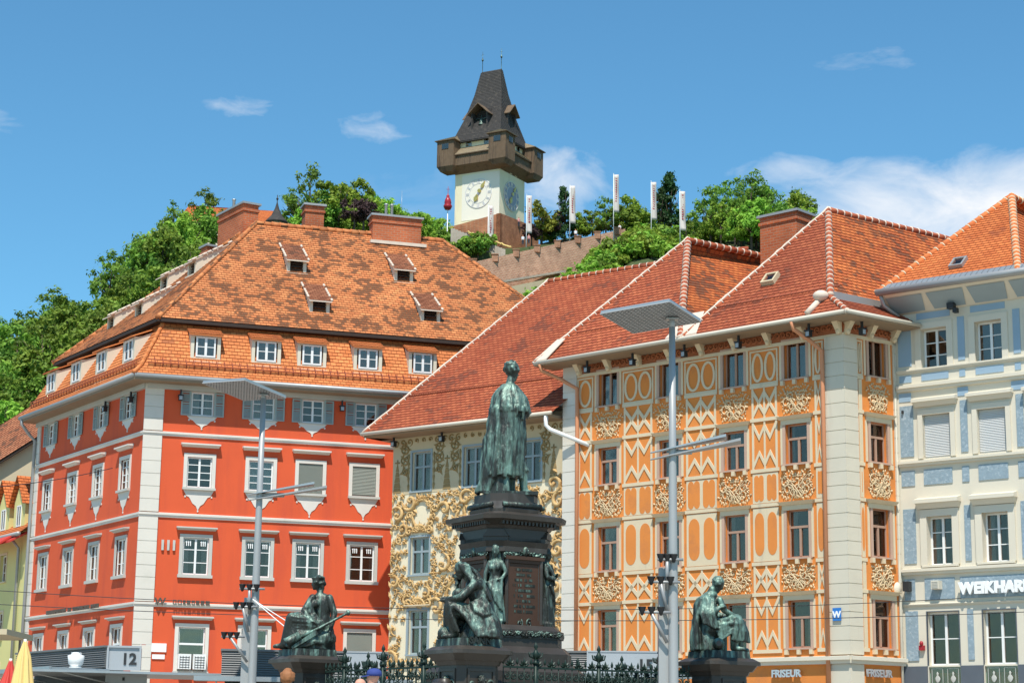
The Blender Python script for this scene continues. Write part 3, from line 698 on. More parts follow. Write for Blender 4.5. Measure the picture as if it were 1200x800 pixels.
# dormers on the mansard
def dormer(F_, x, parent, w_=.92):
    b = MB(); hw = w_/2+.16; z0, z1 = 16.22, 17.34; yf = -.17
    ym = lambda z: -.48+(z-15.82)*(1.33/2.18)
    for sx in (-1, 1):
        xa, xb = (x-hw, x-hw+.14) if sx < 0 else (x+hw-.14, x+hw)
        b.hexa([(xa,yf,z0),(xb,yf,z0),(xb,ym(z0)+.25,z0),(xa,ym(z0)+.25,z0),(xa,yf,z1),(xb,yf,z1),(xb,.9,z1),(xa,.9,z1)])
        b.hexa([(xa,.05,z1),(xb,.05,z1),(xb,.9,z1),(xa,.9,z1),(xa,.3,z1+.12),(xb,.3,z1+.12),(xb,.9,z1+.42),(xa,.9,z1+.42)])
    b.box(x-hw+.14, x+hw-.14, yf, .5, z1-.08, z1); b.box(x-hw+.14, x+hw-.14, yf, .5, z0, z0+.18); b.box(x-hw-.03, x+hw+.03, yf-.09, .0, z0-.07, z0+.004)
    o = b.build('dormer', [MT['cream_cheek']], parent, F_)
    q = MB(); ww, hh = w_-.1, .86; zb = 16.42
    frame_bar(q, x-ww/2, x+ww/2, zb, zb+hh, .07, yf-.02, yf+.05); q.box(x-.05, x+.05, yf-.025, yf+.04, zb+.07, zb+hh-.07)
    for sx in (-1,1): q.box(x+(.05 if sx > 0 else -ww/2+.07), x+(ww/2-.07 if sx > 0 else -.05), yf, yf+.03, zb+hh*.5-.015, zb+hh*.5+.015)
    q.build('casement', [MT['white_frame']], o)
    q = MB(); q.box(x-ww/2+.05, x+ww/2-.05, yf+.012, yf+.018, zb+.05, zb+hh-.05); q.build('pane', [MT['glass_sky']], o)
    q = MB(); q.box(x-hw+.14, x+hw-.14, .35, .45, z0+.15, z1-.05); q.build('interior', [MT['interior']], o)
    q = MB(); q2 = []
    lo, hi = -.34, .92
    P4 = [F_ @ Vector(p) for p in ((x-hw-.08,lo,z1+.02),(x+hw+.08,lo,z1+.02),(x+hw+.08,hi,z1+.56),(x-hw-.08,hi,z1+.56))]
    tiled_slope(q, P4, F_.to_3x3() @ Vector((1,0,0)), 0, .19); q.slab([p-Vector((0,0,.01)) for p in P4], .05, 1)
    Wi = WM[o.name].inverted(); q.v = [tuple(Wi @ Vector(p)) for p in q.v]; q.build('dormer_roof', [MT['tile_fresh'], MT['tile_fresh']], o)
for x in (2.30, 4.85, 6.80, 9.23, 11.65, 14.2, 16.8): dormer(FB, x, red)
for x in (-1.82, -4.85, -7.85, -10.95): dormer(FA, x, red, .95)
# shed dormers high on the roof
def shed(F_, x, y, z, parent, w_=.88):
    b = MB(); hw = w_/2; h = .62; tp = math.tan(R(43.8)); back = .62/(tp-math.tan(R(31)))
    for sx in (-1,1):
        xa, xb = (x-hw, x-hw+.14) if sx < 0 else (x+hw-.14, x+hw)
        b.hexa([(xa,y,z-.08),(xb,y,z-.08),(xb,y+.05,z-.08),(xa,y+.05,z-.08),(xa,y,z+h),(xb,y,z+h),(xb,y+back,z+h+back*.6),(xa,y+back,z+h+back*.6)])
    b.box(x-hw-.05, x+hw+.05, y-.10, y+.05, z-.16, z-.06); b.box(x-hw+.14, x+hw-.14, y+.01, y+.06, z+h-.1, z+h)
    o = b.build('roof_dormer', [MT['cream_cheek']], parent, F_)
    q = MB(); q.box(x-hw+.14, x+hw-.14, y+.25, y+.3, z-.06, z+h-.05)
    for i in range(4): q.box(x-hw+.16, x+hw-.16, y+.10, y+.14, z+i*.13, z+i*.13+.05)
    q.build('vent_louvre', [MT['dark_wood']], o)
    q = MB(); lo, hi = -.22, back+.05; s = math.tan(R(31))
    P4 = [F_ @ Vector((x+dx, y+yy, z+h+.03+yy*s)) for dx, yy in ((-hw-.06,lo),(hw+.06,lo),(hw+.06,hi),(-hw-.06,hi))]
    tiled_slope(q, P4, F_.to_3x3() @ Vector((1,0,0)), 0, .19); q.slab([p-Vector((0,0,.01)) for p in P4], .05, 1)
    for i in (0, 1):
        p0, p1 = (P4[0], P4[3]) if i == 0 else (P4[1], P4[2]); n = 8
        for k in range(n):
            if (k*7+i*3) % 5: q.tube([p0+(p1-p0)*(k/n)+Vector((0,0,.03)), p0+(p1-p0)*((k+.7)/n)+Vector((0,0,.03))], .055, 6, 1)
    Wi = WM[o.name].inverted(); q.v = [tuple(Wi @ Vector(p)) for p in q.v]; q.build('dormer_roof', [MT['tile_brown'], MT['mortar_white']], o)
for x, y, z in ((6.8,3.95,21.42),(7.4,1.5,19.07),(11.75,3.95,21.42),(12.4,1.5,19.07)): shed(FB, x, y, z, red)
for x, y, z in ((-8.85,1.72,19.27),(-5.6,1.72,19.27),(-7.8,3.78,21.25),(-5.25,4.0,21.45)): shed(FA, x, y, z, red, .86)
def chimney(F_, x0, x1, y0, y1, z0, z1, parent, pots=0, cap=True):
    b = MB(); b.box(x0, x1, y0, y1, z0, z1); b.box(x0-.05, x1+.05, y0-.05, y1+.05, z1-.32, z1-.2)
    o = b.build('chimney', [MT['chimney_brick']], parent, F_)
    if cap:
        q = MB(); q.box(x0-.1, x1+.1, y0-.1, y1+.1, z1+.002, z1+.10); q.build('chimney_cap', [MT['zinc']], o)
    for i in range(pots):
        q = MB(); q.lathe([(.07,0),(.07,.55),(.10,.56),(.10,.62)], (x0+(x1-x0)*(.3+.12*i), (y0+y1)/2, z1+.1), 10); q.build('flue_pipe', [MT['galv_steel']], o)
chimney(FA, -8.2, -5.45, 6.55, 7.3, 21, 25.25, red, 1); chimney(FB, 10.85, 13.2, 6.55, 7.3, 23.2, 25.15, red, 2)
chimney(FB, 7.9, 8.8, 8.0, 8.8, 22, 25.75, red); chimney(FA, -10.6, -9.9, 6.8, 7.4, 21, 24.2, red)
q = MB()
q.box(10.7, 13.4, 6.25, 6.54, 23.75, 23.9); q.build('chimney_flashing', [MT['mortar_white']], red, FB)
# fixtures
for x in (1.35, 8.15): lantern(red, FB @ T((x,-.25,14.72)))
for x in (-1.1, -3.9): lantern(red, FA @ T((x,-.25,14.72)))
for x in (.80,1.03,1.26): text('1', .56, .06, 'house_number', MT['grey_trim'], red, FB @ T((x,-.06,8.38)), bold=.020)
q = MB(); q.box(.25, 1.30, -.06, -.001, 4.28, 4.62); o = q.build('notice_board', [MT['sign_white']], red, FB)
q = MB(); q.box(.30, .48, -.064, -.0605, 4.34, 4.56); q.build('notice_mark', [MT['awning_red']], o)
q = MB(); q.box(.75, 1.25, -.05, -.001, 4.0, 4.18); q.build('notice_board', [MT['sign_white']], red, FB)
for x in (2.02, 2.62):
    q = MB(); q.box(x-.26, x+.26, -.32, -.05, 3.62, 4.22); o = q.build('air_conditioner', [MT['white_frame']], red, FB)
    q = MB()
    for i in range(5):
        q.box(x-.2, x+.2, -.332, -.3205, 3.68+i*.1, 3.70+i*.1)
    for i in range(4): q.box(x-.2+i*.12, x-.18+i*.12, -.338, -.333, 3.66, 4.14)
    q.build('grille', [MT['dark_metal']], o)
# row of small bronze letters standing on the lowest band (not legible in the photo)
rl = random.Random(5)
def letter_row(F_, x0, x1, z, parent):
    q = MB(); x = x0
    while x < x1:
        wv = rl.uniform(.10,.17); hv = .17
        if rl.random() > .12:
            q.box(x, x+.035, -.22, -.17, z, z+hv); q.box(x+wv-.035, x+wv, -.22, -.17, z, z+hv)
            q.box(x+.035, x+wv-.035, -.22, -.17, z+hv*rl.choice((.0,.4,.75)), z+hv*rl.choice((.2,.55,.98)) if False else z+hv*.98)
        x += wv+.05
    q.build('lettering', [MT['bronze_letters']], parent, F_)
letter_row(FB, 1.45, 3.05, 6.20, red); letter_row(FA, -9.6, -3.6, 6.20, red)
text('W', .42, .05, 'letter', MT['bronze_letters'], red, FB @ T((.72,-.20,6.14)), bold=.012)
# ------------------------------------------------------------------ stucco house
stu = thing('stucco_house', 'cream house encrusted with golden baroque stucco scrolls behind the bronze monument, plain red tiled roof', 'building', FC)
colsC = [-7.05, -4.40, -1.60]; hC = []; WC = []
specC = dict(frame='bluegrey_frame', t=.07, transom=.62, mull=1, surround=(.08,.03,'bluegrey_frame'), sill=(.08,.07,.09,'bluegrey_frame'))
for i, c in enumerate(colsC):
    for j, (z, h) in enumerate(((10.72,1.58),(7.38,1.48),(4.25,1.72))):
        s2 = dict(specC); s2.update(w=.98, h=h, curtain=.30 if j == 0 else (.42 if j == 1 else .2))
        if j == 1: s2['glass'] = 'glass_sky'
        if j == 2: s2.update(surround=(.10,.03,'bluegrey_frame'), hood=(.12,.10,.14,.12,'cream_trim'))
        hC.append((c-.49, c+.49, z, z+h)); WC.append(('stucco_%d' % j, i % 2, FC @ T((c,0,z)), s2))
b = MB(); wall(b, -8.55, .35, 0, 13.3, hC, .42); b.poly([(-8.55,0,0),(-8.55,0,13.3),(-8.55,9,13.3),(-8.55,9,0)]); b.poly([(0,0,0),(0,9,0),(0,9,13.3),(0,0,13.3)])
b.poly([(-8.55,9,0),(0,9,0),(0,9,13.3),(-8.55,9,13.3)])
b.build('wall', [MT['stucco_cream']], stu)
for k_, v_, M_, s_ in WC: window(k_, stu, M_, v_, **s_)
b = MB(); band(b, -8.57, 0, 3.78, 3.96, .14); b.build('string_course', [MT['cream_trim']], stu)
rn = random.Random(11)
def spiral(mb, cx, cz, r, turns, sg, a0, y=-.03, th=.055, m=0, seg=6, n=22):
    P = []; Rr = []
    for i in range(n):
        f = i/(n-1); a = a0 + sg*turns*2*math.pi*f; q = r*(1-f)**.8
        P.append((cx+q*math.cos(a), y-.05*f*th/.055, cz+q*math.sin(a))); Rr.append(th*(.55+.6*math.sin(math.pi*min(1,f*1.25))**.7) if f < .8 else th*(.9))
    mb.tube(P, Rr, seg, m)
def leaf(mb, x, z, a, ln, wd, y=-.02, hgt=.06, m=0):
    ca, sa = math.cos(a), math.sin(a); q = lambda u, v, yy: (x+u*ca-v*sa, yy, z+u*sa+v*ca)
    mb.add([q(0,0,y), q(ln*.45,wd,y), q(ln,0,y-hgt*.4), q(ln*.45,-wd,y), q(ln*.45,0,y-hgt)], [(0,1,4),(1,2,4),(2,3,4),(3,0,4)], m, False)
hold = [(c-.62, c+.62, z-.10, z+h+.10) for c in colsC for z, h in ((10.72,1.58),(7.38,1.48),(4.25,1.72))]
voids = [(-6.95,9.75,.42,.52),(-5.1,6.3,.42,.75),(-4.3,9.75,.40,.48),(-1.55,9.7,.42,.5),(-2.6,6.4,.4,.7),(-7.0,3.3,.3,.5)]
def free(x, z, r):
    if any(a-r*.55 < x < b_+r*.55 and c-r*.55 < z < d+r*.55 for a, b_, c, d in hold): return False
    return all(((x-vx)/(vw+r*.35))**2+((z-vz)/(vh+r*.35))**2 > 1 for vx, vz, vw, vh in voids)
relief = MB(); placed = []
def try_place(x, z, r):
    if not free(x, z, r) or any((x-a)**2+(z-c)**2 < (.74*(r+q))**2 for a, c, q in placed): return False
    placed.append((x, z, r)); return True
axes = [-8.2, -5.72, -3.0, -.45]
for _ in range(5200):
    ax = rn.choice(axes); z = rn.uniform(3.7, 10.55); x = ax + rn.gauss(0, .62)
    if rn.random() < .45: x = rn.uniform(-8.4, -.1)
    if not -8.42 < x < -.08: continue
    # thinner ornament low on the wall
    if z < 5.6 and abs(x-ax) > .30 and rn.random() < .8: continue
    try_place(x, z, rn.choice((.50,.42,.34,.26,.18,.13)))
for x, z, r in placed:
    sg = 1 if (x - min(axes, key=lambda a: abs(a-x))) > 0 else -1
    a0 = rn.uniform(0, 6.28)
    if r > .15:
        spiral(relief, x, z, r*.82, rn.uniform(.9,1.3), sg, a0, -.06, .050*min(1.35, r/.30))
        if rn.random() < .6: spiral(relief, x+r*.9*math.cos(a0), z+r*.9*math.sin(a0), r*.5, rn.uniform(.7,1.1), -sg, a0+math.pi, -.035, .026)
        for k in range(rn.randint(5,8)):
            a = a0+sg*k*.62; q_ = r*rn.uniform(.35,.95); leaf(relief, x+q_*math.cos(a), z+q_*math.sin(a), a+sg*rn.uniform(.3,1.5), r*rn.uniform(.5,.9), r*.17, -.015, .11)
        if r > .3: relief.ball((x, -.07, z), (.075,.06,.075), 0, 8)
    else:
        for k in range(5): leaf(relief, x, z, a0+k*1.257, r*1.25, r*.36, -.015, .09)
        relief.ball((x, -.05, z), (r*.3,.06,r*.3), 0, 8)
# cartouches: frames round the smooth fields, shells over the windows, garlands
for vx, vz, vw, vh in voids:
    n = 30; pts = [(vx+(vw+.07)*math.cos(2*math.pi*i/n)*(1+.07*math.sin(6*math.pi*i/n)), -.05, vz+(vh+.07)*math.sin(2*math.pi*i/n)) for i in range(n+1)]
    relief.tube(pts, .052, 6, 0); relief.tube([(p[0]*1.0+(p[0]-vx)*.2, -.03, p[2]+(p[2]-vz)*.16) for p in pts], .03, 5, 0)
    for k in range(7): leaf(relief, vx, vz+vh+.03, math.pi*(k+.5)/7, .32, .06, -.03, .09)
for c in colsC:
    for z in (9.05, 6.15):
        for k in range(9): leaf(relief, c, z, math.pi*(k+.5)/9, .40 if k % 2 else .48, .065, -.03, .10)
        relief.tube([(c+.36*math.cos(math.pi*i/12), -.06, z-.02+.30*math.sin(math.pi*i/12)) for i in range(13)], .05, 6, 0)
        spiral(relief, c-.52, z+.06, .2, 1.3, 1, 0, -.05, .05); spiral(relief, c+.52, z+.06, .2, 1.3, -1, math.pi, -.05, .05)
for x in (-8.48,-.06):
    for k in range(16): leaf(relief, x, 3.9+k*.42, math.pi/2+rn.uniform(-.5,.5), .36, .07, -.02, .09)
relief.build('stucco_relief', [MT['stucco_ochre']], stu)
# painted top storey: flat ground and brown scroll painting (1-3 cm plaster layer)
b = MB(); wall(b, -8.55, .35, 10.62, 12.95, [h for h in hC if h[2] > 10], .0); b.v = [(x, y-.012, z) for x, y, z in b.v]
b.build('painted_field', [MT['painted_beige']], stu)
b = MB()
for ax in (-8.3,-5.72,-3.0,-.5):
    for z in (12.0, 11.55, 12.45):
        for sg in (-1, 1):
            if ax < -8 and sg < 0 or ax > -.6 and sg > 0: continue
            spiral(b, ax+sg*.42, z, .26 if z > 11.8 else .17, 1.5, sg, math.pi/2, -.014, .034)
            for k in range(4): leaf(b, ax+sg*.4, z, k*1.5+z, .34, .07, -.013, .012)
    for i, wv in enumerate((.30,.24,.18,.12,.07)): b.prism([(ax-wv/2-.05,10.7+i*.22),(ax+wv/2+.05,10.7+i*.22),(ax+wv/2,10.7+i*.22+.20),(ax-wv/2,10.7+i*.22+.20)], -.03, -.008)
    b.tube([(ax,-.014,11.75),(ax,-.014,12.05)], .03, 5); b.tube([(ax-.12,-.014,11.93),(ax+.12,-.014,11.93)], .03, 5)
for x in [i*.36-8.4 for i in range(24)]:
    if not any(abs(x-c) < .62 for c in colsC): spiral(b, x, 12.72, .15, 1.2, 1, x, -.014, .028)
    else: spiral(b, x, 12.76, .10, 1.2, 1, x, -.014, .024)
for c in colsC:
    for sg in (-1, 1):
        b.tube([(c+sg*.66, -.014, 10.75+.1*i) for i in range(16)], [.02+.02*(i % 3) for i in range(16)], 5)
b.build('scroll_painting', [MT['painted_ochre']], stu)
zC = 13.08; oC = 1.0
pC = lambda x, o, z: FC @ Vector((x,-o,z))
rise = math.tan(R(44))
b = MB(); tiled_slope(b, [pC(-9.35,oC,zC), pC(.10,oC,zC), pC(4.2,-6.7,zC+7.7*rise), pC(-5.7,-6.7,zC+7.7*rise)], dC)
tiled_slope(b, [pC(-9.35,-14,zC), pC(-9.35,oC,zC), pC(-5.7,-6.7,zC+7.7*rise)], FC.to_3x3() @ Vector((0,1,0)))
ridge_tiles(b, pC(-9.35,oC,zC), pC(-5.7,-6.7,zC+7.7*rise), .08, .34); hip_bead(b, pC(-9.35,oC+.03,zC+.08), pC(-5.7,-6.67,zC+7.7*rise+.08), .04); ridge_tiles(b, pC(-5.7,-6.7,zC+7.7*rise), pC(4.2,-6.7,zC+7.7*rise), .13, .36)
build_w(b, 'roof', [MT['tile_red'], MT['mortar_white']], stu)
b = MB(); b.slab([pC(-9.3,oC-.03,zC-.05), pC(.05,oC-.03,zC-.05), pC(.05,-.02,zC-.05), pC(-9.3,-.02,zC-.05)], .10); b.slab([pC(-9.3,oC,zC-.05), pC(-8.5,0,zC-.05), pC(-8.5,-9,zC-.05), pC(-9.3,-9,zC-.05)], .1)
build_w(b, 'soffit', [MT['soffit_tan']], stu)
b = MB(); gutter(b, pC(-9.4,oC+.06,zC-.02), pC(.12,oC+.06,zC-.02), .075); build_w(b, 'gutter', [MT['pale_gutter']], stu)
b = MB(); b.tube([pC(-.15,oC+.02,zC-.1), pC(-.20,oC-.05,zC-.45), pC(-.05,.9,zC-.62), pC(1.45,.42,zC-1.30)], .085, 8); build_w(b, 'downpipe', [MT['white_frame']], stu)
b = MB()   # line of snow-guard tiles across the roof
for i in range(72):
    x = -8.7+i*.125; f = .24; p0 = pC(x, oC-1.75, zC+1.75*rise); b.tube([p0, p0+Vector((0,0,.10))], .028, 4)
b.tube([pC(-8.75,oC-1.75,zC+1.75*rise+.07), pC(.4,oC-1.75,zC+1.75*rise+.07)], .02, 5)
build_w(b, 'snow_guard', [MT['guard_red']], stu)
def skylight(F_, x, o, z, pitch, parent, w_=.5, l_=.75, frame_m='cream_cheek', glass='glass_sky', h=.16):
    b = MB(); c, s = math.cos(pitch), math.sin(pitch)
    q = lambda u, v, t: F_ @ Vector((x+u, -o+v*c-t*s, z+v*s+t*c))
    def bx(mb, u0, u1, v0, v1, t0, t1):
        mb.hexa([q(u0,v0,t0),q(u1,v0,t0),q(u1,v1,t0),q(u0,v1,t0),q(u0,v0,t1),q(u1,v0,t1),q(u1,v1,t1),q(u0,v1,t1)])
    for a in ((-w_/2,-w_/2+.07,0,l_),(w_/2-.07,w_/2,0,l_),(-w_/2+.07,w_/2-.07,0,.07),(-w_/2+.07,w_/2-.07,l_-.07,l_)): bx(b, *a, -.05, h)
    o_ = MB(); bx(o_, -w_/2+.05, w_/2-.05, .05, l_-.05, h-.05, h-.03)
    P_ = b; P_.v = [tuple(WM[parent.name].inverted() @ Vector(p)) for p in P_.v]; ob = P_.build('skylight', [MT[frame_m]], parent)
    o_.v = [tuple(WM[parent.name].inverted() @ Vector(p)) for p in o_.v]; o_.build('pane', [MT[glass]], ob)
skylight(FC, -.72, oC-2.3, zC+2.3*rise+.03, R(44), stu, .5, .8, 'tan_plaster')
for x in (-8.25,-5.75): lantern(stu, FC @ T((x,-.35,12.75)))

# ------------------------------------------------------------------ orange house on the corner
ora = thing('orange_house', 'orange corner house patterned with cream zigzags, ovals and leaf reliefs, two steep red roofs', 'building', FD)
colsD = [-1.96, -4.59, -7.49, -10.39]; rowsD = [(13.20,1.28),(10.25,1.36),(7.06,1.62),(4.05,1.58)]
hD, hE_, WD = [], [], []
specD = dict(w=.90, frame='brown_frame', t=.05, transom=.64, mull=1, mull_low=True, surround=(.11,.04,'rose_frame'), sill=(.09,.06,.13,'rose_frame'), curtain=.24)
for j, (z, h) in enumerate(rowsD):
    for i, c in enumerate(colsD):
        s2 = dict(specD); s2['h'] = h; v = 0
        if j == 0: s2.update(transom=None, mull_low=False, glass='glass_sky', curtain=.28)
        if j == 3: s2.update(cur_low=True, curtain=.34)
        if (i+j) % 3 == 1: s2['curtain'] = .16; v = 1
        if i == 1 and j == 3: s2['curtain'] = 0; v = 2
        hD.append((c-.45, c+.45, z, z+h)); WD.append(('orange_%d' % j, v, FD @ T((c,0,z)), s2))
    s2 = dict(specD); s2.update(h=h, w=.82, curtain=.36)
    if j == 0: s2.update(transom=None, mull_low=False)
    hE_.append((1.6-.41, 1.6+.41, z, z+h)); WD.append(('orange_e%d' % j, 0, FE @ T((1.6,0,z)), s2))
MiE = FD.inverted() @ FE
b = MB(); wall(b, -12.6, 0, 0, 15.2, hD+[(c-.7,c+.7,.3,2.7) for c in colsD], .4); b2 = MB(); wall(b2, 0, 9, 0, 15.2, hE_+[(.9,2.2,.3,2.7)], .4)
nb = len(b.v); b.v += [tuple(MiE @ Vector(p)) for p in b2.v]; b.f += [tuple(nb+i for i in f) for f in b2.f]; b.m += b2.m; b.s += b2.s
b.poly([(-12.6,0,0),(-12.6,0,15.2),(-12.6,12,15.2),(-12.6,12,0)])
b.build('wall', [MT['orange_plaster']], ora)
for k_, v_, M_, s_ in WD: window(k_, ora, M_, v_, **s_)
for F_, xs_ in ((FD, colsD), (FE, [1.55])):
    for x in xs_:
        q = MB(); q.box(x-.7, x+.7, .2, .24, .3, 2.7); q.build('shop_window', [MT['glass_sky']], ora, F_)
        q = MB(); q.box(x-.75, x+.75, .7, .74, .2, 2.8); q.build('shop_interior', [MT['interior']], ora, F_)
# quoins
b = MB(); quoin(b, -.72, .06, 3.78, 14.45, .46, .07); b.build('quoin', [MT['stone_quoin']], ora, FD); b = MB(); quoin(b, -12.6, -11.92, 3.78, 14.9, .50, .06); b.build('quoin', [MT['quoin_white']], ora, FD)
b = MB(); quoin(b, -.06, .58, 3.78, 14.45, .46, .071); b.build('quoin', [MT['stone_quoin']], ora, FE); b = MB(); quoin(b, 2.36, 2.50, 3.78, 14.6, .50, .05); b.build('quoin', [MT['stone_quoin']], ora, FE)
b = MB(); b.box(-.72, .05, -.06, .02, 0, 3.48); b.build('quoin', [MT['stone_quoin']], ora, FD)
b = MB(); b.box(-.05, .58, -.061, .02, 0, 3.48); b.build('quoin', [MT['stone_quoin']], ora, FE)
# string courses, lintels, window heads
levels = [13.06, 11.86, 10.10, 8.88, 6.90, 5.85, 3.92]
def piers(cols, x0, x1, hw=.72):
    """strips between the window axes"""
    c = sorted(cols); e = [x0] + [v for q in c for v in (q-hw, q+hw)] + [x1]; return [(e[i], e[i+1]) for i in range(0, len(e), 2) if e[i+1]-e[i] > .12]
CP = 'cream_trim'
def orange_face(F_, cols, x0, x1, tagname):
    for (a, c) in piers(cols, x0, x1):
        tr = MB(); op = MB()
        nh = 2 if c-a > 1.0 else 1
        for zb in (13.02, 11.84, 10.06, 8.86, 6.86, 5.82, 3.90): tr.box(a, c, -.045, .01, zb, zb+.12)
        iw = (c-a-.12)
        X0, X1 = a+.06, c-.06
        # top: ovals
        z0, z1 = 13.14, 14.36; frame_bar(tr, a, c, z0+.001, z1, .06, -.03, .01)
        for k in range(nh):
            cx = X0+iw*(k+.5)/nh; tr.ring(cx, (z0+z1)/2, iw/nh*.5-.02, .52, .09, -.035, .01, 0, 26)
        # zigzag panels
        for z0, z1 in ((11.96,13.01),(10.18,11.83),(5.94,6.85),(4.02,5.81)):
            for xx in (X0, X1-.08): tr.box(xx, xx+.08, -.03, .01, z0, z1)
            if nh == 2: tr.box((X0+X1)/2-.035, (X0+X1)/2+.035, -.03, .01, z0, z1)
            d = min(.42, (z1-z0)*.34); t = .19
            segs = 2*nh
            xa = [X0+.08+(X1-X0-.16)*i/segs for i in range(segs+1)]
            zt = [z1-.05-(d if i % 2 else 0) for i in range(segs+1)]; zb = [z0+.05+(d if i % 2 else 0) for i in range(segs+1)]
            tr.strip([(xa[i], zt[i]-t) for i in range(segs+1)], [(xa[i], zt[i]) for i in range(segs+1)], -.032, .01)
            tr.strip([(xa[i], zb[i]) for i in range(segs+1)], [(xa[i], zb[i]+t) for i in range(segs+1)], -.032, .01)
        # scalloped slots
        z0, z1 = 8.98, 10.05; tr.box(X0, X1, -.02, .01, z0+.02, z1-.02)
        for k in range(nh):
            xa, xb = X0+iw*k/nh+.07, X0+iw*(k+1)/nh-.07; q = (xb-xa)/4
            op.box(xa, xb, -.027, -.019, z0+.20, z1-.20)
            for sx in (-1, 1):
                cx = (xa+xb)/2+sx*q; n = 8
                op.prism([(cx+q*math.cos(math.pi*i/n), z1-.20+q*1.2*math.sin(math.pi*i/n)) for i in range(n+1)], -.027, -.019)
                op.prism([(cx-q*math.cos(math.pi*i/n), z0+.20-q*1.2*math.sin(math.pi*i/n)) for i in range(n+1)], -.027, -.019)
        # pointed lozenges
        z0, z1 = 6.98, 8.85; tr.box(X0, X1, -.02, .01, z0+.02, z1-.02)
        for k in range(nh):
            cx = X0+iw*(k+.5)/nh; hw_ = min(.26, iw/nh*.36); zb_, zt_ = z0+.22, z1-.18; n = 8; pts = []
            zl, zh = zb_+.32, zt_-.32
            pts = [(cx+hw_*math.cos(math.pi/2*(1-i/n)), zl-.32*math.cos(math.pi/2*i/n)) for i in range(n+1)][::1]
            pts += [(cx+hw_*math.cos(math.pi/2*i/n), zh+.32*math.sin(math.pi/2*i/n)**1.0) for i in range(n+1)]
            pts += [(2*cx-x, z) for x, z in pts[::-1]][1:-1]
            op.prism(pts, -.027, -.019)
        op_ = tr.build('cream_pattern', [MT[CP]], ora, F_); op.build('orange_inlay', [MT['orange_plaster']], op_)
    for c in cols:
        hw = .62
        for zl in (11.78, 8.84, 5.80):
            tr = MB()
            tr.box(c-hw, c+hw, -.05, .01, zl-.17, zl)           # head panel under the lintel
            tr.hexa([(c-hw-.04,-.09,zl+.001),(c+hw+.04,-.09,zl+.001),(c+hw+.04,.01,zl+.001),(c-hw-.04,.01,zl+.001),(c-hw-.10,-.20,zl+.11),(c+hw+.10,-.20,zl+.11),(c+hw+.10,.01,zl+.13),(c-hw-.10,.01,zl+.13)])
            tr.build('window_head', [MT[CP]], ora, F_)
        for z, h in rowsD:
            tr = MB()
            for sx in (-1, 1):
                x = c+sx*(.56+.045); tr.box(x-.045, x+.045, -.03, .01, z-.02, z+h+.02)
            for dx in (-.5,0,.5): tr.box(c+dx-.06, c+dx+.06, -.13, .01, z-.22, z-.065)
            tr.build('jamb_trim', [MT[CP]], ora, F_)
orange_face(FD, colsD, -11.90, -.80, 'd'); orange_face(FE, [1.6], .60, 2.36, 'e')
# leaf reliefs between the storeys
_rel = {}
def leaf_panel(F_, x, z0, z1, hw, style):
    key = (style, round(hw, 2))
    M = F_ @ T((x, 0, z0))
    if key in _rel: return copy_tree(_rel[key], ora, M)
    rr = random.Random(style*13+3); b = MB(); h = z1-z0
    for sg in (-1, 1):
        for k in range(3 if style != 1 else 4):
            cx = sg*hw*(.22+.3*(k % 2)+.12*(k > 1)); cz = h*(.25+.5*(k/3 if style != 1 else k/4)); r = .17+.05*(k % 2)
            n = 16; P = [(sg*(.03+.04*k), -.03, h*.08)] if k < 2 else []
            for i in range(n):
                f = i/(n-1); a = math.pi*(1.2-.2*k)+sg*f*6.3; q = r*(1-.75*f); P.append((cx+q*math.cos(a)*sg, -.045, cz+q*math.sin(a)))
            b.tube(P, [.019]*len(P), 5)
        for i in range(9): 
            f = i/8; b_ = (sg*(.05+hw*.8*f), h*(.15+.72*f) if style != 2 else h*(.12+.7*f**.6))
        b.tube([(sg*(-.22+hw*1.05*i/10), -.04, h*(.06+.8*(i/10)**(1.3 if style == 0 else .8))) for i in range(11)], [.026-.0015*i for i in range(11)], 6)
    for i in range(74):
        x_, z_ = hw*.96*((i*.618) % 1), (.05+.9*((i+.5)/74))*h; a = rr.uniform(0,6.28); ln = rr.uniform(.09,.15)
        if style == 0 and z_ < h*.45 and x_ > hw*.75: continue
        for sg in (1,-1):
            leaf(b, sg*x_, z_, a if sg > 0 else math.pi-a, ln, ln*.30, -.010, .045)
    for i in range(8):
        x_, z_ = rr.uniform(0,hw*.9), rr.uniform(.1,.9)*h
        for sg in (1,-1): b.ball((sg*x_, -.03, z_), .024, 0, 6)
    o = b.build('leaf_relief', [MT['relief_cream']], ora, M); _rel[key] = o; return o
for c in colsD:
    leaf_panel(FD, c, 11.93, 12.98, .68, 0); leaf_panel(FD, c, 8.98, 10.02, .68, 1); leaf_panel(FD, c, 5.94, 6.84, .68, 2)
for z0, z1, st in ((11.95,12.95,0),(9.0,10.0,1),(5.95,6.82,2)): leaf_panel(FE, 1.6, z0, z1, .52, st)
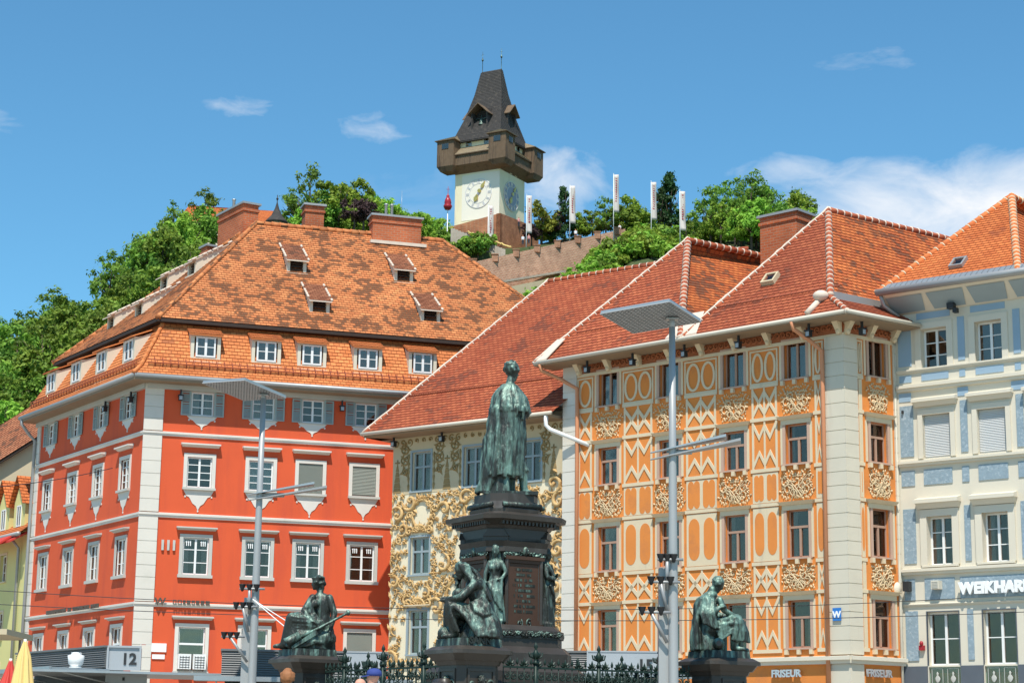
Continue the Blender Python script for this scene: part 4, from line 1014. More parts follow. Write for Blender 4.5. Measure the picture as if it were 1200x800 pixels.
# frieze with consoles
for F_, x0, x1 in ((FD,-11.9,.06),(FE,-.06,2.5)):
    b = MB(); b.box(x0, x1, -.05, .01, 14.40, 14.52, 1); b.box(x0, x1, -.03, .01, 14.521, 14.98, 0)
    x = x0+.12
    while x < x1-.1:
        spiral(b, x, 14.74, .14, 1.3, 1 if int(x*7) % 2 else -1, x, -.05, .034, 0, 5, 14); leaf(b, x+.08, 14.74, x*3, .16, .05, -.035, .05, 0); x += .24
    b.build('frieze', [MT['frieze_red'], MT['cream_trim']], ora, F_)
    b = MB(); n = max(2, round((x1-x0)/1.45))
    for i in range(n+1):
        x = x0+.15+(x1-x0-.3)*i/n
        b.hexa([(x-.09,-.12,14.50),(x+.09,-.12,14.50),(x+.09,0,14.50),(x-.09,0,14.50),(x-.11,-.42,14.9),(x+.11,-.42,14.9),(x+.11,0,14.9),(x-.11,0,14.9)]); b.ball((x,-.16,14.56), (.09,.09,.11), 0, 8)
    b.build('console', [MT['cream_trim']], ora, F_)
# shop cornice and lettering
for F_, x0, x1, k in ((FD,-12.6,.10,0),(FE,-.10,2.5,1)):
    b = MB(); band(b, x0, x1, 3.49, 3.76, .22 if not k else .221); b.build('shop_cornice', [MT['ivory']], ora, F_)
text('FRISEUR', .33, .06, 'lettering', MT['steel_letters'], ora, FD @ T((-3.05,-.12,3.10)), bold=.012); text('FRISEUR', .33, .06, 'lettering', MT['steel_letters'], ora, FE @ T((.62,-.12,3.10)), bold=.012)
b = MB(); b.box(-.56,-.24,-.13,-.10,4.88,5.30); o = b.build('street_plate', [MT['sign_blue']], ora, FD)
text('W', .30, .012, 'plate_letter', MT['sign_white'], o, FD @ T((-.40,-.137,4.98)), 'CENTER', .012)
# eaves and roofs
oD, zD = 1.05, 14.97; tD = 1.068
pD = lambda x, o, z: FD @ Vector((x,-o,z)); pE = lambda x, o, z: FE @ Vector((x,-o,z))
K0 = line_x(FD, FE, oD, oD, zD)
sl = lambda o: zD+(oD-o)*tD
Q = line_x(FD, FE, .25, -.25, sl(.25)); A1 = pD(-9.6,-3.85,sl(-3.85)); A2 = pD(-3.05,-3.85,sl(-3.85))
eh = Vector((dE.x, dE.y, 0))
VL = pD(-13.2,oD,zD); V0 = pD(-6.15,oD-.02,zD+.02)
Vb = V0 + eh*13; Vb.z = zD+1.4
b = MB()
tiled_slope(b, [VL, V0, A1], dD); tiled_slope(b, [V0, K0, Q, A2], dD)
B1 = A1+eh*13; B2 = A2+eh*15
build_w(b, 'front_roof', [MT['tile_red']], ora)
b = MB()
tiled_slope(b, [V0, Vb, B1, A1], dE); 
QE = pE(13,-.25,Q.z); tiled_slope(b, [Q, QE, B2, A2], dE)
tiled_slope(b, [VL, VL+eh*13, B1, A1], dE); tiled_slope(b, [V0, V0+eh*15, B2, A2], dE)
build_w(b, 'side_roof', [MT['tile_mix']], ora)
b = MB()
for p_, q_, r_, s_ in ((VL,A1,.10,.34),(V0,A1,.14,.30),(A1,B1,.13,.36),(V0,A2,.10,.34),(Q,A2,.13,.32),(A2,B2,.13,.36)):
    b = MB(); ridge_tiles(b, p_, q_, r_, s_)
    if r_ == .10: hip_bead(b, p_+Vector((0,-.03,.09)), q_+Vector((0,-.03,.09)), .042)
    build_w(b, 'ridge_tiles', [MT['tile_red'], MT['mortar_white']], ora)
b = MB(); KE = pE(2.65, oD, zD); tiled_slope(b, [K0, KE, pE(2.65,-.2,zD+.75), pE(-.35,-.2,zD+.75)], dE)
ridge_tiles(b, K0, pE(-.35,-.2,zD+.78), .10, .3)
b.slab([pE(-.3,-.2,zD+1.0), pE(3.0,-.2,zD+1.0), pE(3.0,-.6,zD+1.0), pE(-.3,-.6,zD+1.0)], .3, 2)
build_w(b, 'pent_roof', [MT['tile_red'], MT['mortar_white'], MT['zinc']], ora)
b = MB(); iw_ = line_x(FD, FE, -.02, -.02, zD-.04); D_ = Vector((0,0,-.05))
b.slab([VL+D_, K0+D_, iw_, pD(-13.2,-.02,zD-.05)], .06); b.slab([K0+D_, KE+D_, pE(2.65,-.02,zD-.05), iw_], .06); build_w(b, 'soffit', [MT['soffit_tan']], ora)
b = MB(); gutter(b, VL, K0, .075); gutter(b, K0, KE, .075); build_w(b, 'gutter', [MT['pale_gutter']], ora)
for x, x2 in ((-12.9,-11.80),(-1.35,-.76)):
    b = MB(); b.tube([pD(x,oD,zD-.05), pD(x,oD-.1,zD-.30), pD((x+x2)/2,.5,zD-.62), pD(x2,.16,zD-1.0), pD(x2,.14,zD-2), pD(x2,.14,2)], .075, 8); build_w(b, 'downpipe', [MT['copper_pipe']], ora)
b = MB(); V1 = pD(-6.15,oD-.3,zD+.45)
b.slab([pD(-6.9,oD-.1,zD+.16), pD(-5.5,oD-.1,zD+.16), pD(-5.75,.15,zD+1.12), pD(-6.5,.15,zD+1.12)], .05); build_w(b, 'flashing', [MT['mortar_white']], ora); b = MB()
b.slab([pD(-13.25,oD,zD+.10), pD(-12.6,oD,zD+.12), pD(-12.3,.3,zD+1.0), pD(-12.7,.3,zD+1.0)], .05); build_w(b, 'flashing', [MT['mortar_white']], ora); b = MB()
b.tube([pD(-.75,1.0,zD+.15), pD(-.6,.5,zD+.65)], .11, 8); b.ball(pD(-.55,.45,zD+.82), (.28,.28,.20), 0, 10)
build_w(b, 'flashing', [MT['mortar_white']], ora)
b = MB()
for i in range(80):
    x = -12+i*.15; p0 = pD(x, oD-1.1, zD+1.1*tD)
    if -6.9 < x < -5.4: continue
    b.tube([p0, p0+Vector((0,0,.09))], .026, 4)
b.tube([pD(-12.0,oD-1.1,zD+1.1*tD+.06), pD(-6.9,oD-1.1,zD+1.1*tD+.06)], .02, 5); b.tube([pD(-5.4,oD-1.1,zD+1.1*tD+.06), pD(-.1,oD-1.1,zD+1.1*tD+.06)], .02, 5)
build_w(b, 'snow_guard', [MT['guard_red']], ora)
skylight(FD, -3.55, oD-1.75, sl(oD-1.75)+.03, R(46.9), ora, .55, .55, 'tan_plaster')
chimney(FD, -8.05, -6.30, 6.5, 7.6, 17, 21.35, ora)
# dormer wall behind the first roof
b = MB(); P0 = A1+eh*7.2; P1 = A1+eh*12
b.poly([P0, P1, P1+Vector((dD.x*2.6,dD.y*2.6,-1.2)), P0+Vector((dD.x*2.6,dD.y*2.6,-2.6))]); 
tiled_slope(b, [P0+Vector((dD.x*2.8,dD.y*2.8,-1.3)), P1+Vector((dD.x*2.8,dD.y*2.8,-.9)), P1+Vector((0,0,.15)), P0+Vector((0,0,.05))], dE, 1)
build_w(b, 'rear_dormer', [MT['tan_plaster'], MT['tile_red']], ora)
for x in (-10.9,-8.7,-6.3,-3.9,-.95): lantern(ora, FD @ T((x,-.62,14.60)))
lantern(ora, FE @ T((.35,-.55,14.60)))

# ------------------------------------------------------------------ blue house
blu = thing('blue_house', 'pale blue and ivory house with white windows, grey blinds and bold white shop lettering', 'building', FF)
mat('blind_white', (0.60,0.60,0.58), 0.6, 0.04)
colsF = [1.47, 3.46, 5.45, 7.44]; hF = []; WF = []
def arch_f(o): pass
specF1 = dict(w=.96, h=1.37, frame='white_frame', t=.06, bars=(.34,.66), surround=(.22,.05,'ivory'), recess=.24, sill=(.06,.05,.1,'ivory'))
specF2 = dict(w=1.02, h=1.48, frame='white_frame', recess=.16, blind='blind_white', slat=.055, surround=(.17,.06,'ivory'), hood=(.28,.30,.26,.24,'ivory'))
specF3 = dict(w=.92, h=1.62, frame='white_frame', t=.06, recess=.24, bars=(.36,.68), curtain=.25, surround=(.24,.07,'ivory'), sill=(.10,.07,.2,'ivory'), hood=(.26,.36,.30,.28,'ivory'))
specF4 = dict(w=1.14, h=1.75, frame='white_frame', t=.06, recess=.22, mull=1, bars=(.5,), surround=(.03,.02,'slate_dado'))
for i, c in enumerate(colsF):
    for j, (z, s2) in enumerate(((13.48,specF1),(10.40,specF2),(6.80,specF3),(3.50,specF4))):
        s2 = dict(s2)
        if j == 0 and i == 1: s2['glass'] = 'glass_sky'
        hF.append((c-s2['w']/2, c+s2['w']/2, z, z+s2['h'])); WF.append(('blue_%d' % j, 1 if (j == 0 and i == 1) else 0, FF @ T((c,0,z)), s2))
b = MB(); wall(b, 0, 9, 0, 16.2, hF+[(c-.57,c+.57,.2,3.45) for c in colsF], .4); b.poly([(0,0,13),(0,0,16.2),(0,8,16.2),(0,8,13)]); b.poly([(9,0,0),(9,8,0),(9,8,16.2),(9,0,16.2)]); b.build('wall', [MT['ivory']], blu)
for k_, v_, M_, s_ in WF: window(k_, blu, M_, v_, **s_)
b = MB()
for z0, z1, p_ in ((13.38,13.52,.10),(12.74,12.98,.16),(10.16,10.36,.16),(6.50,6.72,.16),(5.46,5.56,.08)): band(b, 0.06, 9, z0, z1, p_)
b.build('string_course', [MT['ivory']], blu)
class _Panels:
    def __init__(s, nm, m): s.nm, s.m = nm, m
    def box(s, *a):
        q = MB(); q.box(*a); q.build(s.nm, [MT[s.m]], blu)
smo = _Panels('blue_field', 'blue_smooth'); ren = _Panels('render_panel', 'blue_render')
e = [.04] + [v for c in colsF for v in (c-.78, c+.78)] + [9]
for i in range(0, len(e), 2):
    a, c = e[i], e[i+1]
    if i: a += .02
    if c-a < .1: continue
    smo.box(a+.08, c-.08, -.02, .01, 13.62, 15.12); smo.box(a+.1, c-.1, -.02, .01, 13.06, 13.30)
    ren.box(a+.08, c-.08, -.03, .01, 10.50, 12.25); ren.box(a+.08, c-.08, -.03, .01, 9.5, 10.02); ren.box(a+.10, c-.10, -.03, .01, 6.88, 8.72); ren.box(a+.08, c-.12, -.03, .01, 3.66, 5.30)
for c in colsF:
    smo.box(c-.62, c+.62, -.02, .01, 15.2, 15.42); smo.box(c-.5, c+.5, -.02, .01, 13.06, 13.30)
    ren.box(c-.52, c+.52, -.03, .01, 9.5, 10.02)
smo.box(.1,.55,-.02,.01,12.4,12.7); smo.box(2.28,2.66,-.02,.01,12.4,12.7); smo.box(4.2,4.7,-.02,.01,12.4,12.7)
ren.box(.12,.50,-.03,.01,5.66,6.36); ren.box(.86,1.94,-.03,.01,5.66,6.36); ren.box(2.14,8.6,-.03,.01,5.66,6.36)
b = MB()
for c0_, c1_ in zip([0]+[c+.6 for c in colsF], [c-.6 for c in colsF]+[9]): b.box(c0_, c1_, -.06, .01, 0, 3.48)
b.build('dado', [MT['slate_dado']], blu)
for c in colsF:
    q = MB(); q.box(c-.56, c+.56, .05, .10, 2.75, 3.49); o = q.build('balustrade_panel', [MT['glass_sky']], blu, FF)
    q = MB()
    for sx in (-.28,.28):
        frame_bar(q, c+sx-.20, c+sx+.20, 2.84, 3.40, .015, .035, .048); q.lathe([(.0,0),(.05,.02),(.09,.08),(.10,.14),(.06,.2),(.02,.24),(.045,.30),(.0,.36)], (c+sx,.042,2.94), 8, 0, True, 1, .08)
    q.build('etched_motif', [MT['grey_trim']], o)
    q = MB(); q.box(c-.55, c+.55, .8, .84, .2, 2.8); q.build('shop_interior', [MT['interior']], blu, FF)
    q = MB(); frame_bar(q, c-.56, c+.56, .2, 2.74, .07, .05, .11); q.box(c-.04, c+.04, .05, .11, .27, 2.67); q.build('shop_door', [MT['white_frame']], blu, FF)
    q = MB(); q.box(c-.49, c+.49, .075, .085, .27, 2.67); q.build('shop_glass', [MT['glass_sky']], blu, FF)
text('WEIKHARD', .50, .10, 'lettering', MT['sign_white'], blu, FF @ T((2.20,-.20,5.80)), bold=.030)
q = MB(); q.box(1.22,1.50,-.30,-.03,5.98,6.26); o = q.build('vent_unit', [MT['ivory']], blu, FF)
q = MB()
for i in range(5): q.box(1.25,1.47,-.312,-.301,6.01+i*.05,6.03+i*.05)
q.build('grille', [MT['grey_trim']], o)
q = MB(); q.box(.20,.42,-.34,-.10,5.95,6.28); q.tube([(.3,-.1,6.1),(.3,0,6.1)], .03, 6); q.build('flood_light', [MT['dark_metal']], blu, FF)
q = MB(); q.ball((-.12,-.18,6.05), (.20,.20,.24), 0, 12); q.tube([(-.12,-.18,6.05),(-.12,0.0,6.05)], .04, 6); q.build('wall_lamp', [MT['ivory']], blu, FF)
q = MB(); q.box(.22,.28,-.10,0,12.0,12.1) ; q.box(2.18,2.42,-.42,-.18,15.35,15.55); q.tube([(2.3,-.3,15.5),(2.3,-.05,15.62)], .03, 6); q.box(2.38,2.52,-.40,-.2,15.2,15.36); q.build('security_camera', [MT['dark_metal']], blu, FF)
q = MB(); q.box(.62,.80,-.12,-.001,4.0,4.16); q.ball((.71,-.10,4.22), (.07,.07,.09), 0, 8); q.build('alarm_box', [MT['lantern_red']], blu, FF)
q = MB(); q.tube([(-.02,-.10,15.2),(-.02,-.10,7.0),(.02,-.16,6.5),(.02,-.16,0)], .05, 8); q.build('downpipe', [MT['stone_quoin']], blu, FF)
# coved eaves
oF, zF = .92, 16.12
b = MB()
for i in range(18):
    x0 = -.05+i*.5; b.hexa([(x0,-.04,15.45),(x0+.5,-.04,15.45),(x0+.5,.02,15.45),(x0,.02,15.45),(x0,-oF,16.0),(x0+.5,-oF,16.0),(x0+.5,.02,16.1),(x0,.02,16.1)], 0)
b.build('cove', [MT['ivory']], blu)
b = MB()
for i in range(6):
    x0 = .1+i*1.5; b.add([(x0,-.12,15.485),(x0+1.15,-.12,15.485),(x0+1.35,-.80,15.905),(x0+.0,-.80,15.905)], [(0,1,2,3)])
b.v = [(x, y-.004, z-.006) for x, y, z in b.v]; b.build('cove_panel', [MT['bluegrey_frame']], blu)
pF = lambda x, o, z: FF @ Vector((x,-o,z)); tF = math.tan(R(40))
b = MB(); b.tube([pF(-.12,oF+.10,zF-.02), pF(9.1,oF+.10,zF-.02)], .12, 10); b.tube([pF(-.02,oF+.04,zF-.05), pF(.02,.75,zF-.45), pF(.32,.35,zF-.78), pF(.28,.1,zF-.85)], .07, 8)
build_w(b, 'gutter', [MT['zinc']], blu)
b = MB()
for i in range(46):
    x = -.1+i*.2; b.hexa([pF(x,oF+.02,zF+.05),pF(x+.18,oF+.02,zF+.05),pF(x+.18,oF-.3,zF+.30),pF(x,oF-.3,zF+.30),pF(x,oF+.02,zF+.09),pF(x+.18,oF+.02,zF+.09),pF(x+.18,oF-.3,zF+.34),pF(x,oF-.3,zF+.34)])
build_w(b, 'eaves_flashing', [MT['galv_steel']], blu)
b = MB(); s2 = lambda o: zF+(oF-o)*tF
Aa = pF(2.72,-4.0,s2(-4.0)); Ab = Aa + eh*(-1)*0
back = FF.to_3x3() @ Vector((0,1,0))
tiled_slope(b, [pF(-.15,oF,zF), pF(5.0,oF,zF), Aa], dF); tiled_slope(b, [pF(5.0,oF,zF), pF(5.0,-12,zF+1.5), Aa+back*9, Aa], back)
tiled_slope(b, [pF(-.15,oF,zF), pF(-.15,-12,zF), Aa+back*9, Aa], back)
Ac = pF(7.3,-4.0,s2(-4.0)); tiled_slope(b, [pF(5.0,oF,zF), pF(9.2,oF,zF), Ac], dF); tiled_slope(b, [pF(9.2,oF,zF), pF(9.2,-12,zF), Ac+back*9, Ac], back); tiled_slope(b, [pF(5.0,oF,zF), pF(5.0,-12,zF), Ac+back*9, Ac], back)
build_w(b, 'roof', [MT['tile_orange']], blu)
for p_, q_, r_, s_ in ((pF(-.15,oF,zF),Aa,.12,.32),(pF(5.0,oF,zF),Aa,.14,.30),(Aa,Aa+back*9,.13,.34),(pF(9.2,oF,zF),Ac,.15,.30)):
    b = MB(); ridge_tiles(b, p_, q_, r_, s_); build_w(b, 'ridge_tiles', [MT['tile_orange'], MT['cream_trim']], blu)
skylight(FF, 2.45, oF-.75, s2(oF-.75)+.03, R(40), blu, .5, .6, 'zinc', 'glass_sky', .12)
# ------------------------------------------------------------------ neighbours up the side street
yel = thing('yellow_house', 'narrow yellow house at the left edge with two small gabled dormers, beyond the red building', 'building', FA @ T((-17.5,0,0)))
FY = FA @ T((-12.75, 0.0, 0))
hY = []; WY = []
specY = dict(w=.85, h=1.25, frame='white_frame', bars=(.36,.68), surround=(.10,.03,'cream_trim'), sill=(.10,.06,.14,'cream_trim'))
for x in (-3.6,-6.0,-8.4):
    for z in (8.1, 5.4, 3.0): hY.append((x-.42, x+.42, z, z+1.25)); WY.append(('yellow', FY @ T((x,0,z))))
b = MB(); wall(b, -11, 0, 0, 10.1, hY, .4); b.v = [tuple(T((4.75,0,0)) @ Vector(p)) for p in b.v]; b.build('wall', [MT['yellow_plaster']], yel)
for k_, M_ in WY: window(k_, yel, M_, 0, **specY)
b = MB(); pY = lambda x, o, z: FY @ Vector((x,-o,z))
tiled_slope(b, [pY(-11,.5,10.15), pY(.0,.5,10.15), pY(.0,-5.0,14.6), pY(-11,-5.0,14.6)], dA); build_w(b, 'roof', [MT['tile_orange']], yel)
b = MB(); b.slab([pY(-11,.9,9.75), pY(-.3,.9,9.75), pY(-.3,0,10.25), pY(-11,0,10.25)], .1); b.slab([pY(-3.2,1.3,9.6), pY(-.8,1.3,9.6), pY(-.8,.1,10.4), pY(-3.2,.1,10.4)], .1); build_w(b, 'awning_roof', [MT['awning_red']], yel)
b = MB(); gutter(b, pY(-11,.6,10.05), pY(0,.6,10.05), .1); b.tube([pY(-1.2,.6,10.0), pY(-1.2,.15,9.5), pY(-1.2,.12,0)], .07, 8); build_w(b, 'gutter', [MT['zinc']], yel)
for x in (-1.75,-3.9):
    b = MB(); b.box(x-.75,x+.75,-.02,3,10.3,11.75); b.prism([(x-.75,11.751),(x+.75,11.751),(x,12.75)], -.02, 3); o = b.build('gabled_dormer', [MT['yellow_plaster']], yel, FY)
    q = MB()
    for sx in (-1,1):
        P4 = [FY @ Vector(p) for p in ((x+sx*.95,-.25,11.55),(x+sx*.95,3.2,11.55),(x,3.2,12.95),(x,-.25,12.95))]; tiled_slope(q, P4, FY.to_3x3() @ Vector((0,1,0)))
    Wi = WM[o.name].inverted(); q.v = [tuple(Wi @ Vector(p)) for p in q.v]; q.build('dormer_roof', [MT['tile_orange']], o)
    q = MB(); frame_bar(q, x-.3,x+.3,10.55,11.55,.06,-.06,-.022); q.box(x-.03,x+.03,-.06,-.022,10.61,11.49); q.build('casement', [MT['white_frame']], o)
    q = MB(); q.box(x-.26,x+.26,-.04,-.034,10.6,11.5); q.build('pane', [MT['glass_sky']], o)
rear = thing('rear_house', 'plain tan house with a weathered brown roof rising behind the narrow yellow house', 'building', (-30,108,0))
FR_ = frame((-25.6,105.5), R(72)); b = MB(); b.prism([(-10,0),(0,0),(0,17.5),(-10,10.1)], 0, .4); b.poly([(0,0,0),(0,12,0),(0,12,17.5),(0,0,17.5)])
b.v = [tuple(FR_ @ Vector(p)) for p in b.v]; build_w(b, 'wall', [MT['tan_plaster']], rear)
b = MB(); pR = lambda x, o, z: FR_ @ Vector((x,-o,z)); 
tiled_slope(b, [pR(-10,.5,10.0), pR(.4,.5,17.7), pR(.4,-2.2,20.0), pR(-10,-2.2,12.3)], FR_.to_3x3() @ Vector((1,0,.74))); b.slab([pR(-10,.45,9.94), pR(.4,.45,17.64), pR(.4,-.6,17.64), pR(-10,-.6,9.94)], .12, 1)
build_w(b, 'roof', [MT['tile_brown'], MT['dark_wood']], rear)
b = MB(); b.tube([(-29.2,100,14),(-29.2,100,21.2)], .05, 6); b.tube([(-29.5,100,21.0),(-28.9,100,21.0)], .03, 5); b.tube([(-29.4,100,20.6),(-29.0,100,20.6)], .03, 5)
mst = b.build('aerial_mast', [MT['galv_steel']], rear, Matrix())

# ------------------------------------------------------------------ the castle hill
CAMZ = .45
def px_dir(x): return (x-600)/2273.0           # bearing (tangent) used only to lay the hill out by compass direction
SKY = [(-500,15,260),(-200,26,260),(-60,43,250),(0,47,250),(60,50.5,255),(100,54.5,258),(140,60,265),(170,67,272),(200,72.5,280),(240,75,290),(300,78,305),(360,85.5,320),(420,88.5,330),(480,88,335),(530,90.5,338),(620,91,340),(660,90,335),(730,89,330),(800,88,330),(870,90,330),(940,89,330),(1050,84,330),(1200,72,330),(1600,60,330)]
def interp(t):
    x = 600+t*2273
    if x <= SKY[0][0]: return SKY[0][1:]
    for (xa,za,da),(xb,zb,db) in zip(SKY, SKY[1:]):
        if x <= xb:
            f = (x-xa)/(xb-xa); return za+(zb-za)*f, da+(db-da)*f
    return SKY[-1][1:]
def hill_z(t, y):
    """ground height for tangent bearing t at distance y"""
    zr, dr = interp(t); y0 = 128.0
    if y <= y0: return -.5
    if y >= dr: return zr + min(2, (y-dr)*.01)
    f = (y-y0)/(dr-y0); f = f*f*(3-2*f)*.35+f*.65
    px = 600+t*2273; yw = 304.5+(px-510)*.1004
    drop = 10.5*max(0,min(1,(px-490)/50))*max(0,1-max(0,px-560)/200) if y < yw else 0
    return zr*f - drop*min(1,max(0,(y-230)/40)) + 1.3*noise.noise(Vector((t*40, y*.05, 0)))*min(1, f*4)
b = MB(); ts = [-1.1+i*.04 for i in range(20)]+[-.3+i*.006 for i in range(101)]+[.34+i*.04 for i in range(20)]; nT = len(ts); yy = [120+i*6 for i in range(20)]+[240+i*2 for i in range(60)]+[380,430,520]
b.add([(t*y, y, hill_z(t, y)) for y in yy for t in ts], [(j*nT+i, j*nT+i+1, (j+1)*nT+i+1, (j+1)*nT+i) for j in range(len(yy)-1) for i in range(nT-1)], 0, True)
tag(b.build('hill', [MT['hill_soil']]), kind='structure')
def ground_at(x, y): return hill_z(x/y, y)

# trees: crowns of many leaf-sized faces gathered in clumps, limbs showing through
def crown_mesh(seed, rx, rz, n_clump, n_leaf, leaf_s, mats, conical=False, open_=0.0):
    rr = random.Random(seed); b = MB(); b.tint = []; cl = []
    for i in range(n_clump):
        for _ in range(60):
            u = Vector((rr.gauss(0,1), rr.gauss(0,1), rr.gauss(0,1))).normalized()*rr.uniform(.35,1)**.6
            if conical:
                z = rr.uniform(0,1); rad = (1-z)**.8*rx*rr.uniform(.4,1); a = rr.uniform(0,6.28); p = Vector((rad*math.cos(a), rad*math.sin(a), z*2*rz))
            else:
                lump = 1+.35*noise.noise(Vector((u.x*1.7+seed*3.1, u.y*1.7, u.z*1.7)))
                p = Vector((u.x*rx*lump, u.y*rx*lump, rz+u.z*rz*lump*(1 if u.z > 0 else .8)))
            if noise.noise(p*.45+Vector((seed*9.1,0,0))) > -.25+open_: break
        cl.append(p)
    for p in cl:
        cr = rr.uniform(.55,1.15)*(rx*.24 if not conical else rx*.2); ct = rr.uniform(.1,.8)
        for k in range(n_leaf):
            u = Vector((rr.gauss(0,1), rr.gauss(0,1), rr.gauss(0,.75))); q = p+u*cr*.55
            nrm = (u.normalized()+Vector((rr.gauss(0,.6), rr.gauss(0,.6), rr.gauss(.35,.6)))).normalized(); a = nrm.orthogonal().normalized(); c = nrm.cross(a)
            an = rr.uniform(0,6.28); a, c = a*math.cos(an)+c*math.sin(an), c*math.cos(an)-a*math.sin(an); s = leaf_s*rr.uniform(.6,1.35)
            b.add([q-a*s, q+c*s*.55, q+a*s, q-c*s*.55], [(0,1,2,3)]); b.tint.append(max(0, min(1, ct+rr.uniform(-.2,.2))))
    return b.mesh('crown', mats)
def trunk_mesh(seed, h, r, spread, limbs=6):
    rr = random.Random(seed); b = MB()
    b.tube([(0,0,-.8),(0,0,h*.3),(rr.uniform(-.2,.2),rr.uniform(-.2,.2),h*.62),(rr.uniform(-.4,.4),rr.uniform(-.4,.4),h*.95)], [r*1.2,r*.85,r*.6,r*.15], 7)
    for i in range(limbs):
        a = 6.28*i/limbs+rr.uniform(-.4,.4); z0 = h*rr.uniform(.28,.6); b.tube([(0,0,z0),(spread*.45*math.cos(a),spread*.45*math.sin(a),z0+h*.16),(spread*.85*math.cos(a),spread*.85*math.sin(a),z0+h*rr.uniform(.2,.34))], [r*.5,r*.3,r*.08], 5)
    return b.mesh('trunk', [MT['bark']])
KINDS = {}
def kind_mesh(k):
    if k in KINDS: return KINDS[k]
    nm, sd_ = k
    if nm == 'broad': v = (trunk_mesh(sd_, 8, .28, 3.0), crown_mesh(sd_, 3.6, 3.6, 46, 70, .30, [MT['leaf']]), 1.4)
    elif nm == 'light': v = (trunk_mesh(sd_, 8, .24, 2.8), crown_mesh(sd_, 3.3, 3.4, 46, 70, .28, [MT['leaf_light']]), 1.2)
    elif nm == 'airy': v = (trunk_mesh(sd_, 10, .25, 3.0, 9), crown_mesh(sd_, 3.4, 4.6, 40, 44, .26, [MT['leaf']], False, .15), 1.8)
    elif nm == 'fir': v = (trunk_mesh(sd_, 11, .22, 1.6, 12), crown_mesh(sd_, 3.0, 5.6, 80, 46, .26, [MT['leaf_dark']], True), .8)
    elif nm == 'plum': v = (trunk_mesh(sd_, 6, .2, 2.2), crown_mesh(sd_, 2.6, 2.7, 34, 60, .26, [MT['leaf_plum']]), .8)
    elif nm == 'gold': v = (trunk_mesh(sd_, 6, .18, 1.6), crown_mesh(sd_, 2.3, 3.4, 40, 60, .26, [MT['leaf_gold']]), .3)
    elif nm == 'shrub': v = (trunk_mesh(sd_, 1.6, .08, 1.0), crown_mesh(sd_, 1.9, 1.25, 26, 56, .24, [MT['leaf_light']]), .0)
    elif nm == 'dshrub': v = (trunk_mesh(sd_, 1.6, .08, 1.0), crown_mesh(sd_, 1.9, 1.3, 26, 56, .24, [MT['leaf']]), .0)
    KINDS[k] = v; return v
rt_ = random.Random(77)
def tree(kind, x, y, s, label, group=None, name=None, dz=0.0):
    nm, sd_ = kind; tm, cm, cz = kind_mesh(kind)
    M = T((x, y, ground_at(x, y)+dz)) @ Matrix.Rotation(rt_.uniform(0,6.28), 4, 'Z') @ Matrix.Diagonal((s*rt_.uniform(.9,1.12), s*rt_.uniform(.9,1.12), s*rt_.uniform(.9,1.1), 1))
    t_ = thing(name or {'fir':'fir_tree','shrub':'shrub','dshrub':'shrub','plum':'plum_tree'}.get(nm, 'leafy_tree'), label, 'shrub' if 'shrub' in nm else 'tree', M, group)
    o = bpy.data.objects.new('trunk', tm); put(o, t_); o = bpy.data.objects.new('crown', cm); put(o, t_, M @ T((0,0,cz))); return t_
# wooded slope on the left, nearest trees low down, climbing to the crest
n_ = 0
rows_ = [(r_, px) for r_ in (.42,.52,.62,.72,.82,.92,1.0) for px in range(-110, 345, 22)]
for r_, px in rows_:
    if px > 222 and r_ > .8: continue
    t = px_dir(px+rt_.uniform(-13,13)); zr, dr = interp(t); y = 128+(dr-128)*(r_+rt_.uniform(-.04,.04)); 
    k = rt_.choice([('broad',1),('broad',2),('broad',3),('light',4),('airy',5)]) if r_ < .95 else rt_.choice([('airy',5),('airy',6),('broad',3)])
    where = 'low on the wooded slope left of the red building' if r_ < .65 else 'high on the wooded slope left of the red building'
    where += ', deep green and dense' if k[0] == 'broad' else (', bright yellow green' if k[0] == 'light' else ', loose and open crowned')
    tree(k, t*y, y, rt_.uniform(.78,1.08)*(.92 if r_ > .9 else 1), 'leafy tree ' + where, 'trees on the wooded slope')
# crest between the hilltop house and the tower
for px, k, s in ((338,('airy',6),1.25),(352,('airy',5),1.35),(372,('broad',1),1.3),(388,('light',4),1.35),(404,('light',7),1.45),(420,('light',4),1.3),(438,('light',7),1.35),(455,('light',4),1.1),(470,('light',7),1.15),(488,('light',4),1.05),(505,('dshrub',9),1.7),(365,('broad',3),.95),(395,('broad',1),.9),(432,('broad',2),.85),(476,('light',4),.8),(346,('light',7),1.0),(380,('light',4),1.0),(412,('light',7),1.0),(448,('light',7),1.0),(462,('light',4),1.0),(482,('light',7),.95),(496,('light',4),.9),(512,('light',7),.75),(520,('dshrub',9),1.6)):
    t = px_dir(px); zr, dr = interp(t); y = dr-14+rt_.uniform(-8,8)
    tree(k, t*y, y, s*.82, {'light':'bright green leafy tree on the crest between hilltop house and clock tower','airy':'tall loose leafy tree beside the hilltop house roof'}.get(k[0], 'dense green tree on the crest between hilltop house and clock tower'), 'trees on the crest left of the tower')
for px, s in ((407,1.15),(418,1.3)):
    t = px_dir(px); y = 300; tree(('plum',8), t*y, y, s*.7, 'bare purplish brown bush among bright trees above the red roof', 'purple bushes left of the tower', 'plum_bush', 3.5)
# slope shrubs below the tower, left of the big wall
for i in range(60):
    px = rt_.uniform(488,575); t = px_dir(px); y = rt_.uniform(288,301.5)+(px-488)*.16
    tree(rt_.choice([('dshrub',9),('dshrub',10),('shrub',11)]), t*y, y, rt_.uniform(.8,1.25), 'green shrub on the bank below the brick bastion of the clock tower', 'shrubs below the bastion')
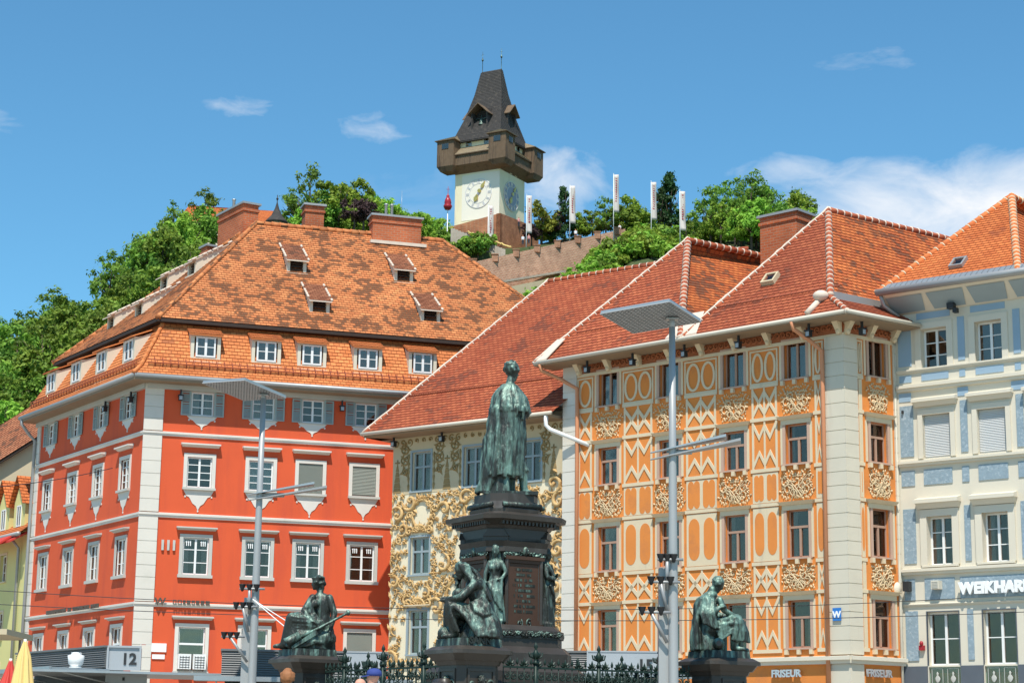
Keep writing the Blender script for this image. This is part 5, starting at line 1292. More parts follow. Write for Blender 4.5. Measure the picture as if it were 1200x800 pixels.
# right of the tower behind the wall
for px, k, s, dd, lb in ((634,('gold',12),1.0,10,'golden yellow conifer just right of the clock tower bastion'),(622,('plum',8),.55,8,'small dark purple bush at the right foot of the bastion'),(651,('plum',8),.75,16,'purple leaved tree between golden conifer and dark fir'),(662,('fir',13),.80,14,'dark fir right of the golden conifer, second flag in front of it'),
                     (646,('dshrub',9),1.2,22,'green bush behind the golden conifer'),(682,('light',4),.55,18,'low leafy tree on the terrace between second and third flag from the tower'),(696,('broad',1),.55,20,'low leafy tree on the terrace just left of the third flag'),(712,('airy',5),.6,18,'loose little tree behind the third flag'),(730,('broad',2),.75,16,'broad leafy tree right of the third flag'),(744,('light',7),.85,15,'bright tree between third and fourth flag'),(756,('broad',3),.7,14,'dense tree left of the fourth flag'),
                     (790,('fir',14),1.15,10,'tall dark conifer behind the two rightmost flags'),(778,('fir',13),.85,14,'smaller dark conifer left of the tall one')):
    t = px_dir(px); y = max(319+dd*.35, 302+(px-545)*.122+3.5)
    tree(k, t*y, y, s*1.12, lb, None)
for i in range(34):
    px = rt_.uniform(802,960); t = px_dir(px); zr, dr = interp(t); y = dr+rt_.uniform(-28,6)
    k = rt_.choice([('airy',5),('airy',6),('broad',1),('light',4),('airy',15)])
    tree(k, t*y, y, rt_.uniform(.55,.9)*(1 if i % 3 else 1.25), 'leafy tree in the thick row right of the rightmost flag, above the orange house roofs', 'trees right of the flags')
for i in range(12):
    t = px_dir(rt_.uniform(960,1300)); zr, dr = interp(t); y = dr-10; tree(('broad',1+i % 3), t*y, y, rt_.uniform(.6,.8), 'leafy tree on the hill behind the orange and blue houses', 'trees behind the right houses')
# bright shrubs in front of the wall
for i in range(80):
    px = rt_.uniform(596,815); t = px_dir(px); f = (px-604)/211; y = 290+rt_.uniform(-10,6)+f*22
    tree(rt_.choice([('shrub',11),('shrub',16),('dshrub',9)]), t*y, y, rt_.uniform(.8,1.4)*(.95+.2*f), 'bright green shrub on the bank in front of the sloping rubble wall', 'shrubs in front of the sloping wall')
for i in range(30):
    px = rt_.uniform(738,860); t = px_dir(px); y = rt_.uniform(314,328)
    tree(rt_.choice([('shrub',11),('shrub',16),('dshrub',10)]), t*y, y, rt_.uniform(1.0,1.6), 'green shrub filling the terrace under the flags right of the wall', 'shrubs right of the sloping wall')

# sloping rubble wall
wl = thing('rampart_wall', 'long sloping rubble and brick rampart wall climbing to the right below the flags', 'wall', (-8,305,70))
b = MB(); P0, P1 = Vector((-12,302,76.2)), Vector((19.2,324.5,89.6)); n = 24
dirw = (P1-P0); nv = Vector((dirw.y,-dirw.x,0)).normalized()
for i in range(n):
    a, c = P0+dirw*(i/n), P0+dirw*((i+1)/n); q = [a, c]
    b.hexa([tuple(p) for p in (a+nv*.9+Vector((0,0,-8)), c+nv*.9+Vector((0,0,-8)), c-nv*1+Vector((0,0,-8)), a-nv*1+Vector((0,0,-8)), a+nv*.2, c+nv*.2, c-nv*.9, a-nv*.9)])
build_w(b, 'wall_face', [MT['old_rubble']], wl)
b = MB()
for i in range(9):
    p = P0+dirw*((i+.6)/9); b.box(p.x-.5,p.x+.5,p.y-.6,p.y+.5,p.z-.8,p.z+.35); b.box(p.x-.6,p.x+.6,p.y-.7,p.y+.6,p.z+.35,p.z+.48)
build_w(b, 'pier', [MT['old_brick']], wl)
b = MB(); a, c = P0+Vector((4,0,-3.0)), P0+dirw*.62+Vector((0,0,-5.0))
b.slab([a+nv*2.4, c+nv*2.4, c+nv*.4, a+nv*.4], .35); build_w(b, 'ledge', [MT['rock']], wl)
b = MB(); a, c = P0+Vector((4,-3,-5)), P0+dirw*.6+Vector((1,-4,-6.5)); b.hexa([a+Vector((0,0,-5)), c+Vector((0,0,-5)), c+Vector((0,2,-5)), a+Vector((0,2,-5)), a, c, c+Vector((0,2,0)), a+Vector((0,2,0))]); build_w(b, 'lower_wall', [MT['tan_plaster']], wl)
rk = MB(); 
for c_, r_ in (((-50.3,237,37.5),(2.6,2,1.5)),((-47.5,240,38.7),(2,2,1.9)),((-53,236,36.2),(1.6,2,1.0))): rk.ball(c_, r_, 0, 9)
rk.v = [tuple(Vector(p)+Vector((noise.noise(Vector(p)*.6), 0, noise.noise(Vector(p)*.7+Vector((5,0,0))))) * .9) for p in rk.v]
c0_ = Vector((-50,237,35)); rk.v = [tuple(Vector(p)-c0_) for p in rk.v]
tag(rk.build('rock_outcrop', [MT['rock']], None, T(c0_)), 'pale bare rock outcrop among the trees of the left slope', 'rock')
# hilltop house and its turret
hh = thing('hilltop_house', 'hilltop house with a bright orange tiled roof half hidden by trees, above the red building', 'building', (-46,300,74))
FH = frame((-51.5,296), R(88)); b = MB(); b.box(-1,13.5,0,9,73,82.2); b.v = [tuple(FH @ Vector(p)) for p in b.v]; build_w(b, 'wall', [MT['stucco_cream']], hh)
pH = lambda x, y, z: FH @ Vector((x,y,z)); b = MB(); tiled_slope(b, [pH(-1.6,-.6,82), pH(14,-.6,82), pH(13.5,4.5,85.3), pH(-.6,4.5,86.2)], FH.to_3x3() @ Vector((1,0,0))); tiled_slope(b, [pH(-1.6,9.6,82), pH(14,9.6,82), pH(13.5,4.5,85.3), pH(-.6,4.5,86.2)], FH.to_3x3() @ Vector((1,0,0)))
build_w(b, 'roof', [MT['tile_orange']], hh)
tu = thing('roof_turret', 'small round turret with a pointed dark cone roof right of the hilltop house', 'turret', (-37.6,297,76))
b = MB(); b.lathe([(1.3,0),(1.3,6.2),(1.0,6.3)], (0,0,0), 14); b.build('wall', [MT['tan_plaster']], tu)
b = MB(); b.lathe([(1.9,6.2),(1.75,6.5),(.9,7.4),(.35,8.6),(.08,9.6),(.06,10.8),(.0,10.9)], (0,0,0), 14); b.ball((0,0,10.2),.2); b.build('cone_roof', [MT['shingle']], tu)
for i, (x, y, z, w_, h_) in enumerate(((-22.3,318,82.5,1.8,3.2),(-19.2,322,83,2.2,3.2))):
    b = MB(); b.box(-w_/2,w_/2,-1,1,0,h_); b.box(-w_/2-.1,w_/2+.1,-1.1,1.1,h_+.001,h_+.18)
    tag(b.build('wall_stump', [MT['old_rubble']], None, T((x,y,z))), ('left','right')[i]+' one of two squat rubble wall stumps among bushes left of the clock tower', 'wall')

# ------------------------------------------------------------------ clock tower
TW = Vector((-2.6,335.0,0)); aT = R(29)
tw = thing('clock_tower', 'old white clock tower with timber gallery and steep dark shingle roof on the hill', 'tower', (TW.x,TW.y,88))
# near edge at TW; left face runs back to the left, right face back to the right
FTL = frame((TW.x,TW.y), R(0)); 
uL = Vector((-math.cos(aT), math.sin(aT), 0)); uR = Vector((math.sin(aT), math.cos(aT), 0)); SD = 9.3
ctr = TW + (uL+uR)*SD/2
FL_ = Matrix(((-uL.x, uR.x, 0, ctr.x),(-uL.y, uR.y, 0, ctr.y),(0,0,1,0),(0,0,0,1)))      # tower frame: x along left face to the right, y away
hs = SD/2
def face_of(k): return FL_ @ Matrix.Rotation(k*math.pi/2, 4, 'Z') @ T((0,-hs,0))    # 0 = left visible face, 1 = right visible face
b = MB(); b.box(-hs,hs,-hs,hs,88,109.45); b.v = [tuple(FL_ @ Vector(p)) for p in b.v]; build_w(b, 'shaft', [MT['tower_white']], tw)
b = MB(); b.box(-hs+1.5,hs+.0,-.06,.0,94.5,103.0); 
b.v = [(x, y, z) for x, y, z in b.v]; o = b.build('painted_field', [MT['tower_paint']], tw, face_of(0))
def dial(k, cx, cz, dark):
    F_ = face_of(k); b = MB(); R_ = 2.75
    b.disc(cx, cz, R_, R_, -.12, -.0, 1, 40); b.ring(cx, cz, R_, R_, .10, -.16, -.121, 2, 40); b.ring(cx, cz, R_*.68, R_*.68, .07, -.16, -.121, 2, 40)
    for i in range(12):
        a = math.pi/2-i*math.pi/6; ca, sa = math.cos(a), math.sin(a)
        for off in ((-.14,.0,.14) if i % 3 else (-.2,-.07,.07,.2)):
            p = [(cx+r*ca-(off+w_)*sa, cz+r*sa+(off+w_)*ca) for r, w_ in ((R_*.72,-.035),(R_*.93,-.035),(R_*.93,.035),(R_*.72,.035))]; b.prism(p, -.165, -.121, 2)
    o = b.build('clock_face', [MT['tower_paint'], MT['dial_dark' if dark else 'tower_paint'], MT['tower_paint' if dark else 'dial_grey']], tw, F_)
    for a, l_, w_ in ((R(57),R_*.92,.22),(R(243),R_*.62,.34)):
        q = MB(); ca, sa = math.cos(a), math.sin(a); f = lambda r, v: (cx+r*ca-v*sa, cz+r*sa+v*ca)
        q.prism([f(-.5,-w_*.5),f(l_*.62,-w_*.45),f(l_*.62,w_*.45),f(-.5,w_*.5)], -.30, -.2, 1); q.prism([f(l_*.62,-w_*1.5),f(l_,0),f(l_*.62,w_*1.5)], -.31, -.19, 0)
        q.disc(*f(l_*.55,0), w_*1.2, w_*1.2, -.32, -.18, 0, 12); q.disc(*f(-.5,0), w_*1.1, w_*1.1, -.32, -.18, 0, 12); q.build('clock_hand', [MT['gold'], MT['dial_dark']], o)
dial(0, .35, 99.3, False); dial(1, -.35, 99.3, True)
# slit windows
for k, x, z, w_, h_ in ((0,-1.0,104.2,1.1,1.4),(1,-.7,103.6,.5,.9),(1,1.1,103.6,.5,.9),(0,.5,91.0,1.6,1.6)):
    q = MB(); q.box(x-w_/2,x+w_/2,-.09,-.02,z,z+h_); o = q.build('window', [MT['interior']], tw, face_of(k)); q = MB(); frame_bar(q, x-w_/2-.15,x+w_/2+.15,z-.15,z+h_+.15,.15,-.16,-.0); q.build('frame', [MT['tower_white']], o)
for k in (0,):
    q = MB(); q.box(-3.4,2.0,-1.0,.0,92.9,93.3); q.box(-3.4,-3.0,-1.0,0,90.2,92.9); q.build('shed_canopy', [MT['tower_white']], tw, face_of(k))
# timber gallery: cantilevered, with a roofed box at each corner
gz0, gz1, go = 104.6, 106.6, 1.75
b = MB(); rr_ = hs+go
b.hexa([FL_ @ Vector(p) for p in ((-hs,-hs,gz0-1.2),(hs,-hs,gz0-1.2),(hs,hs,gz0-1.2),(-hs,hs,gz0-1.2),(-rr_,-rr_,gz0),(rr_,-rr_,gz0),(rr_,rr_,gz0),(-rr_,rr_,gz0))])
b.hexa([FL_ @ Vector(p) for p in ((-rr_,-rr_,gz0+.01),(rr_,-rr_,gz0+.01),(rr_,rr_,gz0+.01),(-rr_,rr_,gz0+.01),(-rr_,-rr_,gz1),(rr_,-rr_,gz1),(rr_,rr_,gz1),(-rr_,rr_,gz1))])
for k in range(4):
    M_ = FL_ @ Matrix.Rotation(k*math.pi/2, 4, 'Z')
    for i in range(26):
        x = -rr_+.2+i*(2*rr_-.4)/25; q = MB(); q.box(x-.05,x+.05,-rr_-.05,-rr_,gz0,gz1); q.v = [tuple(M_ @ Vector(p)) for p in q.v]; b.add(q.v, q.f)
build_w(b, 'gallery', [MT['tower_wood']], tw)
b = MB()
for k in range(4):
    M_ = FL_ @ Matrix.Rotation(k*math.pi/2, 4, 'Z')
    P4 = [M_ @ Vector(p) for p in ((-rr_-.3,-rr_-.3,gz1),(rr_+.3,-rr_-.3,gz1),(hs,-hs,gz1+1.8),(-hs,-hs,gz1+1.8))]
    tiled_slope(b, P4, M_.to_3x3() @ Vector((1,0,0)), 0, .30, .04); b.slab([p-Vector((0,0,.02)) for p in P4], .12, 1)
build_w(b, 'gallery_roof', [MT['shingle_light'], MT['tower_wood']], tw)
for k in range(4):
    M_ = FL_ @ Matrix.Rotation(k*math.pi/2, 4, 'Z') @ T((rr_-1.0,-rr_+1.0,0)); q = MB(); s_ = 1.75
    q.hexa([(-s_+.5,-s_+.5,gz0-.9),(s_-.5,-s_+.5,gz0-.9),(s_-.5,s_-.5,gz0-.9),(-s_+.5,s_-.5,gz0-.9),(-s_,-s_,gz0-.05),(s_,-s_,gz0-.05),(s_,s_,gz0-.05),(-s_,s_,gz0-.05)])
    q.box(-s_,s_,-s_,s_,gz0-.04,gz1+2.9)
    for i in range(9):
        x = -s_+.15+i*(2*s_-.3)/8
        for a_ in range(4):
            u = MB(); u.box(x-.04,x+.04,-s_-.05,-s_,gz0,gz1+2.85); u.v = [tuple(Matrix.Rotation(a_*math.pi/2,3,'Z') @ Vector(p)) for p in u.v]; q.add(u.v, u.f)
    o = q.build('corner_turret', [MT['tower_wood']], tw, M_)
    q = MB(); c4 = [Vector((-s_-.35,-s_-.35,gz1+2.85)),Vector((s_+.35,-s_-.35,gz1+2.85)),Vector((s_+.35,s_+.35,gz1+2.85)),Vector((-s_-.35,s_+.35,gz1+2.85))]; top = Vector((-.9,.9,gz1+4.3))
    for i in range(4): tiled_slope(q, [c4[i], c4[(i+1) % 4], top], c4[(i+1) % 4]-c4[i], 0, .3, .04)
    q.slab(c4, .1, 1); q.build('turret_roof', [MT['shingle_light'], MT['tower_wood']], o)
    for a_ in (0, 1):
        q = MB(); q.box(-.7,.7,-s_-.09,-s_-.055,gz1+1.2,gz1+2.2); q.v = [tuple(Matrix.Rotation(a_*math.pi/2,3,'Z') @ Vector(p)) for p in q.v]; q.build('turret_window', [MT['glass_sky']], o)
# upper storey and roof
for k in (0, 1):
    for x in (-1.9, 1.9):
        q = MB(); q.box(x-.5,x+.5,-.09,-.02,108.5,109.35); o = q.build('window', [MT['glass_sky']], tw, face_of(k)); q = MB(); frame_bar(q,x-.6,x+.6,108.4,109.45,.1,-.14,-.0); q.build('frame', [MT['sage_shutter']], o)
prof = [(hs+.75,109.5),(hs+.1,110.8),(3.80,114.8),(2.88,119.4),(2.15,124.0)]; rid = [0,.1,.3,.75,1.25]
b = MB()
for (r0,z0),(r1,z1) in zip(prof, prof[1:]):
    e0 = max(0.12, r0*(1-.0)); 
    for k in range(4):
        M_ = FL_ @ Matrix.Rotation(k*math.pi/2, 4, 'Z'); f0 = 1; 
        def rx(r, z): return r if k % 2 == 0 else r*(1-.86*max(0,(z-111.9)/12.1)) if z > 111.9 else r
        def ry(r, z): return r*(1-.86*max(0,(z-111.9)/12.1)) if (k % 2 == 0 and z > 111.9) else r
        # ridge parallel to the left face: half depth shrinks faster than half length
        L0, D0 = (r0, r0*(1-.86*max(0,(z0-110.8)/13.2))) if k % 2 == 0 else (r0*(1-.86*max(0,(z0-110.8)/13.2)), r0)
        L1, D1 = (r1, r1*(1-.86*max(0,(z1-110.8)/13.2))) if k % 2 == 0 else (r1*(1-.86*max(0,(z1-110.8)/13.2)), r1)
        tiled_slope(b, [M_ @ Vector(p) for p in ((-L0,-D0,z0),(L0,-D0,z0),(L1,-D1,z1),(-L1,-D1,z1))], M_.to_3x3() @ Vector((1,0,0)), 0, .32, .05)
b.slab([FL_ @ Vector(p) for p in ((-hs-.75,-hs-.75,109.48),(hs+.75,-hs-.75,109.48),(hs+.75,hs+.75,109.48),(-hs-.75,hs+.75,109.48))], .2)
b.tube([FL_ @ Vector((-2.1,0,124.05)), FL_ @ Vector((2.1,0,124.05))], .18, 6)
build_w(b, 'roof', [MT['shingle']], tw)
# bell dormers
for k, zz_ in ((0,111.6),(1,112.0),(2,111.6),(3,112.0)):
    M_ = face_of(k); s_ = 1.6 if k % 2 == 0 else 1.35; q = MB()
    y0 = .35
    for sx in (-1,1): q.hexa([(sx*s_-.15,y0,zz_),(sx*s_+.15,y0,zz_),(sx*s_+.15,3.2,zz_),(sx*s_-.15,3.2,zz_),(sx*s_-.15,y0-.1,zz_+3.3),(sx*s_+.15,y0-.1,zz_+3.3),(sx*s_+.15,3.2,zz_+3.3),(sx*s_-.15,3.2,zz_+3.3)])
    q.box(-s_,s_,1.9,2.1,zz_-.2,zz_+4.2); q.box(-s_,s_,y0,2.0,zz_-.25,zz_-.05)
    o = q.build('bell_dormer', [MT['shingle']], tw, M_)
    q = MB(); 
    for sx in (-1,1): q.slab([(sx*(s_+.55),y0-.75,zz_+2.9),(sx*(s_+.55),3.4,zz_+2.9),(0,3.4,zz_+4.9),(0,y0-.75,zz_+4.9)][::sx], .16)
    q.build('dormer_roof', [MT['tower_wood']], o)
    q = MB(); q.lathe([(.0,1.25),(.16,1.22),(.26,1.0),(.34,.5),(.46,.12),(.62,.0),(.55,.02)], (0,1.1,zz_+1.0), 14); q.tube([(0,1.1,zz_+.4),(0,1.1,zz_+2.9)], .05, 6); q.tube([(-s_,1.1,zz_+2.2),(s_,1.1,zz_+2.2)], .09, 6); q.build('bell', [MT['bronze_green']], o)
for x in (-2.0, 2.0):
    q = MB(); q.lathe([(.14,0),(.06,.2),(.055,2.2),(.18,2.35),(.21,2.5),(.1,2.75),(.04,2.9),(.03,4.1),(0,4.15)], (x,0,124.1), 8); q.tube([(x-.25,0,127.6),(x+.25,0,127.6)], .03, 4); q.build('finial', [MT['bronze_green']], tw, FL_)
# bastion below the tower
bs = thing('brick_bastion', 'red brick bastion at the foot of the clock tower with a corner towards the square', 'wall', (-2.4,322,78))
cb_ = Vector((-2.3,321.5,0)); bl = cb_+uL*12; br_ = cb_+uR*14+Vector((0,0,0))
b = MB(); zt = [92.3,91.2,91.2]
def wallseg(b, p, q, z0, zp, zq, th=.8):
    d = (q-p).normalized(); nn = Vector((-d.y,d.x,0))*th
    if nn.y < 0: nn = -nn
    b.hexa([(p.x,p.y,z0),(q.x,q.y,z0),(q.x+nn.x,q.y+nn.y,z0),(p.x+nn.x,p.y+nn.y,z0),(p.x,p.y,zp),(q.x,q.y,zq),(q.x+nn.x,q.y+nn.y,zq),(p.x+nn.x,p.y+nn.y,zp)])
wallseg(b, bl, cb_, 78, 89.8, 91.3); wallseg(b, cb_, br_, 78, 91.3, 92.0); b.poly([(bl.x,bl.y,89.6),(cb_.x,cb_.y,89.9),(br_.x,br_.y,90.2),(TW.x-8,TW.y+8,91)])
build_w(b, 'wall_face', [MT['bastion_brick']], bs)
q = MB(); p_ = bl.lerp(cb_, .42); q.box(p_.x-.7,p_.x+.7,p_.y-.3,p_.y+.3,87.6,88.6); build_w(q, 'niche', [MT['interior']], bs)
st = thing('hill_stairs', 'pale flight of steps with yellow flowers descending left of the bastion', 'stairs', (-9,315,83)); b = MB()
for i in range(18): b.box(-10.5+i*.5,-9.8+i*.5,314-i*.15,315.5-i*.15,82-i*.12,86.4-i*.24)
build_w(b, 'step', [MT['rock']], st)
b = MB(); 
for i in range(40): b.ball((-7.5+i*.18,313.0-i*.05,85.5-i*.075+rt_.uniform(-.1,.1)), (.22,.2,.16), 0, 6)
tag(b.build('flower_bed', [MT['awning_yellow']], None, Matrix()), 'strip of yellow flowers beside the hill stairs', 'flowers', None, 'stuff')
# flags
def flag(x, y, z0, z1, lb, sw):
    t_ = thing('flag_pole', lb, 'flag', (x,y,z0), 'tall banners along the rampart')
    b = MB(); H = z1-z0; b.tube([(0,0,-2),(0,0,H)], [.075,.05], 8); b.ball((0,0,H), .09); b.build('pole', [MT['sign_white']], t_)
    b = MB(); n = 14; L_ = 6.6; vs = []
    for i in range(n+1):
        f = i/n; zc = H-.15-L_*f; c_ = sw*.35*math.sin(f*3.0)+.1*math.sin(f*9+x)
        vs += [(.07,0,zc),(.07+.80+.12*sw*f,c_,zc-.12*f)]
    b.add(vs, [(2*i,2*i+1,2*i+3,2*i+2) for i in range(n)], 0, True); o = b.build('banner', [MT['banner']], t_)
    m_ = o.modifiers.new('thick','SOLIDIFY'); m_.thickness = .02
    q = MB(); rr = random.Random(int(x*100))
    for i in range(11): q.box(.35+rr.uniform(0,.1),.75+rr.uniform(-.1,.2),-.36,-.34,H-.6-i*.42,H-.42-i*.42) if False else q.prism([(.32,H-.9-i*.4),(.40+rr.uniform(.1,.25),H-.9-i*.4),(.40+rr.uniform(.1,.25),H-.72-i*.4),(.32,H-.72-i*.4)], -.04+sw*.17*math.sin((.9+i*.4)/5.6*3.0)-.03, .02+sw*.17*math.sin((.9+i*.4)/5.6*3.0)+.03)
    q.build('banner_print', [MT['lantern_red']], o)
for x, y, z0, z1, lb, sw in ((-4.35,320,83,92.3,'white banner on a pole in front of the brick bastion',.4),(2.2,320,84.7,94.2,'white banner against the right edge of the clock tower',.5),(9.6,319.9,86.9,96.0,'white banner on a pole, first one standing clear right of the tower',1),
                            (17.05,319.6,87.6,98.0,'white banner on the tallest pole, second one clear of the tower',.8),(23.45,319.1,86.4,96.6,'white banner in front of the dark conifers, left of the pair',1),(27.1,305.0,82.5,90.9,'white banner furthest right, beside the thick row of trees',1)):
    flag(x, y, z0, z1, lb, sw)
t_ = thing('lantern_pole', 'white pole topped by a dark red onion lantern left of the clock tower', 'lamp post', (-11.3,319.8,83)); b = MB(); b.tube([(0,0,-2),(0,0,8.3)], .08, 8); b.build('pole', [MT['sign_white']], t_)
b = MB(); b.lathe([(.0,0),(.5,.1),(.75,.6),(.75,.75),(.55,1.1),(.62,1.25),(.5,1.9),(.25,2.3),(.3,2.5),(.12,2.75),(.05,3.0),(.04,4.2),(0,4.25)], (0,0,8.2), 14); b.tube([(-.3,0,11.9),(.3,0,11.9)], .04, 5); b.build('red_lantern', [MT['lantern_red']], t_)
b = MB(); b.lathe([(.06,0),(.04,6),(.02,9)], (0,0,0), 6); tag(b.build('radio_mast', [MT['galv_steel']], None, T((-19.8,330,88.5))), 'thin grey mast above the trees left of the clock tower', 'mast')
# ------------------------------------------------------------------ sculpted figures
class Fig(MB):
    def cap(s, p0, p1, r0, r1, seg=12):
        p0, p1 = Vector(p0), Vector(p1); s.tube([p0, p0.lerp(p1,.5), p1], [r0,(r0+r1)/2*1.03,r1], seg); s.ball(p0, r0, 0, 10); s.ball(p1, r1, 0, 10)
    def limb(s, pts, rs):
        for i in range(len(pts)-1): s.cap(pts[i], pts[i+1], rs[i], rs[i+1])
    def robe(s, lv, seg=72):
        """lv: (z, cx, cy, rx, ry, fold count, fold depth, phase)"""
        vs = []
        for z, cx, cy, rx, ry, k, am, ph in lv:
            for i in range(seg):
                a = 2*math.pi*i/seg; q = 1+am*(math.sin(k*a+ph)+.55*math.sin(k*1.73*a+ph*2.1+1)); vs.append((cx+rx*q*math.cos(a), cy+ry*q*math.sin(a), z))
        n = len(lv); fs = [(j*seg+i, j*seg+(i+1) % seg, (j+1)*seg+(i+1) % seg, (j+1)*seg+i) for j in range(n-1) for i in range(seg)]
        fs += [tuple(range(seg-1,-1,-1)), tuple((n-1)*seg+i for i in range(seg))]; s.add(vs, fs, 0, True)
    def drape(s, A, B, n, r, seed=1, sag=0.0):
        rr = random.Random(seed)
        A = [Vector(p) for p in A]; B = [Vector(p) for p in B]
        for i in range(n):
            f = i/max(1,n-1); P = []; k = rr.uniform(.75,1.3)
            for j in range(len(A)):
                p = A[j].lerp(B[j], f); P.append(p+Vector((rr.uniform(-1,1),rr.uniform(-1,1),rr.uniform(-1,1)))*r*.25*(j > 0)+Vector((0,0,-sag*math.sin(math.pi*f))))
            s.tube(P, [r*k*(.9+.25*math.sin(j*1.3+i)) for j in range(len(P))], 8)
    def head(s, c, r, yaw, tilt=0.0, hair=None, beard=False):
        """c = head centre, r = half height; yaw 0 faces +X, pi/2 faces +Y (away); tilt lowers the face"""
        Rm = Matrix.Rotation(yaw,3,'Z') @ Matrix.Rotation(tilt,3,'Y'); c = Vector(c); q = lambda x,y,z: c+Rm @ Vector((x*r,y*r,z*r))
        s.ball(q(-.06,0,.16), (r*.86,r*.74,r*.86), 0, 16, Rm); s.ball(q(.16,0,-.30), (r*.60,r*.55,r*.66), 0, 14, Rm)
        s.cap(q(.66,0,.12), q(.90,0,-.22), r*.07, r*.13, 8); s.ball(q(.84,0,-.25), (r*.12,r*.17,r*.1), 0, 8, Rm)
        for y in (-1,1):
            s.ball(q(.62,y*.28,.07), (r*.12,r*.15,r*.09), 0, 8, Rm); s.cap(q(.70,y*.12,.22), q(.58,y*.46,.20), r*.09, r*.07, 8); s.ball(q(-.02,y*.74,-.08), (r*.16,r*.08,r*.24), 0, 8, Rm)
        s.ball(q(.70,0,-.50), (r*.13,r*.24,r*.07), 0, 8, Rm); s.ball(q(.69,0,-.62), (r*.11,r*.20,r*.08), 0, 8, Rm); s.ball(q(.58,0,-.84), (r*.22,r*.25,r*.18), 0, 8, Rm)
        rr = random.Random(int(abs(c.x*100)+abs(c.z*77)))
        if hair == 'curls':
            for i in range(46):
                a = rr.uniform(0.75,5.53); e = rr.uniform(-.35,1.3); u = Vector((math.cos(a)*math.cos(e), math.sin(a)*math.cos(e), math.sin(e))); s.ball(q(u.x*.86-.06,u.y*.76,u.z*.86+.14), r*rr.uniform(.13,.2), 0, 7)
        if hair in ('long','wreath'):
            for i in range(34):
                a = rr.uniform(0.9,5.4); e = rr.uniform(-.5,1.45); u = Vector((math.cos(a)*math.cos(e), math.sin(a)*math.cos(e), math.sin(e))); s.ball(q(u.x*.88-.08,u.y*.78,u.z*.88+.16), r*rr.uniform(.15,.24), 0, 7)
            s.ball(q(-.85,0,-.15), r*.40, 0, 10); s.tube([q(-.6,.4,-.2),q(-.8,.35,-.9),q(-.7,.4,-1.5)], [r*.22,r*.18,r*.08], 7)
        if hair == 'wreath':
            for i in range(22):
                a = 6.28*i/22; s.cap(q(.80*math.cos(a)-.06,.76*math.sin(a),.52), q(1.02*math.cos(a)-.06,.98*math.sin(a),.86+.12*(i % 2)), r*.11, r*.05, 6)
        if beard:
            for i in range(14): s.ball(q(.45+rr.uniform(-.2,.2),rr.uniform(-.4,.4),-.95+rr.uniform(-.35,.2)), r*.16, 0, 7)
    def hand(s, w, d, r, up=(0,0,1), curl=.5):
        """w = wrist, d = direction; palm, four unequal bent fingers and a thumb from the side of the palm"""
        w, d, u = Vector(w), Vector(d).normalized(), Vector(up); sd = d.cross(u).normalized(); u = sd.cross(d).normalized(); L_ = r*1.9
        s.tube([w, w+d*L_*.5, w+d*L_], [r*.55,r*.72,r*.62], 8); 
        for i, k in enumerate((.92,1.05,1.0,.78)):
            b0 = w+d*L_*.92+sd*r*(.52-.35*i); m = b0+d*L_*.45*k-u*L_*.10*curl; e = m+d*L_*.35*k*(1-curl*.5)-u*L_*.4*k*curl; s.limb([b0,m,e], [r*.19,r*.17,r*.14])
        t0 = w+d*L_*.25+sd*r*.55; s.limb([t0, t0+sd*r*.55+d*L_*.28, t0+sd*r*.5+d*L_*.62-u*r*.2], [r*.22,r*.19,r*.15])
    def finish(s, name, mt, parent, M, vox=.022, it=3):
        o = s.build(name, [MT[mt]], parent, M); m = o.modifiers.new('union','REMESH'); m.mode = 'VOXEL'; m.voxel_size = vox; m.use_smooth_shade = True
        m = o.modifiers.new('soften','SMOOTH'); m.iterations = it; m.factor = .5; return o
def octo(w_, c_):        # square of half width w_ with corners cut by c_
    return [(-w_+c_,-w_),(w_-c_,-w_),(w_,-w_+c_),(w_,w_-c_),(w_-c_,w_),(-w_+c_,w_),(-w_,w_-c_),(-w_,-w_+c_)]
def tier(mb, w0, w1, c_, z0, z1, m=0):
    a, b_ = octo(w0,c_), octo(w1,c_*w1/w0); n = 8
    mb.add([(x,y,z0) for x,y in a]+[(x,y,z1) for x,y in b_], [tuple(range(n-1,-1,-1)), tuple(range(n,2*n))]+[(i,(i+1) % n,(i+1) % n+n,i+n) for i in range(n)], m)
def tiers(mb, lst, c_, m=0):
    for (w0,w1,z0,z1) in lst: tier(mb, w0, w1, c_, z0, z1, m)
# ------------------------------------------------------------------ monument
rotM = Matrix.Rotation(R(32.5), 4, 'Z'); MC = Vector((-.08,40.0,0)); MM = T(MC) @ rotM @ Matrix.Diagonal((.745,.745,1,1))
mon = thing('monument', 'tall dark bronze and stone monument base with inscription panel, allegorical women and moulded cornice', 'monument', MM)
b = MB()
tiers(b, [(2.6,2.6,0,.5),(2.3,2.3,.5,1.0),(2.0,2.0,1.0,1.75)], .5); tiers(b, [(1.75,1.75,1.75,2.05),(1.75,1.55,2.05,2.20),(1.50,1.50,2.20,2.42),(1.50,1.36,2.42,2.55)], .42)
b.build('plinth', [MT['dark_stone']], mon)
b = MB(); tiers(b, [(1.30,1.30,2.551,2.72),(1.34,1.34,2.72,2.88),(1.30,1.18,2.88,2.98)], .40); tiers(b, [(.90,.90,2.98,4.62)], .30)
tiers(b, [(1.00,1.00,4.62,4.74),(.96,.96,4.74,5.0)], .32); b.build('shaft', [MT['dark_stone']], mon)
b = MB(); tiers(b, [(1.04,1.04,4.45,4.55),(1.04,1.10,4.55,4.66),(1.0,1.0,4.66,4.92),(1.04,1.08,4.92,4.98),(1.10,1.26,4.98,5.08),(1.34,1.36,5.08,5.17),(1.36,.95,5.17,5.26),(.86,.88,5.26,5.34),(.84,.80,5.34,5.50),(.78,.78,5.50,5.66)], .36)
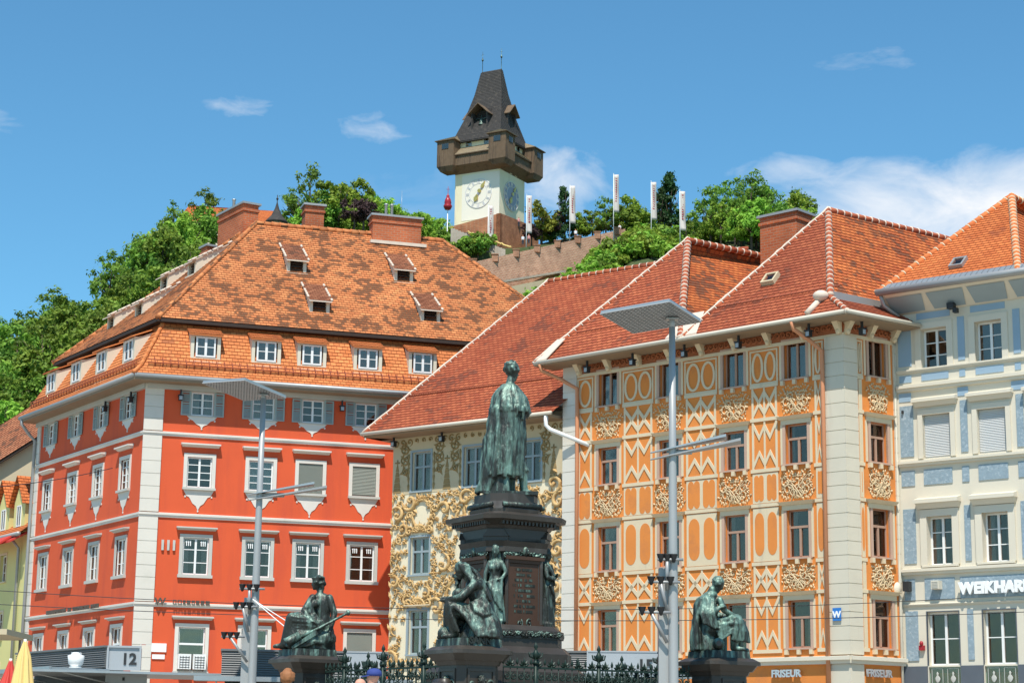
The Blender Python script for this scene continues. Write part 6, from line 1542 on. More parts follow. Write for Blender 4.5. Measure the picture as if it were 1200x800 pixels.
for k in range(4):
    M_ = Matrix.Rotation(k*math.pi/2,3,'Z')
    for i in range(15):
        q = MB(); x = -.84+i*.12; q.box(x-.03,x+.03,-1.22,-1.05,4.985,5.055); q.v = [tuple(M_ @ Vector(p)) for p in q.v]; b.add(q.v,q.f)
b.build('cornice', [MT['dark_stone']], mon)
# moulding rope and leaf band
rr_ = random.Random(3)
for k in range(4):
    M_ = Matrix.Rotation(k*math.pi/2,3,'Z'); q = MB(); q.tube([(-.62,-.84,5.42),(.62,-.84,5.42)], .055, 8)
    for i in range(17): leaf(q, -.88+i*.11, 2.80, rr_.uniform(-.5,.5), .16, .05, -1.345, .05); spiral(q, -.86+i*.11, 2.80, .055, 1.2, 1 if i % 2 else -1, i, -1.36, .018, 0, 5, 12)
    q.build('ornament_band', [MT['bronze_dark']], mon, MM @ M_.to_4x4())
for k in range(4):
    M_ = MM @ Matrix.Rotation(k*math.pi/2, 4, 'Z') @ T((0,-.90,0)); q = MB()
    q.box(-.50,.50,-.05,.0,3.08,4.22); frame_bar(q,-.56,.56,3.02,4.30,.07,-.09,-.0); q.box(-.62,.62,-.14,.0,4.30,4.37); q.box(-.60,.60,-.12,.0,2.98,3.019)
    o = q.build('inscription_panel', [MT['tablet_brown']], mon, M_)
    q = MB(); r_ = random.Random(4+k)
    for j in range(9):
        wv = r_.uniform(.22,.38); x = -wv
        while x < wv:
            d = r_.uniform(.025,.05)
            if r_.random() > .18: q.box(x,x+d*.7,-.062,-.051,4.08-j*.105,4.13-j*.105)
            x += d
    q.build('inscription', [MT['bronze_dark']], o)
    q = MB()
    for sg in (-1,1):
        for i in range(5): leaf(q, sg*(.1+.1*i), 4.42-.012*i, (math.pi if sg < 0 else 0)+sg*r_.uniform(-.3,.6), .17, .06, -.10, .06); spiral(q, sg*(.16+.12*i), 4.43-.012*i, .06, 1.2, sg, 0, -.10, .02, 0, 5, 10)
    q.ball((0,-.12,4.47), (.09,.07,.10), 0, 8)
    for i in range(7): leaf(q, 0, 4.42, math.pi*(i+.5)/7, .24, .05, -.10, .05)
    for sg in (-1,1): spiral(q, sg*.15, 3.02, .10, 1.3, sg, 1, -.11, .025, 0, 5, 14)
    q.build('panel_garland', [MT['bronze_green']], o)
# corner women standing on the shaft ledge
def woman(i, kind, M):
    f = Fig(); 
    f.robe([(0,.02,0,.26,.22,9,.10,0),(.15,.02,0,.25,.21,9,.10,.2),(.35,.0,0,.23,.19,9,.09,.4),(.55,0,0,.21,.17,9,.07,.7),(.75,0,0,.20,.16,8,.05,1),(.86,0,0,.165,.135,8,.03,1.1),(.92,0,0,.145,.115,8,.01,1.2),(1.0,0,0,.165,.13,8,.02,1),(1.12,0,0,.19,.13,7,.02,.6),(1.20,0,0,.17,.10,7,.0,.6),(1.25,0,0,.08,.07,7,0,0)])
    for sx in (-.08,.08): f.ball((sx,-.11,1.08), (.075,.07,.07), 0, 10)
    f.drape([(-.20,-.13,.80),(-.05,-.21,.62),(.06,-.22,.4)], [(.20,-.12,.86),(.22,-.16,.6),(.24,-.16,.2)], 9, .030, 5+i)
    f.cap((0,0,1.2),(0,0,1.32),.055,.05); f.head((0,-.02,1.42),.125,-math.pi/2,.15,'long')
    f.drape([(-.10,.05,1.50),(-.13,.10,1.2),(-.16,.14,.8)], [(.10,.05,1.50),(.13,.10,1.2),(.16,.14,.8)], 7, .035, 8)
    if kind == 0:
        f.limb([(.17,0,1.17),(.31,-.02,.98),(.20,-.12,.86)], [.07,.055,.04]); f.hand((.20,-.12,.86),(-.5,-.3,-.1),.045); f.limb([(-.17,0,1.17),(-.26,-.06,.95),(-.27,-.12,.72)], [.07,.055,.04]); f.hand((-.27,-.12,.72),(0,-.1,-1),.045,(1,0,0))
    else:
        f.limb([(.17,0,1.17),(.24,-.10,.96),(.12,-.26,1.0)], [.07,.055,.04]); f.hand((.12,-.26,1.0),(-.6,-.2,.3),.045); f.limb([(-.17,0,1.17),(-.25,-.06,.95),(-.10,-.22,.92)], [.07,.055,.04]); f.hand((-.10,-.22,.92),(.6,-.2,.2),.045)
        f.drape([(-.2,-.06,1.18),(-.1,-.2,1.0),(.1,-.2,.8)], [(.05,-.12,1.22),(.16,-.16,1.05),(.24,-.1,.8)], 7, .032, 9)
    f.box(-.24,.24,-.2,.2,-.06,.03); return f.finish('allegory_figure', 'bronze_green' if kind == 0 else 'bronze_dark', mon, M, .02, 2)
for k, kd in ((0,0),(1,1),(2,0),(3,1)):
    M_ = MM @ Matrix.Rotation(R(-45)+k*math.pi/2, 4, 'Z') @ T((0,-1.18,3.03)); woman(k, kd, M_)
    q = MB()
    for sx in (-1,1): q.box(sx*.30-.04,sx*.30+.04,.05,.30,-.02,1.62)
    q.box(-.34,.34,-.02,.30,1.62,1.72); q.prism([(-.36,1.721),(.36,1.721),(.22,1.86),(-.22,1.86)], -.06,.28); q.build('niche', [MT['dark_stone']], mon, M_)
# ------------------------------------------------------------------ the cloaked man on top
f = Fig()
LV = [(.40,-.06,0,.40,.36,11,.17,.0),(.55,-.06,0,.40,.36,11,.16,.1),(.75,-.06,0,.41,.37,11,.15,.25),(.98,-.04,0,.42,.36,11,.14,.5),(1.22,-.03,0,.41,.35,11,.12,.75),(1.5,.0,0,.385,.33,10,.09,1.0),(1.75,.03,0,.38,.31,10,.06,1.2),(1.98,.05,0,.38,.29,9,.035,1.3),(2.14,.05,0,.35,.25,9,.02,1.3),(2.26,.04,0,.25,.19,9,.01,1.3),(2.34,.05,0,.14,.13,9,0,0)]
f.robe(LV, 120)
for i in range(15):
    a = 2.3+i*.24; r0 = .36+.02*(i % 3)
    f.tube([(.03+r0*.95*math.cos(a),r0*.85*math.sin(a),1.78),(-.02+r0*1.05*math.cos(a+.05),r0*.95*math.sin(a+.05),1.2),(-.05+r0*1.12*math.cos(a+.12),r0*1.02*math.sin(a+.12),.75),(-.08+r0*1.16*math.cos(a+.16),r0*1.06*math.sin(a+.16),.34+.05*(i % 2))], [.02,.040,.05,.045], 8)
# shoulder cape with a ragged lower edge
f.robe([(1.74,.07,-.02,.43,.36,13,.10,2.0),(1.92,.07,-.01,.415,.335,13,.06,2.2),(2.08,.06,0,.385,.295,13,.03,2.4),(2.22,.05,0,.29,.22,13,.02,2.5),(2.36,.06,0,.16,.14,9,0,0)], 110)
for i in range(16):
    a = 2*math.pi*i/16; f.cap((.07+.41*math.cos(a),-.02+.34*math.sin(a),1.82),(.07+.42*math.cos(a),-.02+.345*math.sin(a),1.72-.07*(i % 3)),.05,.02,7)
f.cap((.06,0,2.3),(.09,0,2.48),.095,.085); f.head((.11,.02,2.66),.205,R(38),.22,'curls')
f.limb([(.33,-.08,2.0),(.42,-.02,1.74),(.36,.18,1.78)], [.11,.10,.07]); f.hand((.36,.18,1.78),(-.5,.6,.2),.075)
# legs, boots, back of the cloak falling over the block
f.limb([(.22,.05,1.0),(.36,.02,.62),(.40,.02,.16)], [.15,.105,.085]); f.cap((.40,.02,.10),(.60,.04,.06),.09,.055); f.ball((.40,.02,.55), (.115,.105,.07), 0, 10)
f.limb([(.05,.2,.9),(.12,.28,.5),(.14,.28,.12)], [.15,.10,.08]); f.cap((.14,.28,.08),(.34,.32,.06),.085,.05)
f.drape([(-.36,-.20,1.0),(-.40,-.22,.6),(-.50,-.18,.25),(-.62,-.16,.04)], [(-.05,-.34,1.0),(-.10,-.36,.62),(-.30,-.32,.22),(-.36,-.30,.05)], 8, .05, 2)
f.drape([(-.38,.2,1.0),(-.42,.24,.6),(-.5,.22,.25),(-.60,.2,.04)], [(-.36,-.20,1.0),(-.40,-.22,.6),(-.5,-.18,.25),(-.62,-.16,.04)], 7, .05, 3)
f.drape([(.18,-.30,1.75),(.22,-.32,1.2),(.20,-.30,.62)], [(.38,-.10,1.7),(.40,-.06,1.2),(.36,.0,.72)], 7, .045, 4)
f.drape([(-.30,-.22,1.8),(-.36,-.26,1.2),(-.34,-.28,.62)], [(.12,-.34,1.8),(.12,-.36,1.2),(.06,-.38,.55)], 9, .042, 6)
f.hexa([(-.40,-.32,0),(.10,-.36,0),(.12,.25,0),(-.40,.25,0),(-.34,-.28,.58),(.06,-.32,.60),(.06,.22,.6),(-.34,.22,.58)])
MS = T((MC.x-.02, MC.y-.05, 5.66)) @ Matrix.Diagonal((.97,.95,1.0,1))
stt = thing('statue', 'tall green bronze statue of a long cloaked man, back turned, on top of the monument', 'statue', MS)
f.finish('body', 'bronze_green', stt, MS, .021, 2)
q = MB(); q.box(-.46,.70,-.42,.42,-.004,.07); q.build('base_slab', [MT['bronze_dark']], stt, MS)
# ------------------------------------------------------------------ river pedestals with seated women
def pedestal(P, rot, name_, lb):
    M_ = T(P) @ Matrix.Rotation(rot, 4, 'Z') @ Matrix.Diagonal((.80,.80,1,1)); t_ = thing('pedestal', lb, 'pedestal', M_)
    b = MB(); tiers(b, [(.86,.86,0,.5),(.80,.80,.5,.75),(.55,.55,.75,2.02),(.58,.62,2.02,2.10),(.66,.76,2.10,2.22),(.80,.80,2.22,2.29),(.80,.66,2.29,2.36)], .16); b.build('block', [MT['dark_stone']], t_)
    for k in range(4):
        F_ = M_ @ Matrix.Rotation(k*math.pi/2,4,'Z') @ T((0,-.552,0)); q = MB(); frame_bar(q,-.36,.36,1.2,1.96,.05,-.03,.0); o = q.build('relief_panel', [MT['dark_stone']], t_, F_)
        q = Fig(); q.head((0,-.06,1.72),.11,-math.pi/2,0,'curls'); q.robe([(1.24,0,-.02,.22,.08,7,.05,0),(1.42,0,-.02,.20,.09,7,.05,.3),(1.54,0,-.02,.15,.07,7,.02,.5),(1.62,0,-.03,.05,.05,7,0,0)], 40)
        for sg in (-1,1): q.cap((sg*.18,-.03,1.5),(sg*.26,-.05,1.34),.05,.035); spiral(q, sg*.24, 1.66, .10, 1.3, sg, 0, -.02, .028); q.cap((sg*.26,-.05,1.34),(sg*.10,-.1,1.32),.04,.03)
        q.build('relief_bust', [MT['bronze_dark']], o)
    for k in (1, 3):       # side consoles with scrolls
        F_ = M_ @ Matrix.Rotation(k*math.pi/2,4,'Z'); q = MB(); q.box(-.36,.36,-1.10,-.56,0,1.40); q.box(-.42,.42,-1.16,-.561,1.401,1.52)
        q.tube([(-.24,-.70,1.66),(.24,-.70,1.66)], .12, 14); q.tube([(-.24,-1.02,1.585),(.24,-1.02,1.585)], .06, 12); q.hexa([(-.22,-1.04,1.53),(.22,-1.04,1.53),(.22,-.6,1.53),(-.22,-.6,1.53),(-.22,-1.04,1.62),(.22,-1.04,1.62),(.22,-.66,1.77),(-.22,-.66,1.77)])
        for sx in (-.32,.32): spiral(q, sx, 0, .1, 1, 1, 0, 0, .01)  if False else None
        q.build('scroll_console', [MT['dark_stone']], t_, F_)
    b = MB(); tiers(b, [(.60,.58,2.361,2.50)], .1); b.build('figure_plinth', [MT['bronze_dark']], t_)
    return t_, M_
def seated(name_, lb, P, build, mt, rotz=0.0, vox=.019):
    M_ = T(P) @ Matrix.Rotation(rotz,4,'Z'); t_ = thing('seated_figure', lb, 'statue', M_); f = Fig(); build(f); f.finish('body', mt, t_, M_, vox, 2); return t_, M_
PL, PF, PR = Vector((-4.13,40.5,0)), Vector((-.72,36.0,0)), Vector((4.2,39.0,0))
pedestal(PL, R(32.5), 'l', 'dark stone pedestal carrying the seated woman with the oar, left of the monument')
pf_, MF_ = pedestal(PF, R(32.5), 'f', 'dark stone pedestal lettered SANN under the crouched veiled woman, nearest of three')
pedestal(PR, R(32.5), 'r', 'dark stone pedestal carrying the bowed seated figure with fruit, right of the monument')
text('SANN', .17, .02, 'lettering', MT['bronze_black'], pf_, T((PF.x,PF.y,2.405)) @ Matrix.Rotation(R(32.5),4,'Z') @ T((-.05,-.49,0)), 'CENTER', .008)
def fig_left(f):
    f.robe([(0,.18,.05,.40,.36,10,.05,0),(.2,.2,.05,.37,.34,10,.05,.3),(.42,.26,.04,.28,.26,9,.03,.5),(.55,.29,.02,.21,.18,8,.02,.6),(.70,.29,.0,.175,.14,8,.01,.6),(.85,.28,0,.195,.145,8,0,.6),(1.0,.27,0,.215,.14,8,0,.6),(1.10,.27,0,.20,.11,8,0,0),(1.16,.26,0,.09,.08,8,0,0)], 64)
    for y in (-.11,.06): f.ball((.17,y-.04,.93), (.085,.08,.08), 0, 10)
    f.cap((.26,0,1.12),(.22,-.01,1.24),.065,.06); f.head((.19,-.02,1.37),.145,math.pi,.05,'wreath')
    f.limb([(.44,-.06,1.06),(.56,-.12,.74),(.50,-.22,.40)], [.085,.07,.045]); f.hand((.50,-.22,.40),(-.1,-.2,-1),.055,(1,0,0))
    f.limb([(.10,-.10,1.06),(-.06,-.22,.78),(.10,-.32,.58)], [.08,.065,.045]); f.hand((.10,-.32,.58),(.7,-.2,-.3),.055)
    f.limb([(.26,-.14,.42),(-.30,-.22,.62),(-.44,-.16,.10)], [.17,.13,.09]); f.limb([(.26,.16,.42),(-.22,.16,.66),(-.36,.14,.10)], [.17,.13,.09])
    f.cap((-.44,-.16,.07),(-.64,-.18,.05),.065,.045); f.cap((-.36,.14,.07),(-.55,.14,.05),.065,.045)
    f.drape([(.30,-.26,.50),(-.02,-.34,.62),(-.32,-.30,.66),(-.40,-.28,.40),(-.44,-.26,.08)], [(.38,-.24,.10),(.22,-.36,.12),(.05,-.36,.06),(-.06,-.34,.05),(-.14,-.34,.03)], 10, .042, 3, .05)
    f.drape([(-.06,.22,.72),(-.28,.18,.74),(-.40,.12,.45),(-.46,.08,.08)], [(-.10,-.28,.70),(-.34,-.26,.66),(-.44,-.22,.40),(-.50,-.2,.06)], 9, .045, 4)
    f.drape([(.12,-.10,1.12),(.06,-.20,.95),(.14,-.22,.74),(.30,-.22,.56)], [(.02,-.06,1.05),(-.04,-.18,.86),(.06,-.24,.64),(.22,-.26,.5)], 6, .03, 5)
    f.drape([(.05,-.2,.75),(-.05,-.3,.66),(.0,-.34,.5)], [(.32,-.2,.58),(.25,-.3,.5),(.28,-.34,.42)], 7, .032, 9)
    f.ball((.36,-.08,.22), (.26,.24,.22), 0, 10)
tl_, ML_ = seated('l', 'dark bronze seated woman with wreath and long oar, left of the monument', (PL.x-.02,PL.y-.05,2.50), fig_left, 'bronze_dark', 0)
q = MB(); q.tube([(-.36,-.42,.10),(-.30,-.42,.15),(-.10,-.42,.27)], [.13,.10,.09], 12); q.hexa([(-.30,-.44,.02),(-.22,-.44,-.0),(-.22,-.38,.0),(-.30,-.38,.02),(.22,-.42,.38),(.27,-.42,.30),(.27,-.37,.30),(.22,-.37,.38)]) ; q.tube([(-.2,-.40,.17),(.28,-.36,.42),(.84,-.28,.74)], [.045,.03,.025], 8); q.ball((.86,-.28,.755), .045, 0, 8); q.tube([(.84,-.28,.80),(.87,-.28,.70)], .03, 6); q.build('oar', [MT['bronze_green']], tl_)
def fig_front(f):
    f.robe([(0,.16,.05,.42,.36,10,.06,0),(.15,.18,.05,.40,.34,10,.06,.3),(.34,.24,.04,.31,.27,9,.04,.5),(.48,.26,.03,.22,.20,9,.02,.6)], 64)
    f.limb([(.26,.03,.42),(.20,.03,.72),(.06,.02,.96)], [.22,.20,.17]); f.ball((.10,-.10,.98), (.14,.11,.12)); f.ball((.08,.15,.97), (.14,.11,.12)); f.ball((.0,-.02,.86), (.10,.14,.09), 0, 10)
    f.cap((.0,.02,1.02),(-.10,.0,1.16),.075,.065); f.head((-.18,-.03,1.25),.145,R(205),.42,'long')
    f.limb([(.08,-.20,.99),(-.18,-.30,.74),(-.44,-.14,.70)], [.085,.07,.045]); f.hand((-.44,-.14,.70),(-1,.1,-.05),.055); f.limb([(.04,.24,.98),(-.18,.22,.72),(-.40,.04,.74)], [.08,.065,.045]); f.hand((-.40,.04,.74),(-.8,-.3,.1),.055)
    f.limb([(.24,-.12,.40),(-.36,-.14,.58),(-.28,-.13,.08)], [.18,.13,.08]); f.limb([(.24,.18,.40),(-.38,.20,.56),(-.42,.2,.08)], [.18,.13,.08]); f.cap((-.28,-.13,.05),(-.48,-.17,.04),.06,.045); f.cap((-.42,.2,.05),(-.58,.2,.04),.06,.04)
    f.drape([(-.34,-.26,.62),(-.10,-.34,.42),(.05,-.38,.18),(.12,-.40,.03)], [(.34,-.22,.50),(.42,-.30,.32),(.48,-.34,.14),(.52,-.36,.02)], 13, .040, 3)
    f.drape([(-.46,.10,.64),(-.46,.0,.42),(-.40,.02,.2)], [(-.36,-.27,.60),(-.34,-.29,.44),(-.20,-.32,.10)], 8, .038, 4)
    f.drape([(.02,-.22,.66),(.12,-.32,.5),(.26,-.36,.4)], [(.22,-.24,.78),(.34,-.26,.6),(.42,-.24,.45)], 8, .035, 6)
    f.drape([(-.14,-.12,1.38),(.08,-.06,1.22),(.24,-.10,.98),(.38,-.14,.70)], [(-.12,.10,1.38),(.10,.10,1.22),(.26,.10,.98),(.38,.08,.72)], 7, .036, 7)
    f.drape([(-.22,-.14,1.36),(-.10,-.16,1.2),(.02,-.2,1.06)], [(-.06,-.14,1.36),(.02,-.16,1.2),(.10,-.16,1.1)], 4, .032, 8)
    f.ball((-.22,-.02,.82), (.13,.10,.11), 0, 10); f.ball((-.48,.0,.10), .12); f.ball((.44,-.30,.10), (.12,.12,.11), 0, 9); f.ball((-.2,.28,.3), (.2,.15,.3), 0, 10)
seated('f', 'dark bronze crouched woman with veiled head, arms across her knee, on the SANN pedestal', (PF.x+.02,PF.y-.05,2.50), fig_front, 'bronze_dark', 0)
def fig_right(f):
    f.robe([(0,-.20,.05,.34,.34,10,.06,0),(.2,-.22,.05,.33,.32,10,.06,.3),(.38,-.24,.04,.30,.27,10,.05,.5),(.55,-.24,.02,.26,.22,10,.05,.7),(.75,-.25,.0,.235,.22,10,.05,.9),(.92,-.25,0,.23,.21,10,.04,1.1),(1.04,-.23,0,.20,.17,9,.02,1.2),(1.12,-.19,0,.11,.10,9,0,0)], 80)
    f.cap((-.18,0,1.08),(-.12,-.02,1.22),.075,.07); f.head((.0,-.03,1.33),.15,R(-14),.6,'curls'); f.ball((-.15,.0,1.10), (.15,.15,.09), 0, 10)
    f.limb([(-.24,-.20,1.0),(-.20,-.30,.70),(.0,-.26,.84)], [.10,.085,.05]); f.hand((.0,-.26,.84),(.7,.1,.2),.055); f.limb([(-.16,.22,1.0),(.02,.20,.72),(.26,.05,.68)], [.09,.07,.045]); f.hand((.26,.05,.68),(1,-.1,.1),.055); f.limb([(.02,-.16,1.0),(.10,-.18,.8),(.30,-.12,.70)], [.07,.06,.045]); f.hand((.30,-.12,.70),(1,0,.05),.05)
    f.limb([(-.16,-.14,.42),(.36,-.16,.58),(.30,-.14,.12)], [.17,.13,.08]); f.limb([(-.16,.18,.42),(.42,.16,.56),(.44,.15,.12)], [.17,.13,.08]); f.cap((.28,-.14,.06),(.48,-.18,.04),.06,.045); f.cap((.44,.15,.06),(.60,.14,.04),.06,.04)
    f.drape([(.28,-.28,.66),(.30,-.30,.40),(.24,-.30,.20)], [(.50,.0,.62),(.58,-.06,.38),(.60,-.06,.17)], 11, .038, 3); f.drape([(-.08,-.28,.48),(.10,-.32,.52),(.30,-.30,.56)], [(-.02,-.32,.16),(.14,-.32,.30),(.30,-.30,.40)], 6, .034, 4)
    f.drape([(-.34,-.20,1.04),(-.44,-.24,.6),(-.46,-.26,.0)], [(-.30,.18,1.04),(-.46,.2,.6),(-.50,.2,.0)], 8, .045, 6); f.drape([(-.30,-.24,.98),(-.36,-.32,.72),(-.30,-.34,.5)], [(-.12,-.24,1.02),(-.12,-.36,.72),(-.08,-.36,.42)], 6, .036, 7)
    rr = random.Random(8)
    for i in range(46): f.ball((rr.uniform(-.06,.40), rr.uniform(-.34,-.02), .58+rr.uniform(-.14,.10)), rr.uniform(.035,.06), 0, 7)
    f.box(.02,.16,-.2,.2,0,.34); f.box(-.5,-.1,-.1,.3,0,.3)
t3, M3 = seated('r', 'green bronze seated figure with bowed curly head, fruit in the lap and a jug', (PR.x-.02,PR.y-.05,2.50), fig_right, 'bronze_green', 0)
q = MB(); q.tube([(-.06,-.36,.12),(-.05,-.48,.12),(-.05,-.56,.13),(-.05,-.60,.13)], [.10,.12,.085,.10], 14, 0); q.tube([(-.05,-.604,.13),(-.05,-.606,.13)], [.055,.05], 12, 1, False); q.build('jug', [MT['bronze_green'], MT['interior']], t3)
# ------------------------------------------------------------------ wrought iron fence between the pedestals
def fence(P, Q, lb):
    d = Q-P; L_ = d.length; M_ = T(P) @ Matrix.Rotation(math.atan2(d.y,d.x),4,'Z'); t_ = thing('iron_fence', lb, 'fence', M_)
    b = MB(); b.box(0,L_,-.28,.28,0,1.05); b.box(-.03,L_+.03,-.34,.34,1.051,1.16); b.build('coping', [MT['dark_stone']], t_)
    b = MB(); 
    for z in (1.26,1.72,2.02): b.box(0,L_,-.018,.018,z,z+.035)
    n = int(L_/.15)
    for i in range(n+1):
        x = L_*i/n; b.tube([(x,0,1.16),(x,0,2.08)], .011, 5)
        b.lathe([(.0,0),(.022,.02),(.03,.06),(.008,.12),(0,.14)], (x,0,2.08), 6)
    b.build('bars', [MT['iron_green']], t_)
    b = MB(); m = int(L_/.30)
    for i in range(m):
        x = L_*(i+.5)/m
        for sg in (-1,1):
            spiral(b, x+sg*.075, 1.87, .075, 1.5, sg, math.pi/2, .0, .014, 0, 5, 16); spiral(b, x+sg*.07, 1.52, .085, 1.5, -sg, -math.pi/2, .0, .014, 0, 5, 16)
        b.ring(x, 1.36, .06, .06, .02, -.012, .012, 0, 12)
        for k in range(5): leaf(b, x, 2.06, math.pi*(k+.5)/5, .13, .03, .01, .03)
    b.build('scrollwork', [MT['iron_green']], t_)
    np_ = max(2, round(L_/1.25))
    for i in range(np_):
        x = L_*(i+.5)/np_; q = MB(); q.tube([(x,0,1.16),(x,0,2.12)], .04, 8); q.lathe([(.035,0),(.07,.02),(.035,.05),(.028,.10),(.06,.15),(.066,.20),(.035,.25),(.02,.28),(.042,.32),(.025,.37),(0,.42)], (x,0,2.10), 10)
        for k in range(4): 
            a = k*math.pi/2; q.tube([(x,0,2.2),(x+.13*math.cos(a),.13*math.sin(a),2.24),(x+.15*math.cos(a),.15*math.sin(a),2.32)], .016, 5)
        q.build('post', [MT['iron_green']], t_)
b4 = Vector((.6,43.6,0)); n_in = lambda p, q, k: (p.lerp(q, k), q.lerp(p, k))
for p, q, lb in ((PL,PF,'ornate green iron fence between the left pedestal and the nearest pedestal'),(PF,PR,'ornate green iron fence between the nearest pedestal and the right pedestal'),
                 (b4,PR,'ornate green iron fence behind the monument on the right'),(PL,b4,'ornate green iron fence behind the monument on the left')):
    a, c = p.lerp(q,.13), q.lerp(p,.13); fence(a, c, lb)
b = MB(); b.box(-3.6,3.6,-3.6,3.6,.0,.22); b.box(-3.2,3.2,-3.2,3.2,.221,.42); b.v = [tuple(Matrix.Rotation(R(32.5),3,'Z') @ Vector(p)) for p in b.v]
tag(b.build('fountain_steps', [MT['grey_stone']], None, T((.0,39.9,0))), 'stone steps and basin floor under the monument and its pedestals', 'steps')
# ------------------------------------------------------------------ lamp masts with mirror panels
RTv, UPv, FWv = _rt, _up, _fw
def mast(base, ztop, d1, d2, pc, blade, bl_c, spots, boxw, lb, k=1.0):
    t_ = thing('lamp_mast', lb, 'street lamp', base); B = Vector(base)
    b = MB(); b.lathe([(.16*k,0),(.115*k,.3),(.105*k,3.6),(.085*k,ztop*.7),(.07*k,ztop),(0,ztop+.01)], (0,0,0), 14); b.build('pole', [MT['grey_metal']], t_)
    # reflector panel: frame, egg-crate grid below
    c = Vector(pc)-B; u, v = Vector(d1)/2, Vector(d2)/2; P4 = [c-u, c-v, c+u, c+v]
    e1, e2 = P4[1]-P4[0], P4[3]-P4[0]; n = e1.cross(e2).normalized()
    if n.z < 0: n = -n
    b = MB(); Q4 = [p+n*.05 for p in P4]
    b.add(P4+Q4, [(4,5,6,7),(0,1,5,4),(1,2,6,5),(2,3,7,6),(3,0,4,7)]); b.add([p+n*.004 for p in P4], [(0,3,2,1)], 1)
    o = b.build('reflector_panel', [MT['galv_steel'], MT['tower_wood']], t_)
    b = MB(); m = 15
    for i in range(m+1):
        for e, g in ((e1,e2),(e2,e1)):
            a = P4[0]+g*(i/m); s_ = g.normalized()*.017
            b.hexa([a-s_-n*.02, a+e-s_-n*.02, a+e+s_-n*.02, a+s_-n*.02, a-s_+n*.002, a+e-s_+n*.002, a+e+s_+n*.002, a+s_+n*.002])
    b.build('louvre_grid', [MT['sign_grey']], o)
    tz = c.z-(n.x*(0-c.x)+n.y*(0-c.y))/n.z; b = MB(); b.tube([Vector((0,0,ztop-.05)), Vector((0,0,max(ztop,tz-.01)))], .055, 8); b.box(-.12,.12,-.12,.12,max(ztop,tz-.05)-.02,max(ztop,tz-.05)); b.build('panel_arm', [MT['grey_metal']], t_)
    # lower blade pair seen almost edge on
    for sgn, off in ((1,.0),(-1,.13)):
        b = MB(); cc = Vector(bl_c)-B+Vector((0,0,off)); a, w_ = Vector(blade[0])*(.5 if sgn > 0 else .42), Vector(blade[1])*.20
        sh = Vector(blade[0])*(.04*sgn); h0, h1 = Vector((0,0,.015)), Vector((0,0,.05)); b.hexa([cc-a-w_*.2+sh, cc+a-w_+sh, cc+a+w_+sh, cc-a+w_*.2+sh, cc-a-w_*.2+sh+h0, cc+a-w_+sh+h1, cc+a+w_+sh+h1, cc-a+w_*.2+sh+h0]); b.build('lower_blade', [MT['galv_steel' if sgn < 0 else 'zinc']], t_)
    b = MB(); cc = Vector(bl_c)-B; b.tube([Vector((0,0,cc.z)), cc+Vector((0,0,.0))], .05, 6); b.build('blade_arm', [MT['grey_metal']], t_)
    # service column behind the pole with floodlight brackets
    b = MB(); b.hexa([(-.33*k,.05,0),(-.10*k,.05,0),(-.10*k,.3,0),(-.33*k,.3,0),(-.30*k,.05,boxw),(-.10*k,.05,boxw),(-.10*k,.28,boxw),(-.30*k,.28,boxw)]); b.build('service_column', [MT['grey_metal']], t_)
    for (xa, xb, z) in spots:
        b = MB(); b.tube([(xa,-.15,z),(xb+.12,-.15,z)], .028, 6); b.tube([((xa+xb)/2,-.15,z-.02),(-.12,-.05,z-.55)], .035, 6)
        o = b.build('flood_bracket', [MT['zinc']], t_)
        for i in range(3):
            x = xa+.06+(xb-xa-.12)*i/2; q = MB(); q.lathe([(.02,-.10),(.045,-.05),(.075,.05),(.078,.06),(.0,.05)], (x,-.15,z+.04), 10); q.build('flood_light', [MT['dark_metal']], o)
Rm = lambda x, u, f: RTv*x+UPv*u+FWv*f
mast((3.07,36.37,0), 8.50, Rm(1.96,-.145,.55), Rm(-.56,-.58,1.83), (2.67,36.4,8.70), (Vector((1.7,-.15,.34)), Vector((.15,1.15,.0))), (3.43,36.3,6.08), [(-.30,.06,4.04),(-.48,0,3.62),(-.65,-.18,3.06)], 3.9, 'grey lamp mast with tilted mirror panel, right one, in front of the orange house', .85)
mast((-5.66,43.63,0), 8.32, Rm(1.86,-.34,.235), Rm(-.27,-.50,1.8), (-6.1,43.6,8.50), (Vector((1.75,.2,.32)), Vector((-.1,1.0,.0))), (-5.1,43.6,6.10), [(-.34,.10,3.98),(-.46,-.04,3.58),(-.70,-.30,2.92)], 3.8, 'grey lamp mast with tilted mirror panel, left one, in front of the red building', .85)
